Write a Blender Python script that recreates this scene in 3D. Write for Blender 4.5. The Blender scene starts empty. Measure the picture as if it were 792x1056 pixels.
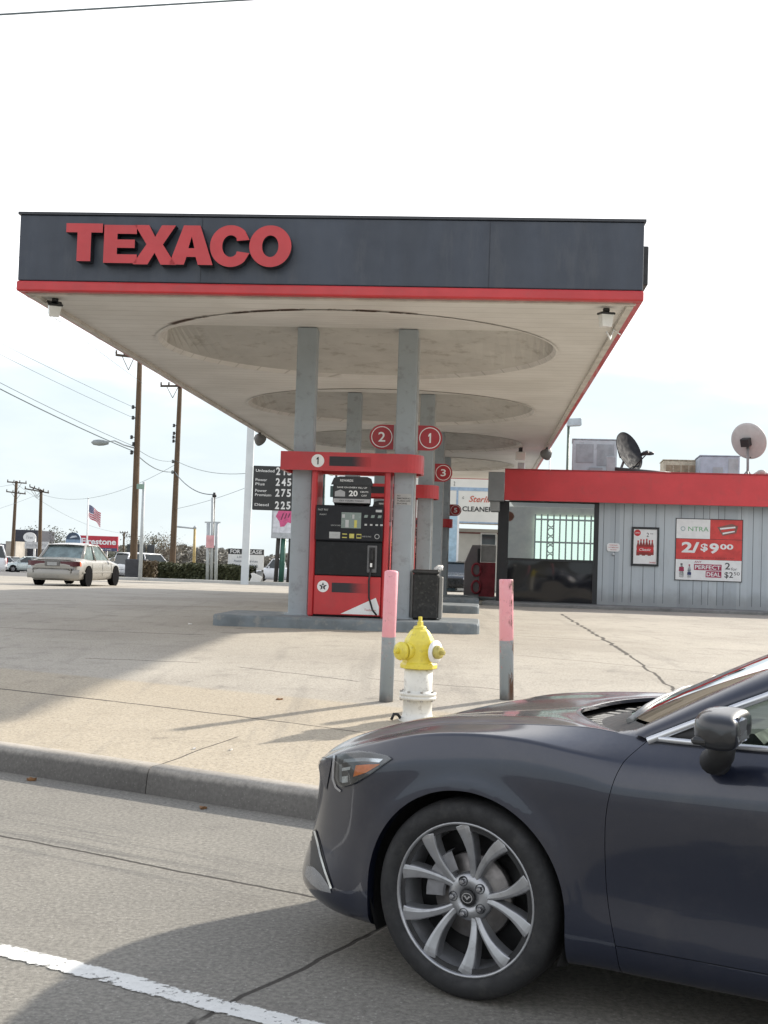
import bpy, bmesh, math, random
from mathutils import Vector, Matrix
from mathutils.bvhtree import BVHTree
from math import sin, cos, tan, pi, radians, sqrt, atan2, exp
random.seed(7)
sc = bpy.context.scene
COL = sc.collection
# ---------------------------------------------------------------- camera
FPX, PITCH, ROLL = 1300.0, radians(2.19), 0.033
CF = Vector((0, cos(PITCH), sin(PITCH)))
CU0 = Vector((0, -sin(PITCH), cos(PITCH)))
CR = Vector((1, 0, 0)) * cos(ROLL) + CU0 * sin(ROLL)
CU = CU0 * cos(ROLL) - Vector((1, 0, 0)) * sin(ROLL)
CP = Vector((0, 0, 1.5))
cam = bpy.data.cameras.new('camera'); camo = bpy.data.objects.new('camera', cam); COL.objects.link(camo)
cam.sensor_fit = 'VERTICAL'; cam.sensor_height = 24.0; cam.lens = 24.0 * FPX / 1056.0
cam.clip_start = 0.05; cam.clip_end = 6000
M = Matrix.Identity(4)
for k in range(3):
    M[k][0] = CR[k]; M[k][1] = CU[k]; M[k][2] = -CF[k]; M[k][3] = CP[k]
camo.matrix_world = M
sc.camera = camo
# ---------------------------------------------------------------- light
SUNV = Vector((1.28, 1.13, 1.0)).normalized()
SUN_EL = math.asin(SUNV.z); SUN_AZ = atan2(SUNV.x, SUNV.y)
world = bpy.data.worlds.new('World'); sc.world = world; world.use_nodes = True
wn = world.node_tree.nodes; wl = world.node_tree.links; wn.clear()
wo = wn.new('ShaderNodeOutputWorld'); bg = wn.new('ShaderNodeBackground')
sky = wn.new('ShaderNodeTexSky'); sky.sky_type = 'NISHITA'; sky.sun_disc = False
sky.sun_elevation = SUN_EL; sky.sun_rotation = SUN_AZ; sky.air_density = 1.0; sky.dust_density = .4; sky.ozone_density = 1.5
tc = wn.new('ShaderNodeTexCoord'); sep = wn.new('ShaderNodeSeparateXYZ'); wl.new(tc.outputs['Generated'], sep.inputs[0])
mp = wn.new('ShaderNodeMapping'); mp.inputs['Scale'].default_value = (1, 1, 3.2); wl.new(tc.outputs['Generated'], mp.inputs[0])
nz = wn.new('ShaderNodeTexNoise'); nz.inputs['Scale'].default_value = 5.5; nz.inputs['Detail'].default_value = 7; nz.inputs['Roughness'].default_value = .55
wl.new(mp.outputs[0], nz.inputs['Vector'])
ad = wn.new('ShaderNodeMath'); ad.operation = 'MULTIPLY_ADD'; wl.new(nz.outputs['Fac'], ad.inputs[0]); ad.inputs[1].default_value = .17; wl.new(sep.outputs['Z'], ad.inputs[2])
mr = wn.new('ShaderNodeMapRange'); mr.interpolation_type = 'SMOOTHSTEP'; wl.new(ad.outputs[0], mr.inputs[0])
mr.inputs[1].default_value = .215; mr.inputs[2].default_value = .29; mr.inputs[3].default_value = .12; mr.inputs[4].default_value = .95
# light wispy veil so that the clear band is not a flat gradient
n2 = wn.new('ShaderNodeTexNoise'); n2.inputs['Scale'].default_value = 13; n2.inputs['Detail'].default_value = 6; wl.new(mp.outputs[0], n2.inputs['Vector'])
vm = wn.new('ShaderNodeMapRange'); wl.new(n2.outputs['Fac'], vm.inputs[0]); vm.inputs[1].default_value = .4; vm.inputs[2].default_value = .75; vm.inputs[3].default_value = 0; vm.inputs[4].default_value = .10
am = wn.new('ShaderNodeMath'); am.operation = 'ADD'; am.use_clamp = True; wl.new(mr.outputs[0], am.inputs[0]); wl.new(vm.outputs[0], am.inputs[1])
# the cloud sheet lies ahead of us, over the sun's side; overhead and behind, out of view, it is thinned to set the fill light
hz = wn.new('ShaderNodeMath'); hz.operation = 'MULTIPLY_ADD'; wl.new(sep.outputs['Y'], hz.inputs[0]); hz.inputs[1].default_value = 1.0; hz.inputs[2].default_value = .45
hm = wn.new('ShaderNodeMapRange'); hm.interpolation_type = 'SMOOTHSTEP'; wl.new(hz.outputs[0], hm.inputs[0]); hm.inputs[1].default_value = 0; hm.inputs[2].default_value = .9; hm.inputs[3].default_value = .85; hm.inputs[4].default_value = 1
zm = wn.new('ShaderNodeMapRange'); zm.interpolation_type = 'SMOOTHSTEP'; wl.new(sep.outputs['Z'], zm.inputs[0]); zm.inputs[1].default_value = .5; zm.inputs[2].default_value = .85; zm.inputs[3].default_value = 1; zm.inputs[4].default_value = .35
m1 = wn.new('ShaderNodeMath'); m1.operation = 'MULTIPLY'; wl.new(hm.outputs[0], m1.inputs[0]); wl.new(zm.outputs[0], m1.inputs[1])
m2 = wn.new('ShaderNodeMath'); m2.operation = 'MULTIPLY'; wl.new(am.outputs[0], m2.inputs[0]); wl.new(m1.outputs[0], m2.inputs[1])
mix = wn.new('ShaderNodeMix'); mix.data_type = 'RGBA'; wl.new(m2.outputs[0], mix.inputs[0]); 
lowz = wn.new('ShaderNodeMapRange'); lowz.interpolation_type = 'SMOOTHSTEP'; wl.new(sep.outputs['Z'], lowz.inputs[0]); lowz.inputs[1].default_value = .05; lowz.inputs[2].default_value = .45; lowz.inputs[3].default_value = .96; lowz.inputs[4].default_value = .0
hzm = wn.new('ShaderNodeMix'); hzm.data_type = 'RGBA'; wl.new(lowz.outputs[0], hzm.inputs[0]); wl.new(sky.outputs[0], hzm.inputs[6]); hzm.inputs[7].default_value = (3.25, 3.72, 3.90, 1)
wl.new(hzm.outputs[2], mix.inputs[6])
CLOUD = 7.2
mix.inputs[7].default_value = (CLOUD, CLOUD * 1.0, CLOUD * 1.01, 1)
wl.new(mix.outputs[2], bg.inputs[0]); bg.inputs[1].default_value = 0.10; wl.new(bg.outputs[0], wo.inputs[0])
sl = bpy.data.lights.new('sun', 'SUN'); sl.energy = 2.9; sl.angle = radians(1.4); sl.color = (1, .93, .82)
so = bpy.data.objects.new('sun', sl); COL.objects.link(so)
so.rotation_euler = (-SUNV).to_track_quat('-Z', 'Y').to_euler(); so.location = (20, 20, 30)
sc.view_settings.view_transform = 'Standard'; sc.view_settings.look = 'None'; sc.view_settings.gamma = 1
sc.view_settings.use_curve_mapping = False
sc.view_settings.exposure = 1.18
sc.cycles.max_bounces = 7; sc.cycles.transparent_max_bounces = 12
sc.cycles.use_denoising = True
# ---------------------------------------------------------------- geometry helpers
def ray(x, y): return CF * FPX + (x - 396) * CR - (y - 528) * CU
def atY(x, y, Y): v = ray(x, y); return CP + v * (Y / v.y)
def atz(x, y, z): v = ray(x, y); return CP + v * ((z - 1.5) / v.z)
AU = radians(29.9)
Uv = Vector((cos(AU), -sin(AU), 0)); Nv = Vector((sin(AU), cos(AU), 0))
def ip(x, xs, ys):
    if x <= xs[0]: return ys[0]
    for a in range(len(xs) - 1):
        if x <= xs[a + 1]:
            t = (x - xs[a]) / (xs[a + 1] - xs[a]); return ys[a] + (ys[a + 1] - ys[a]) * t
    return ys[-1]
CURBV = 6.13
def g(X, Y):
    v = X * Nv.x + Y * Nv.y
    A = ip(v, [6.1, 6.4, 8.7, 11, 13.5, 16], [.165, .17, .30, .41, .48, .50])
    B = ip(Y, [27, 34, 40, 50, 65, 90, 125, 200, 320, 500], [0, .08, .18, .27, .42, .85, 1.35, 2.4, 3.3, 3.6])
    return A - B
def gp(x, y):
    v = ray(x, y); t = 1.0 / FPX; last = None
    d = 2.0
    while d < 900:
        P = CP + v * (d / v.y)
        if P.z <= g(P.x, P.y): return P
        d *= 1.004
    return P
def ground_at(x, Y, y=585):
    P = atY(x, y, Y); return Vector((P.x, P.y, g(P.x, P.y)))
class MB:
    def __init__(s): s.v = []; s.f = []; s.m = []; s.sm = []; s.M = Matrix.Identity(4); s.k = 0; s.smooth = False
    def vert(s, p): s.v.append(s.M @ Vector(p)); return len(s.v) - 1
    def face(s, idx): s.f.append(idx); s.m.append(s.k); s.sm.append(s.smooth)
    def poly(s, pts): s.face([s.vert(p) for p in pts]); return s
    def box(s, x0, x1, y0, y1, z0, z1, bev=0):
        if bev <= 0:
            i = [s.vert(p) for p in [(x0,y0,z0),(x1,y0,z0),(x1,y1,z0),(x0,y1,z0),(x0,y0,z1),(x1,y0,z1),(x1,y1,z1),(x0,y1,z1)]]
            for q in [(0,3,2,1),(4,5,6,7),(0,1,5,4),(1,2,6,5),(2,3,7,6),(3,0,4,7)]: s.face([i[a] for a in q])
            return s
        b = min(bev, (x1-x0)*.45, (y1-y0)*.45, (z1-z0)*.45)
        def ring(z, o):
            return [(x0+o,y0+b,z),(x0+b,y0+o,z),(x1-b,y0+o,z),(x1-o,y0+b,z),(x1-o,y1-b,z),(x1-b,y1-o,z),(x0+b,y1-o,z),(x0+o,y1-b,z)]
        rs = [ring(z0, b), ring(z0+b, 0), ring(z1-b, 0), ring(z1, b)]
        rs[0] = [(min(max(p[0],x0+b),x1-b), min(max(p[1],y0+b),y1-b), z0) for p in rs[0]]
        rs[3] = [(min(max(p[0],x0+b),x1-b), min(max(p[1],y0+b),y1-b), z1) for p in rs[3]]
        ids = [[s.vert(p) for p in r] for r in rs]
        for a in range(3):
            for k in range(8): s.face([ids[a][k], ids[a][(k+1)%8], ids[a+1][(k+1)%8], ids[a+1][k]])
        s.face(ids[0][::-1]); s.face(ids[3])
        return s
    def prism(s, pts, d, cap=True):          # polygon pts (3D, planar, ordered ccw seen from +d) swept by vector d
        d = Vector(d); a = [s.vert(Vector(p)) for p in pts]; b = [s.vert(Vector(p) + d) for p in pts]; n = len(pts)
        if cap: s.face(b); s.face(a[::-1])
        for k in range(n): s.face([a[k], a[(k+1)%n], b[(k+1)%n], b[k]])
        return s
    def tube(s, pts, r, n=8, cap=True):
        pts = [Vector(p) for p in pts]; rr = r if isinstance(r, (list, tuple)) else [r]*len(pts)
        rings = []; ref = None
        for k, p in enumerate(pts):
            t = (pts[min(k+1, len(pts)-1)] - pts[max(k-1, 0)]).normalized()
            if ref is None: ref = Vector((0,0,1)) if abs(t.z) < .9 else Vector((1,0,0))
            a = (ref - t*ref.dot(t)).normalized(); b = t.cross(a); ref = a
            rings.append([s.vert(p + (a*cos(2*pi*q/n) + b*sin(2*pi*q/n))*rr[k]) for q in range(n)])
        sm = s.smooth; s.smooth = n > 5
        for k in range(len(pts)-1):
            for q in range(n): s.face([rings[k][q], rings[k][(q+1)%n], rings[k+1][(q+1)%n], rings[k+1][q]])
        s.smooth = sm
        if cap: s.face(rings[0][::-1]); s.face(rings[-1])
        return s
    def lathe(s, prof, o=(0,0,0), ax='z', n=24, smooth=True, cap=True):    # prof [(r, h)]
        o = Vector(o); rings = []
        for r, h in prof:
            ring = []
            for q in range(n):
                c, d = r*cos(2*pi*q/n), r*sin(2*pi*q/n)
                p = {'z': (c, d, h), 'y': (c, h, d), 'x': (h, c, d)}[ax]
                ring.append(s.vert(o + Vector(p)))
            rings.append(ring)
        sm = s.smooth; s.smooth = smooth
        for k in range(len(prof)-1):
            for q in range(n):
                f = [rings[k][q], rings[k][(q+1)%n], rings[k+1][(q+1)%n], rings[k+1][q]]
                s.face(f if ax != 'y' else f[::-1])
        s.smooth = False
        if not cap: s.smooth = sm; return s
        s.face(rings[0][::-1] if ax != 'y' else rings[0]); s.face(rings[-1] if ax != 'y' else rings[-1][::-1]); s.smooth = sm
        return s
    def grid(s, P, smooth=True):             # P[i][j] points
        ids = [[s.vert(p) for p in row] for row in P]; sm = s.smooth; s.smooth = smooth
        for i in range(len(P)-1):
            for j in range(len(P[0])-1): s.face([ids[i][j], ids[i+1][j], ids[i+1][j+1], ids[i][j+1]])
        s.smooth = sm; return ids
    def disc(s, o, r, n=24, y=True, ry=None):
        o = Vector(o); s.poly([o + Vector((r*cos(2*pi*q/n), 0, (ry or r)*sin(2*pi*q/n))) for q in range(n)]); return s
    def text(s, t, o, size, w=None, bold=0.0, ext=0.0, align='CENTER', shear=0.0):
        # text in the local x-z plane facing -y; o = centre (x,y,z); w = target width
        if t == '1':                     # a figure one with its flag and foot
            h_ = size; q = size*.62
            one = [(-.10, -.5), (-.10, .22), (-.30, .10), (-.30, .30), (-.04, .5), (.16, .5), (.16, -.5)]
            s.poly([(o[0] + a*q*1.0 + .03*q, o[1], o[2] + c*h_) for a, c in [one[0], one[6], one[5], one[4], one[1]]]); s.poly([(o[0] + a*q + .03*q, o[1], o[2] + c*h_) for a, c in [one[1], one[4], one[3], one[2]]])
            return s
        cu = bpy.data.curves.new('t', 'FONT'); cu.body = t; cu.size = 1; cu.offset = bold; cu.extrude = 0; cu.shear = shear
        cu.resolution_u = 3
        ob = bpy.data.objects.new('t', cu); COL.objects.link(ob)
        dg = bpy.context.evaluated_depsgraph_get(); me = ob.evaluated_get(dg).to_mesh()
        vs = [v.co.copy() for v in me.vertices]; fs = [list(p.vertices) for p in me.polygons]
        ob.evaluated_get(dg).to_mesh_clear(); bpy.data.objects.remove(ob); bpy.data.curves.remove(cu)
        if not vs: return s
        x0 = min(v.x for v in vs); x1 = max(v.x for v in vs); y0 = min(v.y for v in vs); y1 = max(v.y for v in vs)
        sy = size / (y1 - y0); sx = (w / (x1 - x0)) if w else sy
        ox = {'CENTER': (x0+x1)/2, 'LEFT': x0, 'RIGHT': x1}[align]
        base = [s.vert((o[0] + (v.x-ox)*sx, o[1], o[2] + (v.y-(y0+y1)/2)*sy)) for v in vs]
        for f in fs: s.face([base[i] for i in f])
        return s
    def build(s, name, mats, parent=None, bevel=0):
        me = bpy.data.meshes.new(name); me.from_pydata([tuple(v) for v in s.v], [], s.f)
        if not isinstance(mats, (list, tuple)): mats = [mats]
        for m in mats: me.materials.append(m)
        me.polygons.foreach_set('material_index', s.m); me.polygons.foreach_set('use_smooth', s.sm)
        me.update(); o = bpy.data.objects.new(name, me); COL.objects.link(o)
        if parent: o.parent = parent
        if bevel:
            b = o.modifiers.new('b', 'BEVEL'); b.width = bevel; b.segments = 2; b.limit_method = 'ANGLE'; b.angle_limit = radians(40)
        return o
def tag(o, label=None, cat=None, group=None, kind=None):
    if label: o['label'] = label
    if cat: o['category'] = cat
    if group: o['group'] = group
    if kind: o['kind'] = kind
    return o
def empty(name, loc, rz=0, **k):
    o = bpy.data.objects.new(name, None); COL.objects.link(o); o.location = loc; o.rotation_euler = (0, 0, rz)
    o.empty_display_size = .1
    return tag(o, **k)
def children(o): return [c for c in bpy.data.objects if c.parent == o]
def copy_tree(o, parent=None):
    c = o.copy(); COL.objects.link(c); c.parent = parent
    for ch in children(o): copy_tree(ch, c)
    return c
# ---------------------------------------------------------------- materials
def nt(name):
    m = bpy.data.materials.new(name); m.use_nodes = True; t = m.node_tree
    return m, t, t.nodes, t.links, t.nodes['Principled BSDF']
def mth(t, op, a, b=None, c=None, clamp=False):
    n = t.nodes.new('ShaderNodeMath'); n.operation = op; n.use_clamp = clamp
    for k, v in enumerate((a, b, c)):
        if v is None: continue
        if isinstance(v, (int, float)): n.inputs[k].default_value = v
        else: t.links.new(v, n.inputs[k])
    return n.outputs[0]
def noise(t, scale, detail=5, rough=.55, vec=None, obj=True, dist=0):
    n = t.nodes.new('ShaderNodeTexNoise'); n.inputs['Scale'].default_value = scale; n.inputs['Detail'].default_value = detail
    n.inputs['Roughness'].default_value = rough; n.inputs['Distortion'].default_value = dist
    if vec is None: vec = coord(t)
    t.links.new(vec, n.inputs['Vector']); return n.outputs['Fac']
def coord(t, kind='Object'):
    for n in t.nodes:
        if n.type == 'TEX_COORD': return n.outputs[kind]
    return t.nodes.new('ShaderNodeTexCoord').outputs[kind]
def smap(t, v, a, b, c=0., d=1.):
    n = t.nodes.new('ShaderNodeMapRange'); n.interpolation_type = 'SMOOTHSTEP'; t.links.new(v, n.inputs[0])
    for k, q in enumerate((a, b, c, d)): n.inputs[k+1].default_value = q
    return n.outputs[0]
def mixc(t, f, a, b, mode='MIX'):
    n = t.nodes.new('ShaderNodeMix'); n.data_type = 'RGBA'; n.blend_type = mode
    if isinstance(f, (int, float)): n.inputs[0].default_value = f
    else: t.links.new(f, n.inputs[0])
    for k, v in ((6, a), (7, b)):
        if isinstance(v, tuple): n.inputs[k].default_value = (v[0], v[1], v[2], 1)
        else: t.links.new(v, n.inputs[k])
    return n.outputs[2]
def bumpn(t, h, strength, dist=.01):
    n = t.nodes.new('ShaderNodeBump'); n.inputs['Strength'].default_value = strength; n.inputs['Distance'].default_value = dist
    t.links.new(h, n.inputs['Height']); t.links.new(n.outputs[0], t.nodes['Principled BSDF'].inputs['Normal'])
def mapped(t, scale):
    n = t.nodes.new('ShaderNodeMapping'); n.inputs['Scale'].default_value = scale; t.links.new(coord(t), n.inputs[0]); return n.outputs[0]
MATS = {}
def pm(name, col, rough=.6, var=.15, scale=4, bump=0, metal=0, coat=0, dirt=None, dirt_amt=.4, spec=.5, stretch=None, fine=True):
    if name in MATS: return MATS[name]
    m, t, ns, lk, b = nt(name)
    vec = mapped(t, stretch) if stretch else None
    f = noise(t, scale, 6, .6, vec)
    lo = tuple(c*(1-var) for c in col); hi = tuple(min(1, c*(1+var)) for c in col)
    c = mixc(t, smap(t, f, .3, .7), lo, hi)
    if dirt:
        d = noise(t, scale*2.3, 8, .68, vec)
        c = mixc(t, smap(t, d, .52, .68, 0, dirt_amt), c, dirt)
    lk.new(c, b.inputs['Base Color'])
    rr = noise(t, scale*3, 4)
    lk.new(smap(t, rr, .3, .7, max(.02, rough*.85), min(1, rough*1.15)), b.inputs['Roughness'])
    b.inputs['Metallic'].default_value = metal; b.inputs['Coat Weight'].default_value = coat; b.inputs['Specular IOR Level'].default_value = spec
    if bump: bumpn(t, noise(t, scale*12, 4), bump, .01)
    MATS[name] = m; return m
def glassy(name, tint=(.8,.85,.82), rough=.02, clear=.75, ior=1.5):
    if name in MATS: return MATS[name]
    m, t, ns, lk, b = nt(name); ns.remove(b); out = ns['Material Output']
    tr = ns.new('ShaderNodeBsdfTransparent'); tr.inputs[0].default_value = (tint[0]*clear, tint[1]*clear, tint[2]*clear, 1)
    gl = ns.new('ShaderNodeBsdfGlossy'); gl.inputs['Roughness'].default_value = rough
    fr = ns.new('ShaderNodeFresnel'); fr.inputs[0].default_value = ior
    mx = ns.new('ShaderNodeMixShader'); lk.new(mth(t, 'ADD', fr.outputs[0], .04, clamp=True), mx.inputs[0]); lk.new(tr.outputs[0], mx.inputs[1]); lk.new(gl.outputs[0], mx.inputs[2])
    lk.new(mx.outputs[0], out.inputs[0]); MATS[name] = m; return m
def flatm(name, col, rough=.5, metal=0, coat=0):
    if name in MATS: return MATS[name]
    return pm(name, col, rough, .05, 6, 0, metal, coat)
BLACK = flatm('black_rubber', (.012, .012, .013), .55)
DARK = flatm('dark_plastic', (.02, .021, .023), .45)
WHITE = flatm('white_paint', (.75, .75, .74), .5)
REDP = pm('red_paint', (.50, .030, .035), .38, .10, 2, 0, 0, .15, (.35, .05, .05), .3)
GREYM = pm('grey_painted_steel', (.20, .235, .265), .5, .10, 3, .05, 0, 0, (.12, .125, .125), .4)
ALU = pm('aluminium', (.55, .56, .58), .35, .08, 6, 0, .8)
CHROME = flatm('chrome', (.8, .8, .82), .12, 1)
# ---------------------------------------------------------------- ground, road, kerb, forecourt
def seg_mask(t, px, py, a, b, w, wob=0.03, seed=0.):
    """soft mask of a crack or joint running from a to b (world metres) in the slab's own material"""
    ax, ay = a; bx, by = b; L = sqrt((bx-ax)**2 + (by-ay)**2); dx, dy = (bx-ax)/L, (by-ay)/L
    rx = mth(t, 'SUBTRACT', px, ax); ry = mth(t, 'SUBTRACT', py, ay)
    al = mth(t, 'ADD', mth(t, 'MULTIPLY', rx, dx), mth(t, 'MULTIPLY', ry, dy))
    pe = mth(t, 'SUBTRACT', mth(t, 'MULTIPLY', rx, dy), mth(t, 'MULTIPLY', ry, dx))
    n = t.nodes.new('ShaderNodeTexNoise'); n.noise_dimensions = '1D'; n.inputs['Scale'].default_value = 1.8; n.inputs['Detail'].default_value = 6
    t.links.new(mth(t, 'ADD', al, seed), n.inputs['W'])
    pe = mth(t, 'ADD', pe, mth(t, 'MULTIPLY', mth(t, 'SUBTRACT', n.outputs['Fac'], .5), wob*2))
    d = mth(t, 'ABSOLUTE', pe)
    m1 = smap(t, d, w*.5, w*1.3, 1, 0)
    m2 = mth(t, 'MULTIPLY', smap(t, al, -.05, .05), smap(t, al, L-.05, L+.05, 1, 0))
    return mth(t, 'MULTIPLY', m1, m2, clamp=True)
def maxm(t, ms):
    r = ms[0]
    for q in ms[1:]: r = mth(t, 'MAXIMUM', r, q)
    return r
def xy(P): return (P.x, P.y)
def concrete(name, base, alt, segs, scale=1.0, grit=1.0, speck=.25, stain=(.16,.15,.135), stain_amt=.5, bump=.25, crackcol=(.035,.03,.026), tint=None):
    m, t, ns, lk, b = nt(name)
    geo = ns.new('ShaderNodeNewGeometry'); sp = ns.new('ShaderNodeSeparateXYZ'); lk.new(geo.outputs['Position'], sp.inputs[0]); pos = geo.outputs['Position']
    big = noise(t, .35*scale, 5, .6, pos); mid = noise(t, 2.2*scale, 8, .66, pos); fine = noise(t, 45, 4, .7, pos); vf = noise(t, 190, 2, .5, pos)
    c = mixc(t, smap(t, big, .32, .68), base, alt)
    c = mixc(t, smap(t, mid, .5, .72, 0, stain_amt), c, stain)
    if tint: c = tint(t, c, sp)
    c = mixc(t, smap(t, fine, .25, .75, 0, 1), mixc(t, 1.0, c, (1-.20*grit,)*3, 'MULTIPLY'), mixc(t, 1.0, c, (1+.12*grit,)*3, 'MULTIPLY'))
    vo = ns.new('ShaderNodeTexVoronoi'); vo.inputs['Scale'].default_value = 70; lk.new(pos, vo.inputs['Vector'])
    sepc = ns.new('ShaderNodeSeparateColor'); lk.new(vo.outputs['Color'], sepc.inputs[0])
    c = mixc(t, mth(t, 'MULTIPLY', mth(t, 'MULTIPLY', smap(t, sepc.outputs[0], .86, .9), smap(t, vo.outputs['Distance'], .25, .4, 1, 0)), speck), c, (.62,.60,.56))
    c = mixc(t, mth(t, 'MULTIPLY', mth(t, 'MULTIPLY', smap(t, sepc.outputs[1], .86, .9), smap(t, vo.outputs['Distance'], .3, .45, 1, 0)), speck*1.4), c, (.08,.075,.07))
    hs = mth(t, 'ADD', mth(t, 'MULTIPLY', fine, .5), mth(t, 'MULTIPLY', vf, .5))
    if segs:
        cm = maxm(t, [seg_mask(t, sp.outputs[0], sp.outputs[1], *q) for q in segs])
        c = mixc(t, mth(t, 'MULTIPLY', cm, .88), c, crackcol)
        hs = mth(t, 'SUBTRACT', hs, mth(t, 'MULTIPLY', cm, 1.5))
    lk.new(c, b.inputs['Base Color']); b.inputs['Roughness'].default_value = .88; b.inputs['Specular IOR Level'].default_value = .3
    bumpn(t, hs, bump, .006)
    return m
def G(x, y): return xy(gp(x, y))
def Z0(x, y): return xy(atz(x, y, 0))
lot_segs = [
    (G(-60, 704), G(118, 724), .018, .012, 0.), (G(118, 724), G(300, 746), .014, .02, 3.), (G(300, 746), G(640, 792), .010, .02, 5.),
    (G(160, 790), G(244, 760), .008, .02, 7.), (G(88, 679), G(205, 684), .014, .05, 9.), (G(245, 688), G(372, 703), .012, .06, 11.),
    (G(-40, 646), G(210, 655), .02, .06, 13.), (G(578, 633), G(648, 676), .03, .07, 15.), (G(648, 676), G(700, 716), .018, .05, 17.),
    (G(380, 700), G(520, 712), .010, .05, 19.), (G(520, 655), G(640, 662), .02, .03, 23.),
    (G(-60, 622), G(230, 626), .03, .1, 27.), (G(534, 676), G(792, 700), .010, .08, 31.),
]
def lot_tint(t, c, sp):
    # the apron and pavement towards the kerb is a browner, newer pour than the slabs farther in
    v = mth(t, 'ADD', mth(t, 'MULTIPLY', sp.outputs[0], Nv.x), mth(t, 'MULTIPLY', sp.outputs[1], Nv.y))
    m = smap(t, v, 8.9, 9.05, 1, 0)
    c = mixc(t, mth(t, 'MULTIPLY', m, .55), c, (.44,.365,.255))
    gg = t.nodes.new('ShaderNodeNewGeometry').outputs['Position']
    # oil drips and tyre scuffs round the pump lanes and down the apron
    oil = mth(t, 'MULTIPLY', smap(t, noise(t, 1.1, 7, .62, gg), .60, .70), smap(t, noise(t, 6, 5, .7, gg), .42, .6))
    c = mixc(t, mth(t, 'MULTIPLY', oil, .38), c, (.10, .092, .08))
    mpn = t.nodes.new('ShaderNodeMapping'); mpn.inputs['Rotation'].default_value = (0, 0, radians(12)); mpn.inputs['Scale'].default_value = (3.2, .22, 1); t.links.new(gg, mpn.inputs[0])
    c = mixc(t, smap(t, noise(t, 1.0, 6, .6, mpn.outputs[0]), .54, .70, 0, .32), c, (.21, .195, .17))
    far = smap(t, sp.outputs[1], 62, 64)
    c = mixc(t, far, c, (.17,.165,.16))
    return c
M_LOT = concrete('forecourt_concrete', (.43,.395,.335), (.35,.318,.268), lot_segs, speck=.4, grit=1.3, tint=lot_tint, stain_amt=.35)
road_segs = [(Z0(-120, 838), Z0(330, 927), .012, .03, 1.), (Z0(330, 927), Z0(520, 968), .010, .03, 2.), (Z0(205, 1052), Z0(385, 962), .012, .03, 4.),
             (Z0(385, 962), Z0(470, 915), .010, .03, 6.), (Z0(120, 1110), Z0(205, 1052), .014, .03, 8.)]
def road_tint(t, c, sp):
    v = mth(t, 'ADD', mth(t, 'MULTIPLY', sp.outputs[0], Nv.x), mth(t, 'MULTIPLY', sp.outputs[1], Nv.y))
    u = mth(t, 'ADD', mth(t, 'MULTIPLY', sp.outputs[0], Uv.x), mth(t, 'MULTIPLY', sp.outputs[1], Uv.y))
    cb = t.nodes.new('ShaderNodeCombineXYZ'); t.links.new(mth(t, 'MULTIPLY', u, .35), cb.inputs[0]); t.links.new(mth(t, 'MULTIPLY', v, 7), cb.inputs[1])
    st = noise(t, 1.6, 8, .7, cb.outputs[0])
    band = mth(t, 'MULTIPLY', smap(t, v, 4.3, 4.75), smap(t, v, 5.0, 5.6, 1, 0))
    return mixc(t, mth(t, 'MULTIPLY', mth(t, 'MULTIPLY', smap(t, st, .5, .66), band), .6), c, (.10,.098,.094))
M_ROAD = concrete('road_concrete', (.25,.236,.205), (.20,.19,.168), road_segs, speck=.22, grit=1.9, stain_amt=.42, bump=.6, tint=road_tint)
def kerb_shade_grime(t, c, sp):                  # face below the nose darkened: its shade put into the colour, with grime
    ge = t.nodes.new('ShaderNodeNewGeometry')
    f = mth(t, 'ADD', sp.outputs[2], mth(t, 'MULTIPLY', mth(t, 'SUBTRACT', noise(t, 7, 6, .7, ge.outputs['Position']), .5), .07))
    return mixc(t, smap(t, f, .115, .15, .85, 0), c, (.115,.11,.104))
M_KERB = concrete('kerb_concrete', (.36,.335,.30), (.29,.27,.24), [], speck=.1, stain_amt=.4, scale=2, bump=.3, tint=kerb_shade_grime)
M_GROUND = pm('far_ground', (.12,.115,.085), .95, .3, .05)
def uvp(u, v, z): return (Uv.x*u + Nv.x*v, Uv.y*u + Nv.y*v, z)
def crown(v): return 0.0
mb = MB()
mb.grid([[uvp(u, v, 0) for v in (-40, -12, -3, 0, 3, 4.5, CURBV+.02)] for u in (-220, -60, -20, -8, -4, 0, 4, 8, 20, 60, 220)], False)
tag(mb.build('road', M_ROAD), kind='structure')
# painted lane line, worn at its edges
ml, t, ns, lk, b = nt('worn_road_paint')
geo = ns.new('ShaderNodeNewGeometry'); f1 = noise(t, 26, 9, .75, geo.outputs['Position']); f2 = noise(t, 4, 6, .7, geo.outputs['Position'])
sp = ns.new('ShaderNodeSeparateXYZ'); lk.new(geo.outputs['Position'], sp.inputs[0])
vv = mth(t, 'ADD', mth(t, 'MULTIPLY', sp.outputs[0], Nv.x), mth(t, 'MULTIPLY', sp.outputs[1], Nv.y))
ed = mth(t, 'ABSOLUTE', mth(t, 'SUBTRACT', vv, 3.445))
wear = mth(t, 'ADD', mth(t, 'ADD', mth(t, 'MULTIPLY', f1, .7), mth(t, 'MULTIPLY', f2, .55)), smap(t, ed, .04, .088, 0, .34))
msk = smap(t, wear, .655, .74)
lk.new(mixc(t, smap(t, f1, .3, .7), (.60,.60,.57), (.74,.74,.71)), b.inputs['Base Color']); b.inputs['Roughness'].default_value = .8
trn = ns.new('ShaderNodeBsdfTransparent'); mx = ns.new('ShaderNodeMixShader'); lk.new(msk, mx.inputs[0]); lk.new(b.outputs[0], mx.inputs[1]); lk.new(trn.outputs[0], mx.inputs[2]); lk.new(mx.outputs[0], ns['Material Output'].inputs[0])
mb = MB(); mb.grid([[uvp(u, v, .004) for v in (3.36, 3.53)] for u in (-60, -8, -4, -2, 0, 60)], False)
tag(mb.build('lane_marking', ml), kind='structure')
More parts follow.
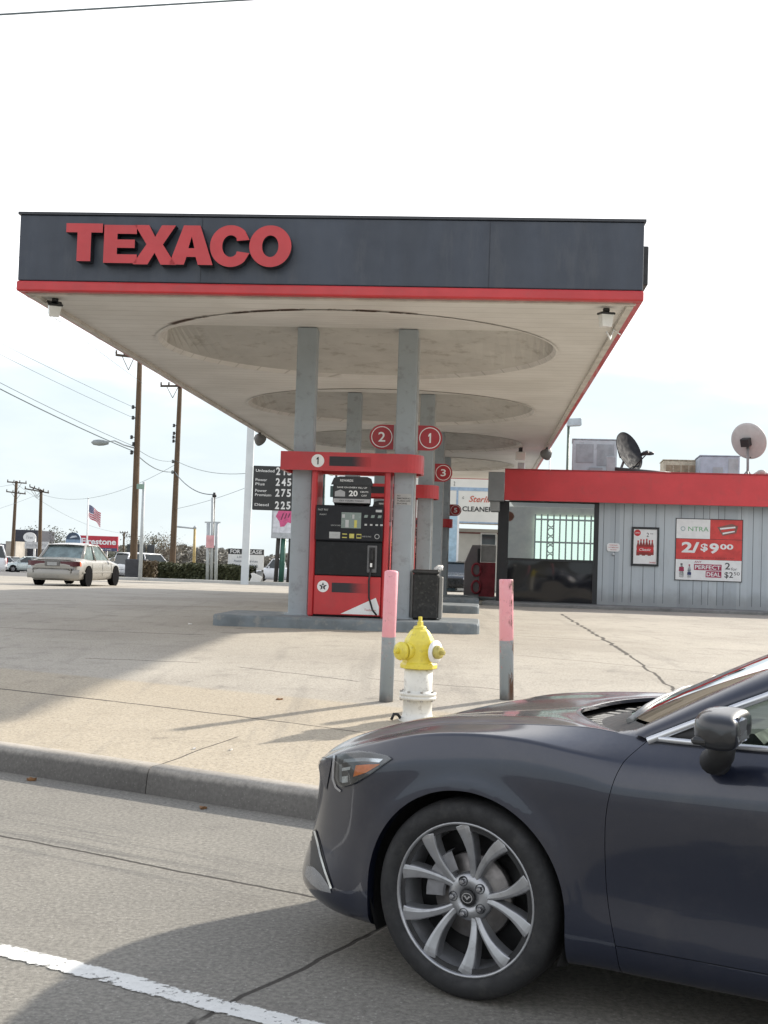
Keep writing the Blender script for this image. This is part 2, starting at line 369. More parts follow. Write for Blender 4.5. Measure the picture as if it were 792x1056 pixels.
# kerb with a rounded nose, cast in lengths with a crack between them
def kerb(name, P0, dirv, nrm, u0, u1, h, depth, zf, mat, gaps=()):
    prof = [(0, -.12), (0.006, h*.2), (0.018, h-.045), (0.032, h-.015), (0.055, h), (depth, h + .004), (depth, -.15)]
    mb = MB(); cuts = [u0] + sorted(gaps) + [u1]
    for k in range(len(cuts)-1):
        a, bnd = cuts[k]+.004, cuts[k+1]-.004; n = max(2, int((bnd-a)/1.2))
        P = []
        for q in range(n+1):
            u = a + (bnd-a)*q/n; row = []
            for (w, z) in prof:
                p = P0 + dirv*u + nrm*w; row.append((p.x, p.y, (zf(p.x, p.y) if zf else 0) + z))
            P.append(row)
        ids = mb.grid(P, True); mb.face(ids[0]); mb.face(ids[-1][::-1])
    return mb.build(name, mat)
ck = atz(154, 818, 0); ukk = ck.dot(Uv)
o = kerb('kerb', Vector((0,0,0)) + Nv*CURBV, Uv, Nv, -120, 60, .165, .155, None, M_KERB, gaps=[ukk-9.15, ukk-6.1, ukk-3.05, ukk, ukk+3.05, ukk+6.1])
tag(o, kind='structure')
# forecourt sheet, following the fall of the site
us = [-200, -140, -100, -80, -60, -50, -40, -32, -26, -22, -18, -15, -12, -10, -8, -6, -4, -2, 0, 2, 4, 6, 8, 11, 14, 18, 24, 32, 45, 70]
vs = [CURBV+.145, 6.4, 7, 7.7, 8.7, 9.7, 11, 12.2, 13.5, 14.7, 16, 18, 20, 23, 26, 29, 32, 36, 40, 45, 50, 56, 62, 70, 80, 95, 115, 140, 170]
mb = MB(); P = []
for u in us:
    row = []
    for v in vs:
        p = Uv*u + Nv*v; row.append((p.x, p.y, g(p.x, p.y)))
    P.append(row)
mb.grid(P, True)
tag(mb.build('forecourt', M_LOT), kind='structure')
mb = MB(); xs = [-4000, -1500, -600, -300, -150, -80, -40, -20, 0, 20, 40, 80, 150, 300, 600, 1500, 4000]; ys = [-3000, -600, -100, -20, 0, 20, 30, 40, 50, 65, 90, 125, 160, 200, 260, 320, 500, 900, 2000, 4500]
mb.grid([[(x, y, min(g(x, y), g(x, y) if y > 30 else 0) - .06 - (.3 if y < 30 else .1)) for y in ys] for x in xs], True)
tag(mb.build('ground', M_GROUND), kind='structure')
# ---------------------------------------------------------------- canopy frame (a = along the canopy, b = across)
CYAW = radians(4.35)
Av = Vector((sin(CYAW), cos(CYAW), 0)); Bv = Vector((cos(CYAW), -sin(CYAW), 0))
CO = Vector((-.465, 18.75, .5)); ZS = 4.62; GZ = .5
def cl(P):                       # world -> canopy local
    d = P - CO; return Vector((d.dot(Bv), d.dot(Av), d.z))
def cw(x, y, z): return CO + Bv*x + Av*y + Vector((0, 0, z))
def on_plane(px, py, ylocal):    # where the line of sight meets a plane across the canopy
    v = ray(px, py); t = (ylocal - (CP - CO).dot(Av)) / v.dot(Av); return cl(CP + v*t)
ROWS = [0.0, 7.2, 14.35, 21.5]
YF = -3.95; YB = 28.0
pl = on_plane(18, 291, YF); pr = on_plane(663, 300, YF)
XL, XR = pl.x, pr.x
ptop = on_plane(340, 223.5, YF)
zs = ZS - GZ; ztop = ptop.z; zred = zs + .105
print('canopy', XL, XR, 'z', pl.z + GZ, pr.z + GZ, 'top', ztop + GZ)
NAVY = pm('navy_panel', (.042, .052, .072), .42, .16, 1.6, .05, 0, 0, (.085, .09, .10), .3, stretch=(1.4, 1, .25))
# soffit material: aged off-white sheet metal with seams and rust round the recess lips
ms, t, ns, lk, b = nt('soffit_sheet')
oc = coord(t); sp = ns.new('ShaderNodeSeparateXYZ'); lk.new(oc, sp.inputs[0])
c = mixc(t, smap(t, noise(t, .8, 6, .6), .3, .7), (.74, .72, .685), (.63, .61, .57))
c = mixc(t, smap(t, noise(t, 3.5, 8, .7, mapped(t, (.3, 1, 1))), .55, .75, 0, .35), c, (.44, .41, .36))
sm_ = mth(t, 'ABSOLUTE', mth(t, 'SUBTRACT', mth(t, 'FRACT', mth(t, 'MULTIPLY', sp.outputs[1], 3.3)), .5))
seam = smap(t, sm_, .455, .49)
c = mixc(t, mth(t, 'MULTIPLY', seam, .42), c, (.26, .24, .21))
ring = []
for yr in ROWS:
    dy = mth(t, 'SUBTRACT', sp.outputs[1], yr - .1)
    r = mth(t, 'SQRT', mth(t, 'ADD', mth(t, 'MULTIPLY', sp.outputs[0], sp.outputs[0]), mth(t, 'MULTIPLY', dy, dy)))
    ring.append(smap(t, mth(t, 'ABSOLUTE', mth(t, 'SUBTRACT', r, 2.95)), .03, .09, 1, 0))
rm = mth(t, 'MULTIPLY', mth(t, 'MULTIPLY', maxm(t, ring), smap(t, noise(t, 1.2, 8, .7), .50, .58)), smap(t, mth(t, 'ADD', sp.outputs[1], mth(t, 'MULTIPLY', sp.outputs[0], .55)), -2.6, -1.9, 1, .12))
c = mixc(t, mth(t, 'MULTIPLY', rm, .9), c, (.10, .05, .028))
lk.new(c, b.inputs['Base Color']); b.inputs['Roughness'].default_value = .55
bumpn(t, mth(t, 'ADD', mth(t, 'MULTIPLY', seam, -.6), noise(t, 1.5, 3)), .25, .02)
SOFFIT = ms
RECESS_SHADE = pm('recess_sheet_shaded', (.50, .485, .45), .6, .08, 1.3, .05, 0, 0, (.22, .19, .15), .5)  # darker sheet: shade of the recess's far slope put into the colour
canopy = empty('station_canopy', CO, -CYAW, label='long flat canopy with navy fascia, red lower stripe and round-recessed pale ceiling', cat='canopy')
# soffit with a round opening in every bay
mb = MB()
R0 = 2.93; NS = 96
yb = [YF + .05] + [(ROWS[k] + ROWS[k+1]) / 2 for k in range(3)] + [ROWS[3] + 3.5]
x0s, x1s = XL + .06, XR - .06
for k in range(4):
    y0, y1 = yb[k], yb[k+1]; cy = ROWS[k] - .1
    angs = sorted(set([2*pi*q/NS for q in range(NS)] + [atan2(yy - cy, xx) % (2*pi) for xx in (x0s, x1s) for yy in (y0, y1)]))
    inner, outer = [], []
    for a in angs:
        ca, sa = cos(a), sin(a); inner.append(mb.vert((R0*ca, cy + R0*sa, zs)))
        tx = (x1s if ca > 0 else x0s) / ca if abs(ca) > 1e-6 else 1e9
        ty = ((y1 if sa > 0 else y0) - cy) / sa if abs(sa) > 1e-6 else 1e9
        q = min(tx, ty); outer.append(mb.vert((q*ca, cy + q*sa, zs)))
    n = len(angs)
    for q in range(n): mb.face([inner[q], outer[q], outer[(q+1) % n], inner[(q+1) % n]][::-1])
mb.poly([(x0s, yb[4], zs), (x0s, YB - .05, zs), (x1s, YB - .05, zs), (x1s, yb[4], zs)])
mb.build('soffit', SOFFIT, canopy)
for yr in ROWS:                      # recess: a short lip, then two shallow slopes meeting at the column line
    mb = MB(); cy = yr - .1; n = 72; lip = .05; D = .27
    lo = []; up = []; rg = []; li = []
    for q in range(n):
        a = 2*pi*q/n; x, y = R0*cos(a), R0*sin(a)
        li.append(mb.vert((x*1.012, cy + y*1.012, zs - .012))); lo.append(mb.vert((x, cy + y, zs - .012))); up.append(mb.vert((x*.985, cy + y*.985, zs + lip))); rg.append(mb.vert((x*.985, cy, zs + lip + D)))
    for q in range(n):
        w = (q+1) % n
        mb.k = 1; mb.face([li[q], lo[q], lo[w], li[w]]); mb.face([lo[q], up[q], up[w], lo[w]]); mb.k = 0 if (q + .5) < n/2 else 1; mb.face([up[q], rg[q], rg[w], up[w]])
    mb.build('ceiling_recess', [RECESS_SHADE, SOFFIT], canopy)
# fascia: four thick faces of navy panel over a red stripe; joints between panels
def ring_box(mb, o, th, z0, z1):
    mb.box(XL - o, XR + o, YF - o, YF - o + th, z0, z1); mb.box(XL - o, XR + o, YB + o - th, YB + o, z0, z1)
    mb.box(XL - o, XL - o + th, YF - o + th, YB + o - th, z0, z1); mb.box(XR + o - th, XR + o, YF - o + th, YB + o - th, z0, z1)
mb = MB(); ring_box(mb, 0, .10, zred + .004, ztop - .02)
mb.build('fascia_panel', NAVY, canopy, bevel=.012)
mb = MB(); ring_box(mb, .012, .115, zs - .02, zred); mb.build('red_stripe', REDP, canopy, bevel=.02)
mb = MB(); ring_box(mb, .02, .13, ztop - .019, ztop + .012); mb.build('fascia_cap', flatm('cap_dark', (.03, .033, .04), .4), canopy)
for x in (XL + .3 * (XR - XL), XL + .76 * (XR - XL)): mb = MB(); mb.box(x - .004, x + .004, YF - .003, YF + .01, zred + .01, ztop - .03); mb.build('panel_joint', flatm('joint_dark', (.022, .027, .038), .6), canopy)
mb = MB(); mb.box(XL + .1, XR - .1, YF + .1, YB - .1, ztop - .25, ztop - .2); mb.build('deck', pm('roof_deck', (.3, .3, .29), .8), canopy)
mb = MB(); mb.box(x0s, x1s, YF + .12, YF + .20, zs - .035, zs - .001); mb.box(XR - .16, XR - .08, YF + .2, YB - .2, zs - .05, zs - .001); mb.box(XL + .08, XL + .16, YF + .2, YB - .2, zs - .05, zs - .001)
mb.build('soffit_trim', pm('trim_offwhite', (.55, .52, .47), .6), canopy)
# raised letters with dark returns
LW = {'T': (.90, [[(0, .76), (0, 1), (.90, 1), (.90, .76), (.62, .76), (.62, 0), (.28, 0), (.28, .76)]]),
      'E': (.80, [[(0, 0), (0, 1), (.78, 1), (.78, .77), (.32, .77), (.32, .62), (.74, .62), (.74, .40), (.32, .40), (.32, .23), (.80, .23), (.80, 0)]]),
      'X': (1.08, [[(0, 0), (.33, .51), (.02, 1), (.38, 1), (.54, .70), (.70, 1), (1.05, 1), (.74, .51), (1.08, 0), (.70, 0), (.54, .30), (.37, 0)]]),
      'A': (1.06, None), 'C': (1.0, None), 'O': (1.08, None)}
def arc(cx, cy, rx, ry, a0, a1, n): return [(cx + rx*cos(a0 + (a1-a0)*q/n), cy + ry*sin(a0 + (a1-a0)*q/n)) for q in range(n+1)]
def letter(ch, x0, z0, h, w, yf, dep):
    """one channel letter: list of quads/strips, front at yf, return dep deep"""
    mb = MB(); W = LW[ch][0]; fx = lambda p: (x0 + p[0]/W*w, z0 + p[1]*h)
    def loop(pts, closed=True, front=True):
        q = [fx(p) for p in pts]
        if front: mb.k = 0; mb.poly([(a, yf, c) for a, c in q])
        mb.k = 1; n = len(q)
        for i in range(n if closed else n-1):
            a, c = q[i], q[(i+1) % n]; mb.poly([(a[0], yf, a[1]), (c[0], yf, c[1]), (c[0], yf + dep, c[1]), (a[0], yf + dep, a[1])])
    if LW[ch][1]:
        for l in LW[ch][1]: loop(l[::-1])
    elif ch == 'A':
        L1 = [(0, 0), (.36, 0), (.42, .20), (.64, .20), (.70, 0), (1.06, 0), (.73, 1), (.33, 1)]
        hole = [(.455, .42), (.605, .42), (.53, .72)]
        mb.k = 0
        for q in ([(0,0),(.36,0),(.42,.20),(.455,.42),(.53,.72),(.53,1),(.33,1)], [(.42,.20),(.64,.20),(.605,.42),(.455,.42)], [(.64,.20),(.70,0),(1.06,0),(.73,1),(.53,1),(.53,.72),(.605,.42)]):
            mb.poly([(a, yf, c) for a, c in [fx(p) for p in q]])
        loop(L1, front=False); loop(hole[::-1], front=False)
    else:
        if ch == 'O': a0, a1, n = 0, 2*pi, 40
        else: a0, a1, n = radians(38), radians(322), 32
        cx = .54 if ch == 'O' else .52; ro, ri = (cx, .52), (.21, .27)
        out = arc(cx, .5, ro[0], ro[1], a0, a1, n); inn = arc(cx, .5, ri[0], ri[1], a0, a1, n)
        if ch == 'C':
            out[0] = (.99, .66); inn[0] = (.67, .63); out[-1] = (1.0, .33); inn[-1] = (.68, .37)
        mb.k = 0
        for i in range(n):
            q = [fx(out[i]), fx(out[i+1]), fx(inn[i+1]), fx(inn[i])]; mb.poly([(a, yf, c) for a, c in q])
        mb.k = 1
        for L in (out, inn[::-1]):
            for i in range(n):
                a, c = fx(L[i]), fx(L[i+1]); mb.poly([(a[0], yf, a[1]), (c[0], yf, c[1]), (c[0], yf + dep, c[1]), (a[0], yf + dep, a[1])])
        if ch == 'C':
            for i in (0, -1):
                a, c = fx(out[i]), fx(inn[i]); mb.poly([(a[0], yf, a[1]), (c[0], yf, c[1]), (c[0], yf + dep, c[1]), (a[0], yf + dep, a[1])])
    return mb
LRED = pm('letter_red', (.50, .042, .048), .35, .06, 3); LRET = flatm('letter_return', (.012, .014, .02), .5)
YL = YF - .15
for ch, xa, xb, top, bot in (('T', 67.8, 105.5, 230.3, 269.2), ('E', 107, 141.5, 232, 271.2), ('X', 137.5, 182, 232.2, 272.8), ('A', 175, 220, 232.5, 273), ('C', 216.5, 257.5, 233, 274.5), ('O', 257, 300.5, 233.2, 274.6)):
    a = on_plane(xa, (top + bot)/2, YL); b_ = on_plane(xb, (top + bot)/2, YL); tp = on_plane((xa + xb)/2, top, YL); bt = on_plane((xa + xb)/2, bot, YL)
    letter(ch, a.x, bt.z, tp.z - bt.z, b_.x - a.x, YL, .13).build('sign_letter', [LRED, LRET], canopy)
# the side sign box at the front right corner
mb = MB(); a = on_plane(666, 257, YF + .5); b_ = on_plane(666, 297, YF + .5)
mb.box(XR + .003, XR + .10, YF + .35, YF + 5.2, b_.z, a.z, .01); mb.build('side_sign_box', DARK, canopy)
# columns
STEEL = pm('column_grey', (.335, .375, .40), .5, .05, 2.5, .04, 0, 0, (.16, .15, .14), .35)
CX = .755
for k, yr in enumerate(ROWS):
    base = g(*xy(cw(0, yr, 0))) + .15 - GZ
    for s in (-1, 1):
        mb = MB(); mb.box(s*CX - .145, s*CX + .145, yr - .145, yr + .145, base, zs + .05 + .27 - .01, .012)
        mb.box(s*CX - .19, s*CX + .19, yr - .19, yr + .19, base + .0, base + .018)
        if s == 1: mb.k = 1; mb.box(CX + .147, CX + .175, yr - .05, yr - .015, base + .02, zs + .2)
        mb.build('column', [STEEL, pm('conduit', (.5, .5, .49), .5)], canopy)
# rounded soffit sensor discs
# paper notice on the near right column
mb = MB(); a = on_plane(407.5, 509, -.149); b_ = on_plane(424, 521, -.149)
mb.box(a.x, b_.x, -.150, -.1465, b_.z, a.z); mb.k = 1
for q, (s, w) in enumerate((('NO', .05), ('SMOKING', .2), ('TURN OFF', .2), ('ENGINE', .15))): mb.text(s, (a.x + .03, -.1515, a.z - .03 - .038*q), .024, w, .01, align='LEFT')
mb.build('notice', [pm('notice_paper', (.42, .43, .42), .6), BLACK], canopy)

# ---------------------------------------------------------------- floodlights hung from the canopy and its edges
LENS = pm('lamp_glass', (.78, .78, .74), .2, .04, 5)
def floodlight(P, label, yaw=0, tilt=.5, box=True):
    r = empty('floodlight', P, -CYAW + yaw, label=label, cat='floodlight', group='floodlights under the canopy edge'); r.scale = (.76, .76, .76)
    mb = MB(); mb.tube([(0, 0, 0), (0, 0, -.05)], .022); mb.box(-.05, .05, -.03, .03, -.06, -.0, .01); mb.build('bracket', DARK, r)
    mb = MB(); mb.M = Matrix.Translation((0, 0, -.06)) @ Matrix.Rotation(tilt, 4, 'X')
    mb.box(-.12, .12, -.10, .10, -.045, -.01, .01); mb.build('hood', DARK, r)
    mb = MB(); mb.M = Matrix.Translation((0, 0, -.06)) @ Matrix.Rotation(tilt, 4, 'X')
    pts = [(-.10, -.085), (.10, -.085), (.10, .085), (-.10, .085)]
    T = [(x, y, -.046) for x, y in pts]; B = [(x*.78, y*.8, -.235) for x, y in pts]
    mb.poly(B[::-1])
    for k in range(4): mb.poly([T[k], B[k], B[(k+1) % 4], T[(k+1) % 4]])
    mb.build('lamp_shade', LENS, r, bevel=.008)
    return r
P = atY(625.5, 311, cw(XR - .45, YF + .45, 0).y); q = cl(P); floodlight(cw(q.x, q.y, zs - .012), 'white boxed floodlight hanging inside the near right corner of the canopy', .3, .06)
mb = MB(); mb.tube([cw(q.x + .02, q.y + .1, zs - .28), cw(q.x + .10, q.y + .5, zs - .30), cw(q.x + .2, q.y + 1.1, zs - .06), cw(q.x + .34, q.y + 1.6, zs - .03)], .012, 6)
tag(mb.build('cable', pm('cable_white', (.6, .6, .58), .5)), 'loose white cable sagging from the near right floodlight along the canopy edge', 'cable')
P = atY(57, 304, 15.6); q = cl(P); floodlight(cw(XL + .30, YF + .50, zs - .0), 'grey boxed floodlight hanging at the near left corner of the canopy', .5, .45)
def spot(px, py, side, label):
    x = XL + .12 if side < 0 else XR - .12
    # depth where that edge of the canopy is seen at px
    best = min(((abs((lambda c: c)(prjx(cw(x, yy*.1, zs - .1))) - px), yy*.1) for yy in range(0, 280)))
    yy = best[1]; r = empty('spotlight', cw(x, yy, zs - .05), -CYAW, label=label, cat='spotlight', group='round spotlights at the canopy edges')
    mb = MB(); mb.tube([(0, 0, .04), (0, 0, -.10)], .03); mb.build('bracket', DARK, r)
    mb = MB(); mb.M = Matrix.Translation((0, 0, -.16)) @ Matrix.Rotation(.9, 4, 'X') @ Matrix.Rotation(side*.5, 4, 'Y')
    mb.lathe([(.04, .14), (.10, .10), (.15, -.02), (.155, -.08), (.14, -.085)], n=20); mb.build('housing', pm('spot_grey', (.16, .16, .155), .5), r)
    mb = MB(); mb.M = Matrix.Translation((0, 0, -.16)) @ Matrix.Rotation(.9, 4, 'X') @ Matrix.Rotation(side*.5, 4, 'Y'); mb.lathe([(.135, -.0851), (.12, -.10), (.02, -.105)], n=20); mb.build('lens', LENS, r)
    return r
def prjx(P): d = P - CP; return 396 + d.dot(CR) * FPX / d.dot(CF)
def prjy(P): d = P - CP; return 528 - d.dot(CU) * FPX / d.dot(CF)
spot(268, 440, -1, 'round grey spotlight on the left edge of the canopy above the price sign pole')
spot(564, 448, 1, 'round grey spotlight on the right edge of the canopy')
P = atY(537, 460, 33.5); q = cl(P); r = empty('ceiling_lamp', cw(q.x, q.y, zs), -CYAW, label='small white box lamp on the canopy ceiling beside the third recess', cat='lamp')
mb = MB(); mb.box(-.05, .05, -.05, .05, -.12, 0); mb.build('bracket', DARK, r); mb = MB(); mb.box(-.13, .13, -.10, .10, -.34, -.12, .02); mb.build('lamp_shade', LENS, r)

# ---------------------------------------------------------------- islands
ISL = pm('island_paint', (.16, .185, .20), .7, .18, 3, .15, 0, 0, (.30, .29, .26), .6)
i0 = on_plane(218, 640, -.85).x; i1 = on_plane(494.5, 650, -.85).x
islands = []
IL = ['long grey painted kerb island carrying the nearest pump', 'grey painted island of the second pump row, one end showing beyond the black bin', 'grey painted island under the third pair of columns', 'grey painted island of the farthest pump row']
for k, yr in enumerate(ROWS):
    P = cw((i0 + i1)/2, yr, 0); gz = g(P.x, P.y); L = (i1 - i0)/2
    mb = MB(); n = 10; rr = .12
    pts = []
    for cx_, cy_, a0 in ((L - rr, .85 - rr, 0), (-L + rr, .85 - rr, pi/2), (-L + rr, -.85 + rr, pi), (L - rr, -.85 + rr, 1.5*pi)):
        for q in range(5): pts.append((cx_ + rr*cos(a0 + q*pi/8), cy_ + rr*sin(a0 + q*pi/8)))
    lev = [(-.1, 1.0), (.115, 1.0), (.14, .993), (.15, .975)]; rings = []
    for z, s in lev: rings.append([mb.vert((x - (1-s)*L*(1 if x > 0 else -1)*.5, y*s, z)) for x, y in pts])
    m_ = len(pts)
    for a in range(3):
        for q in range(m_): mb.face([rings[a][q], rings[a][(q+1) % m_], rings[a+1][(q+1) % m_], rings[a+1][q]])
    mb.face(rings[3])
    o = mb.build('pump_island', ISL); o.location = (P.x, P.y, gz); o.rotation_euler = (0, 0, -CYAW)
    tag(o, IL[k], 'island', 'painted pump islands')
# ---------------------------------------------------------------- pumps
PB = pm('pump_black', (.012, .013, .015), .45, .12, 4, 0, 0, 0, (.04, .04, .04), .3, spec=.25)
PC = pm('pump_console', (.017, .018, .022), .5, .1, 5, spec=.25)
SIGNW = flatm('sign_white', (.80, .80, .79), .45)
YEL = flatm('button_yellow', (.55, .5, .12), .5)
SCR = flatm('lcd_screen', (.22, .27, .25), .25)
GRADB, t, ns, lk, b = nt('faded_black_print'); sp = ns.new('ShaderNodeSeparateXYZ'); lk.new(coord(t), sp.inputs[0])
lk.new(mixc(t, smap(t, mth(t, 'ABSOLUTE', mth(t, 'ADD', sp.outputs[0], .0)), .02, .28, 0, .0), (.022, .018, .022), (.4, .03, .035)), b.inputs['Base Color'])
gm = smap(t, mth(t, 'ADD', sp.outputs[0], mth(t, 'MULTIPLY', noise(t, 30, 3), .05)), -.02, .27, 0, 1)
lk.new(mixc(t, gm, (.020, .017, .022), (.42, .03, .033)), b.inputs['Base Color']); b.inputs['Roughness'].default_value = .5
def star(mb, o, r):
    ox, oy, oz = o; pts = []
    for q in range(10):
        a = pi/2 + q*pi/5; rr = r if q % 2 == 0 else r*.42; pts.append((ox + rr*cos(a), oy, oz + rr*sin(a)))
    for q in range(10): mb.poly([(ox, oy, oz), pts[q], pts[(q+1) % 10]])
def make_pump(num, label):
    r = empty('fuel_pump', (0, 0, 0), 0, label=label, cat='fuel pump', group='fuel pumps on the islands')
    # x: -.6 .. .52 body; front y=-.33, back y=.33; z from 0
    X0, X1 = -.60, .50
    mb = MB()
    for s in (-1, 1):
        y0, y1 = (-.33, -.02) if s < 0 else (.02, .33)
        mb.box(X0 + .07, X1 - .055, min(-.30*1, .0), .0, .02, .05) if s < 0 else None
    mb.box(X0 + .07, X1 - .055, -.30, .30, .0, 1.30, .01); mb.build('cabinet', PB, r)
    mb = MB(); mb.box(X0 - .02, X0 + .065, -.335, .335, .0, 2.16, .02); mb.box(X1 - .05, X1 + .035, -.335, .335, .0, 2.16, .02); mb.build('side_post', REDP, r)
    # lower red doors front and back
    for s in (-1, 1):
        mb = MB(); mb.M = Matrix.Rotation(0 if s < 0 else pi, 4, 'Z') @ Matrix.Translation((0 if s < 0 else .1, 0, 0))
        mb.k = 0; mb.box(X0 + .07, X1 - .055, -.345, -.301, .03, .60, .008)
        mb.k = 1; mb.disc((-.40, -.348, .44), .085)
        mb.k = 2; star(mb, (-.40, -.350, .44), .062); 
        mb.k = 1; mb.text('T', (-.40, -.352, .432), .05, .04, .02)
        mb.k = 2; mb.poly([(X0 + .33, -.348, .36), (.30, -.348, .36), (.30, -.348, .50), (X0 + .33, -.348, .50)])
        mb.k = 1; mb.poly([(-.13, -.3485, .05), (X1 - .07, -.3485, .05), (X1 - .07, -.3485, .17), (X1 - .12, -.3485, .30)])
        mb.k = 2; mb.text('Techron', (.30, -.350, .12), .03, .17)
        mb.build('lower_door', [REDP, SIGNW, GRADB], r)
        mb = MB(); mb.M = Matrix.Rotation(0 if s < 0 else pi, 4, 'Z') @ Matrix.Translation((0 if s < 0 else .1, 0, 0))
        mb.k = 0; mb.box(X0 + .07, X1 - .055, -.335, -.301, .61, 1.10, .006)
        mb.k = 1; mb.box(X0 + .60 + .235, X0 + .60 + .375, -.360, -.336, .66, 1.06, .008)
        mb.k = 2; mb.box(X0 + .60 + .262, X0 + .60 + .350, -.364, -.3605, .72, 1.03)
        mb.build('door_panel', [PB, pm('boot_metal', (.13, .13, .135), .4), BLACK], r)
        # console with displays and buttons
        mb = MB(); mb.M = Matrix.Rotation(0 if s < 0 else pi, 4, 'Z') @ Matrix.Translation((0 if s < 0 else .1, 0, 0))
        mb.k = 0; mb.box(X0 + .065, X1 - .05, -.375, -.301, 1.11, 1.63, .015)
        y = -.378
        def rc(k, x0, x1, z0, z1, yy=y): mb.k = k; mb.poly([(x0, yy, z0), (x1, yy, z0), (x1, yy, z1), (x0, yy, z1)])
        rc(3, -.16, .13, 1.30, 1.53); rc(2, -.10, -.05, 1.31, 1.42, y-.001); rc(4, .03, .07, 1.31, 1.42, y-.001); rc(2, -.15, -.11, 1.45, 1.50, y-.001); rc(2, .0, .03, 1.44, 1.50, y-.001)
        rc(2, -.33, -.17, 1.145, 1.24); rc(4, -.14, -.07, 1.155, 1.22); rc(4, -.035, .035, 1.155, 1.22); rc(4, .07, .14, 1.155, 1.22)
        rc(1, -.145, -.065, 1.17, 1.205, y-.001); rc(1, .075, .135, 1.17, 1.205, y-.001)
        rc(2, .34, .43, 1.545, 1.58)
        mb.k = 2; mb.text('PAY HERE', (-.25, y-.002, 1.20), .02, .11); mb.text('FAST PAY', (-.43, y-.001, 1.56), .03, .15); mb.text('INSERT', (-.43, y-.001, 1.49), .018, .1); mb.text('REMOVE CARD', (-.24, y-.001, 1.335), .02, .14)
        for q, (x, s_) in enumerate(((.20, '7'), (.28, '8'), (.36, '9'), (.43, '0'))): rc(2, x - .018, x + .018, 1.345, 1.37)
        for x in (.20, .30, .40): mb.k = 3; mb.poly([(x-.03, y, 1.46), (x+.02, y, 1.46), (x+.03, y, 1.50), (x-.02, y, 1.50)])
        mb.k = 2; mb.text('PUSH TO START', (.22, y-.001, 1.185), .02, .13)
        for q in range(20):
            a0, a1 = 2*pi*q/20, 2*pi*(q+1)/20; ro, ri = .036, .028
            mb.poly([(.37 + ro*cos(a0), y, 1.19 + ro*sin(a0)), (.37 + ro*cos(a1), y, 1.19 + ro*sin(a1)), (.37 + ri*cos(a1), y, 1.19 + ri*sin(a1)), (.37 + ri*cos(a0), y, 1.19 + ri*sin(a0))])
        mb.build('console', [PC, BLACK, pm('print_grey', (.45, .46, .46), .5), SCR, YEL], r)
        mb = MB(); mb.M = Matrix.Rotation(0 if s < 0 else pi, 4, 'Z') @ Matrix.Translation((0 if s < 0 else .1, 0, 0))
        xh = X0 + .60 + .305
        mb.tube([(xh, -.385, .98), (xh + .005, -.40, .86), (xh, -.375, .74)], .016, 8); mb.box(xh - .022, xh + .022, -.42, -.37, .84, 1.0, .008); mb.k = 1; mb.box(xh - .018, xh + .012, -.428, -.421, .745, .80)
        mb.k = 0; mb.tube([(xh, -.39, .76), (xh - .03, -.40, .55), (xh - .02, -.41, .30), (xh + .04, -.42, .12), (xh + .10, -.41, .05)], .014, 8)
        mb.build('hose', [BLACK, SIGNW], r)
        mb = MB(); mb.M = Matrix.Rotation(0 if s < 0 else pi, 4, 'Z') @ Matrix.Translation((0 if s < 0 else .1, 0, 0))
        mb.k = 0; mb.box(-.30, .26, -.36, -.31, 1.66, 2.005, .02)
        ca = [(-.33, -.365, 1.93), (.29, -.365, 1.93), (.26, -.365, 2.03), (.20, -.365, 2.055), (-.20, -.365, 2.055), (-.29, -.365, 2.03)]
        mb.prism(ca, (0, .05, 0)) if False else mb.prism(ca[::-1], (0, -.012, 0))
        mb.k = 1; mb.text('REWARDS', (-.10, -.379, 1.995), .035, .19, .01); mb.text('SAVE ON EVERY FILL UP', (-.02, -.362, 1.895), .022, .44, .01)
        mb.text('20', (.0, -.362, 1.81), .085, .13, .03); mb.text('CENTS', (.16, -.362, 1.835), .022, .12, .01); mb.text('OFF', (.16, -.362, 1.78), .026, .08)
        mb.k = 2; mb.poly([(-.29, -.3615, 1.672), (.25, -.3615, 1.672), (.25, -.3615, 1.73), (-.29, -.3615, 1.73)]); mb.poly([(-.27, -.3615, 1.76), (-.12, -.3615, 1.76), (-.12, -.3615, 1.83), (-.19, -.3615, 1.86), (-.27, -.3615, 1.83)])
        mb.k = 3; mb.text('GET YOURS TODAY', (-.02, -.3635, 1.70), .022, .36, .01)
        mb.build('topper_sign', [DARK, SIGNW, pm('sign_grey', (.36, .36, .37), .5), DARK], r)
    # ring band wrapping both columns
    band = MB(); zb, zt = 2.13, 2.40; XL_, XR_ = -1.08, 1.0; rr = .28; Y0 = .42
    pts = [(XL_, -Y0), (XR_ - rr, -Y0)] + [(XR_ - rr + rr*sin(a), -Y0 + rr - rr*cos(a)) for a in [pi/2*q/7 for q in range(1, 8)]]
    pts += [(XR_ - rr + rr*cos(a), Y0 - rr + rr*sin(a)) for a in [pi/2*q/7 for q in range(0, 8)]] + [(XL_, Y0)]
    n = len(pts); rings = [[band.vert((x, y, z)) for x, y in pts] for z in (zb, zb + .02, zt - .02, zt)]
    inner = [[band.vert((x*.965, y*.93, z)) for x, y in pts] for z in (zb, zt)]
    band.smooth = False
    for a in range(3):
        for q in range(n): band.face([rings[a][q], rings[a][(q+1) % n], rings[a+1][(q+1) % n], rings[a+1][q]])
    for q in range(n):
        w = (q+1) % n
        band.face([rings[0][w], rings[0][q], inner[0][q], inner[0][w]]); band.face([rings[3][q], rings[3][w], inner[1][w], inner[1][q]]); band.face([inner[0][q], inner[0][w], inner[1][w], inner[1][q]][::-1])
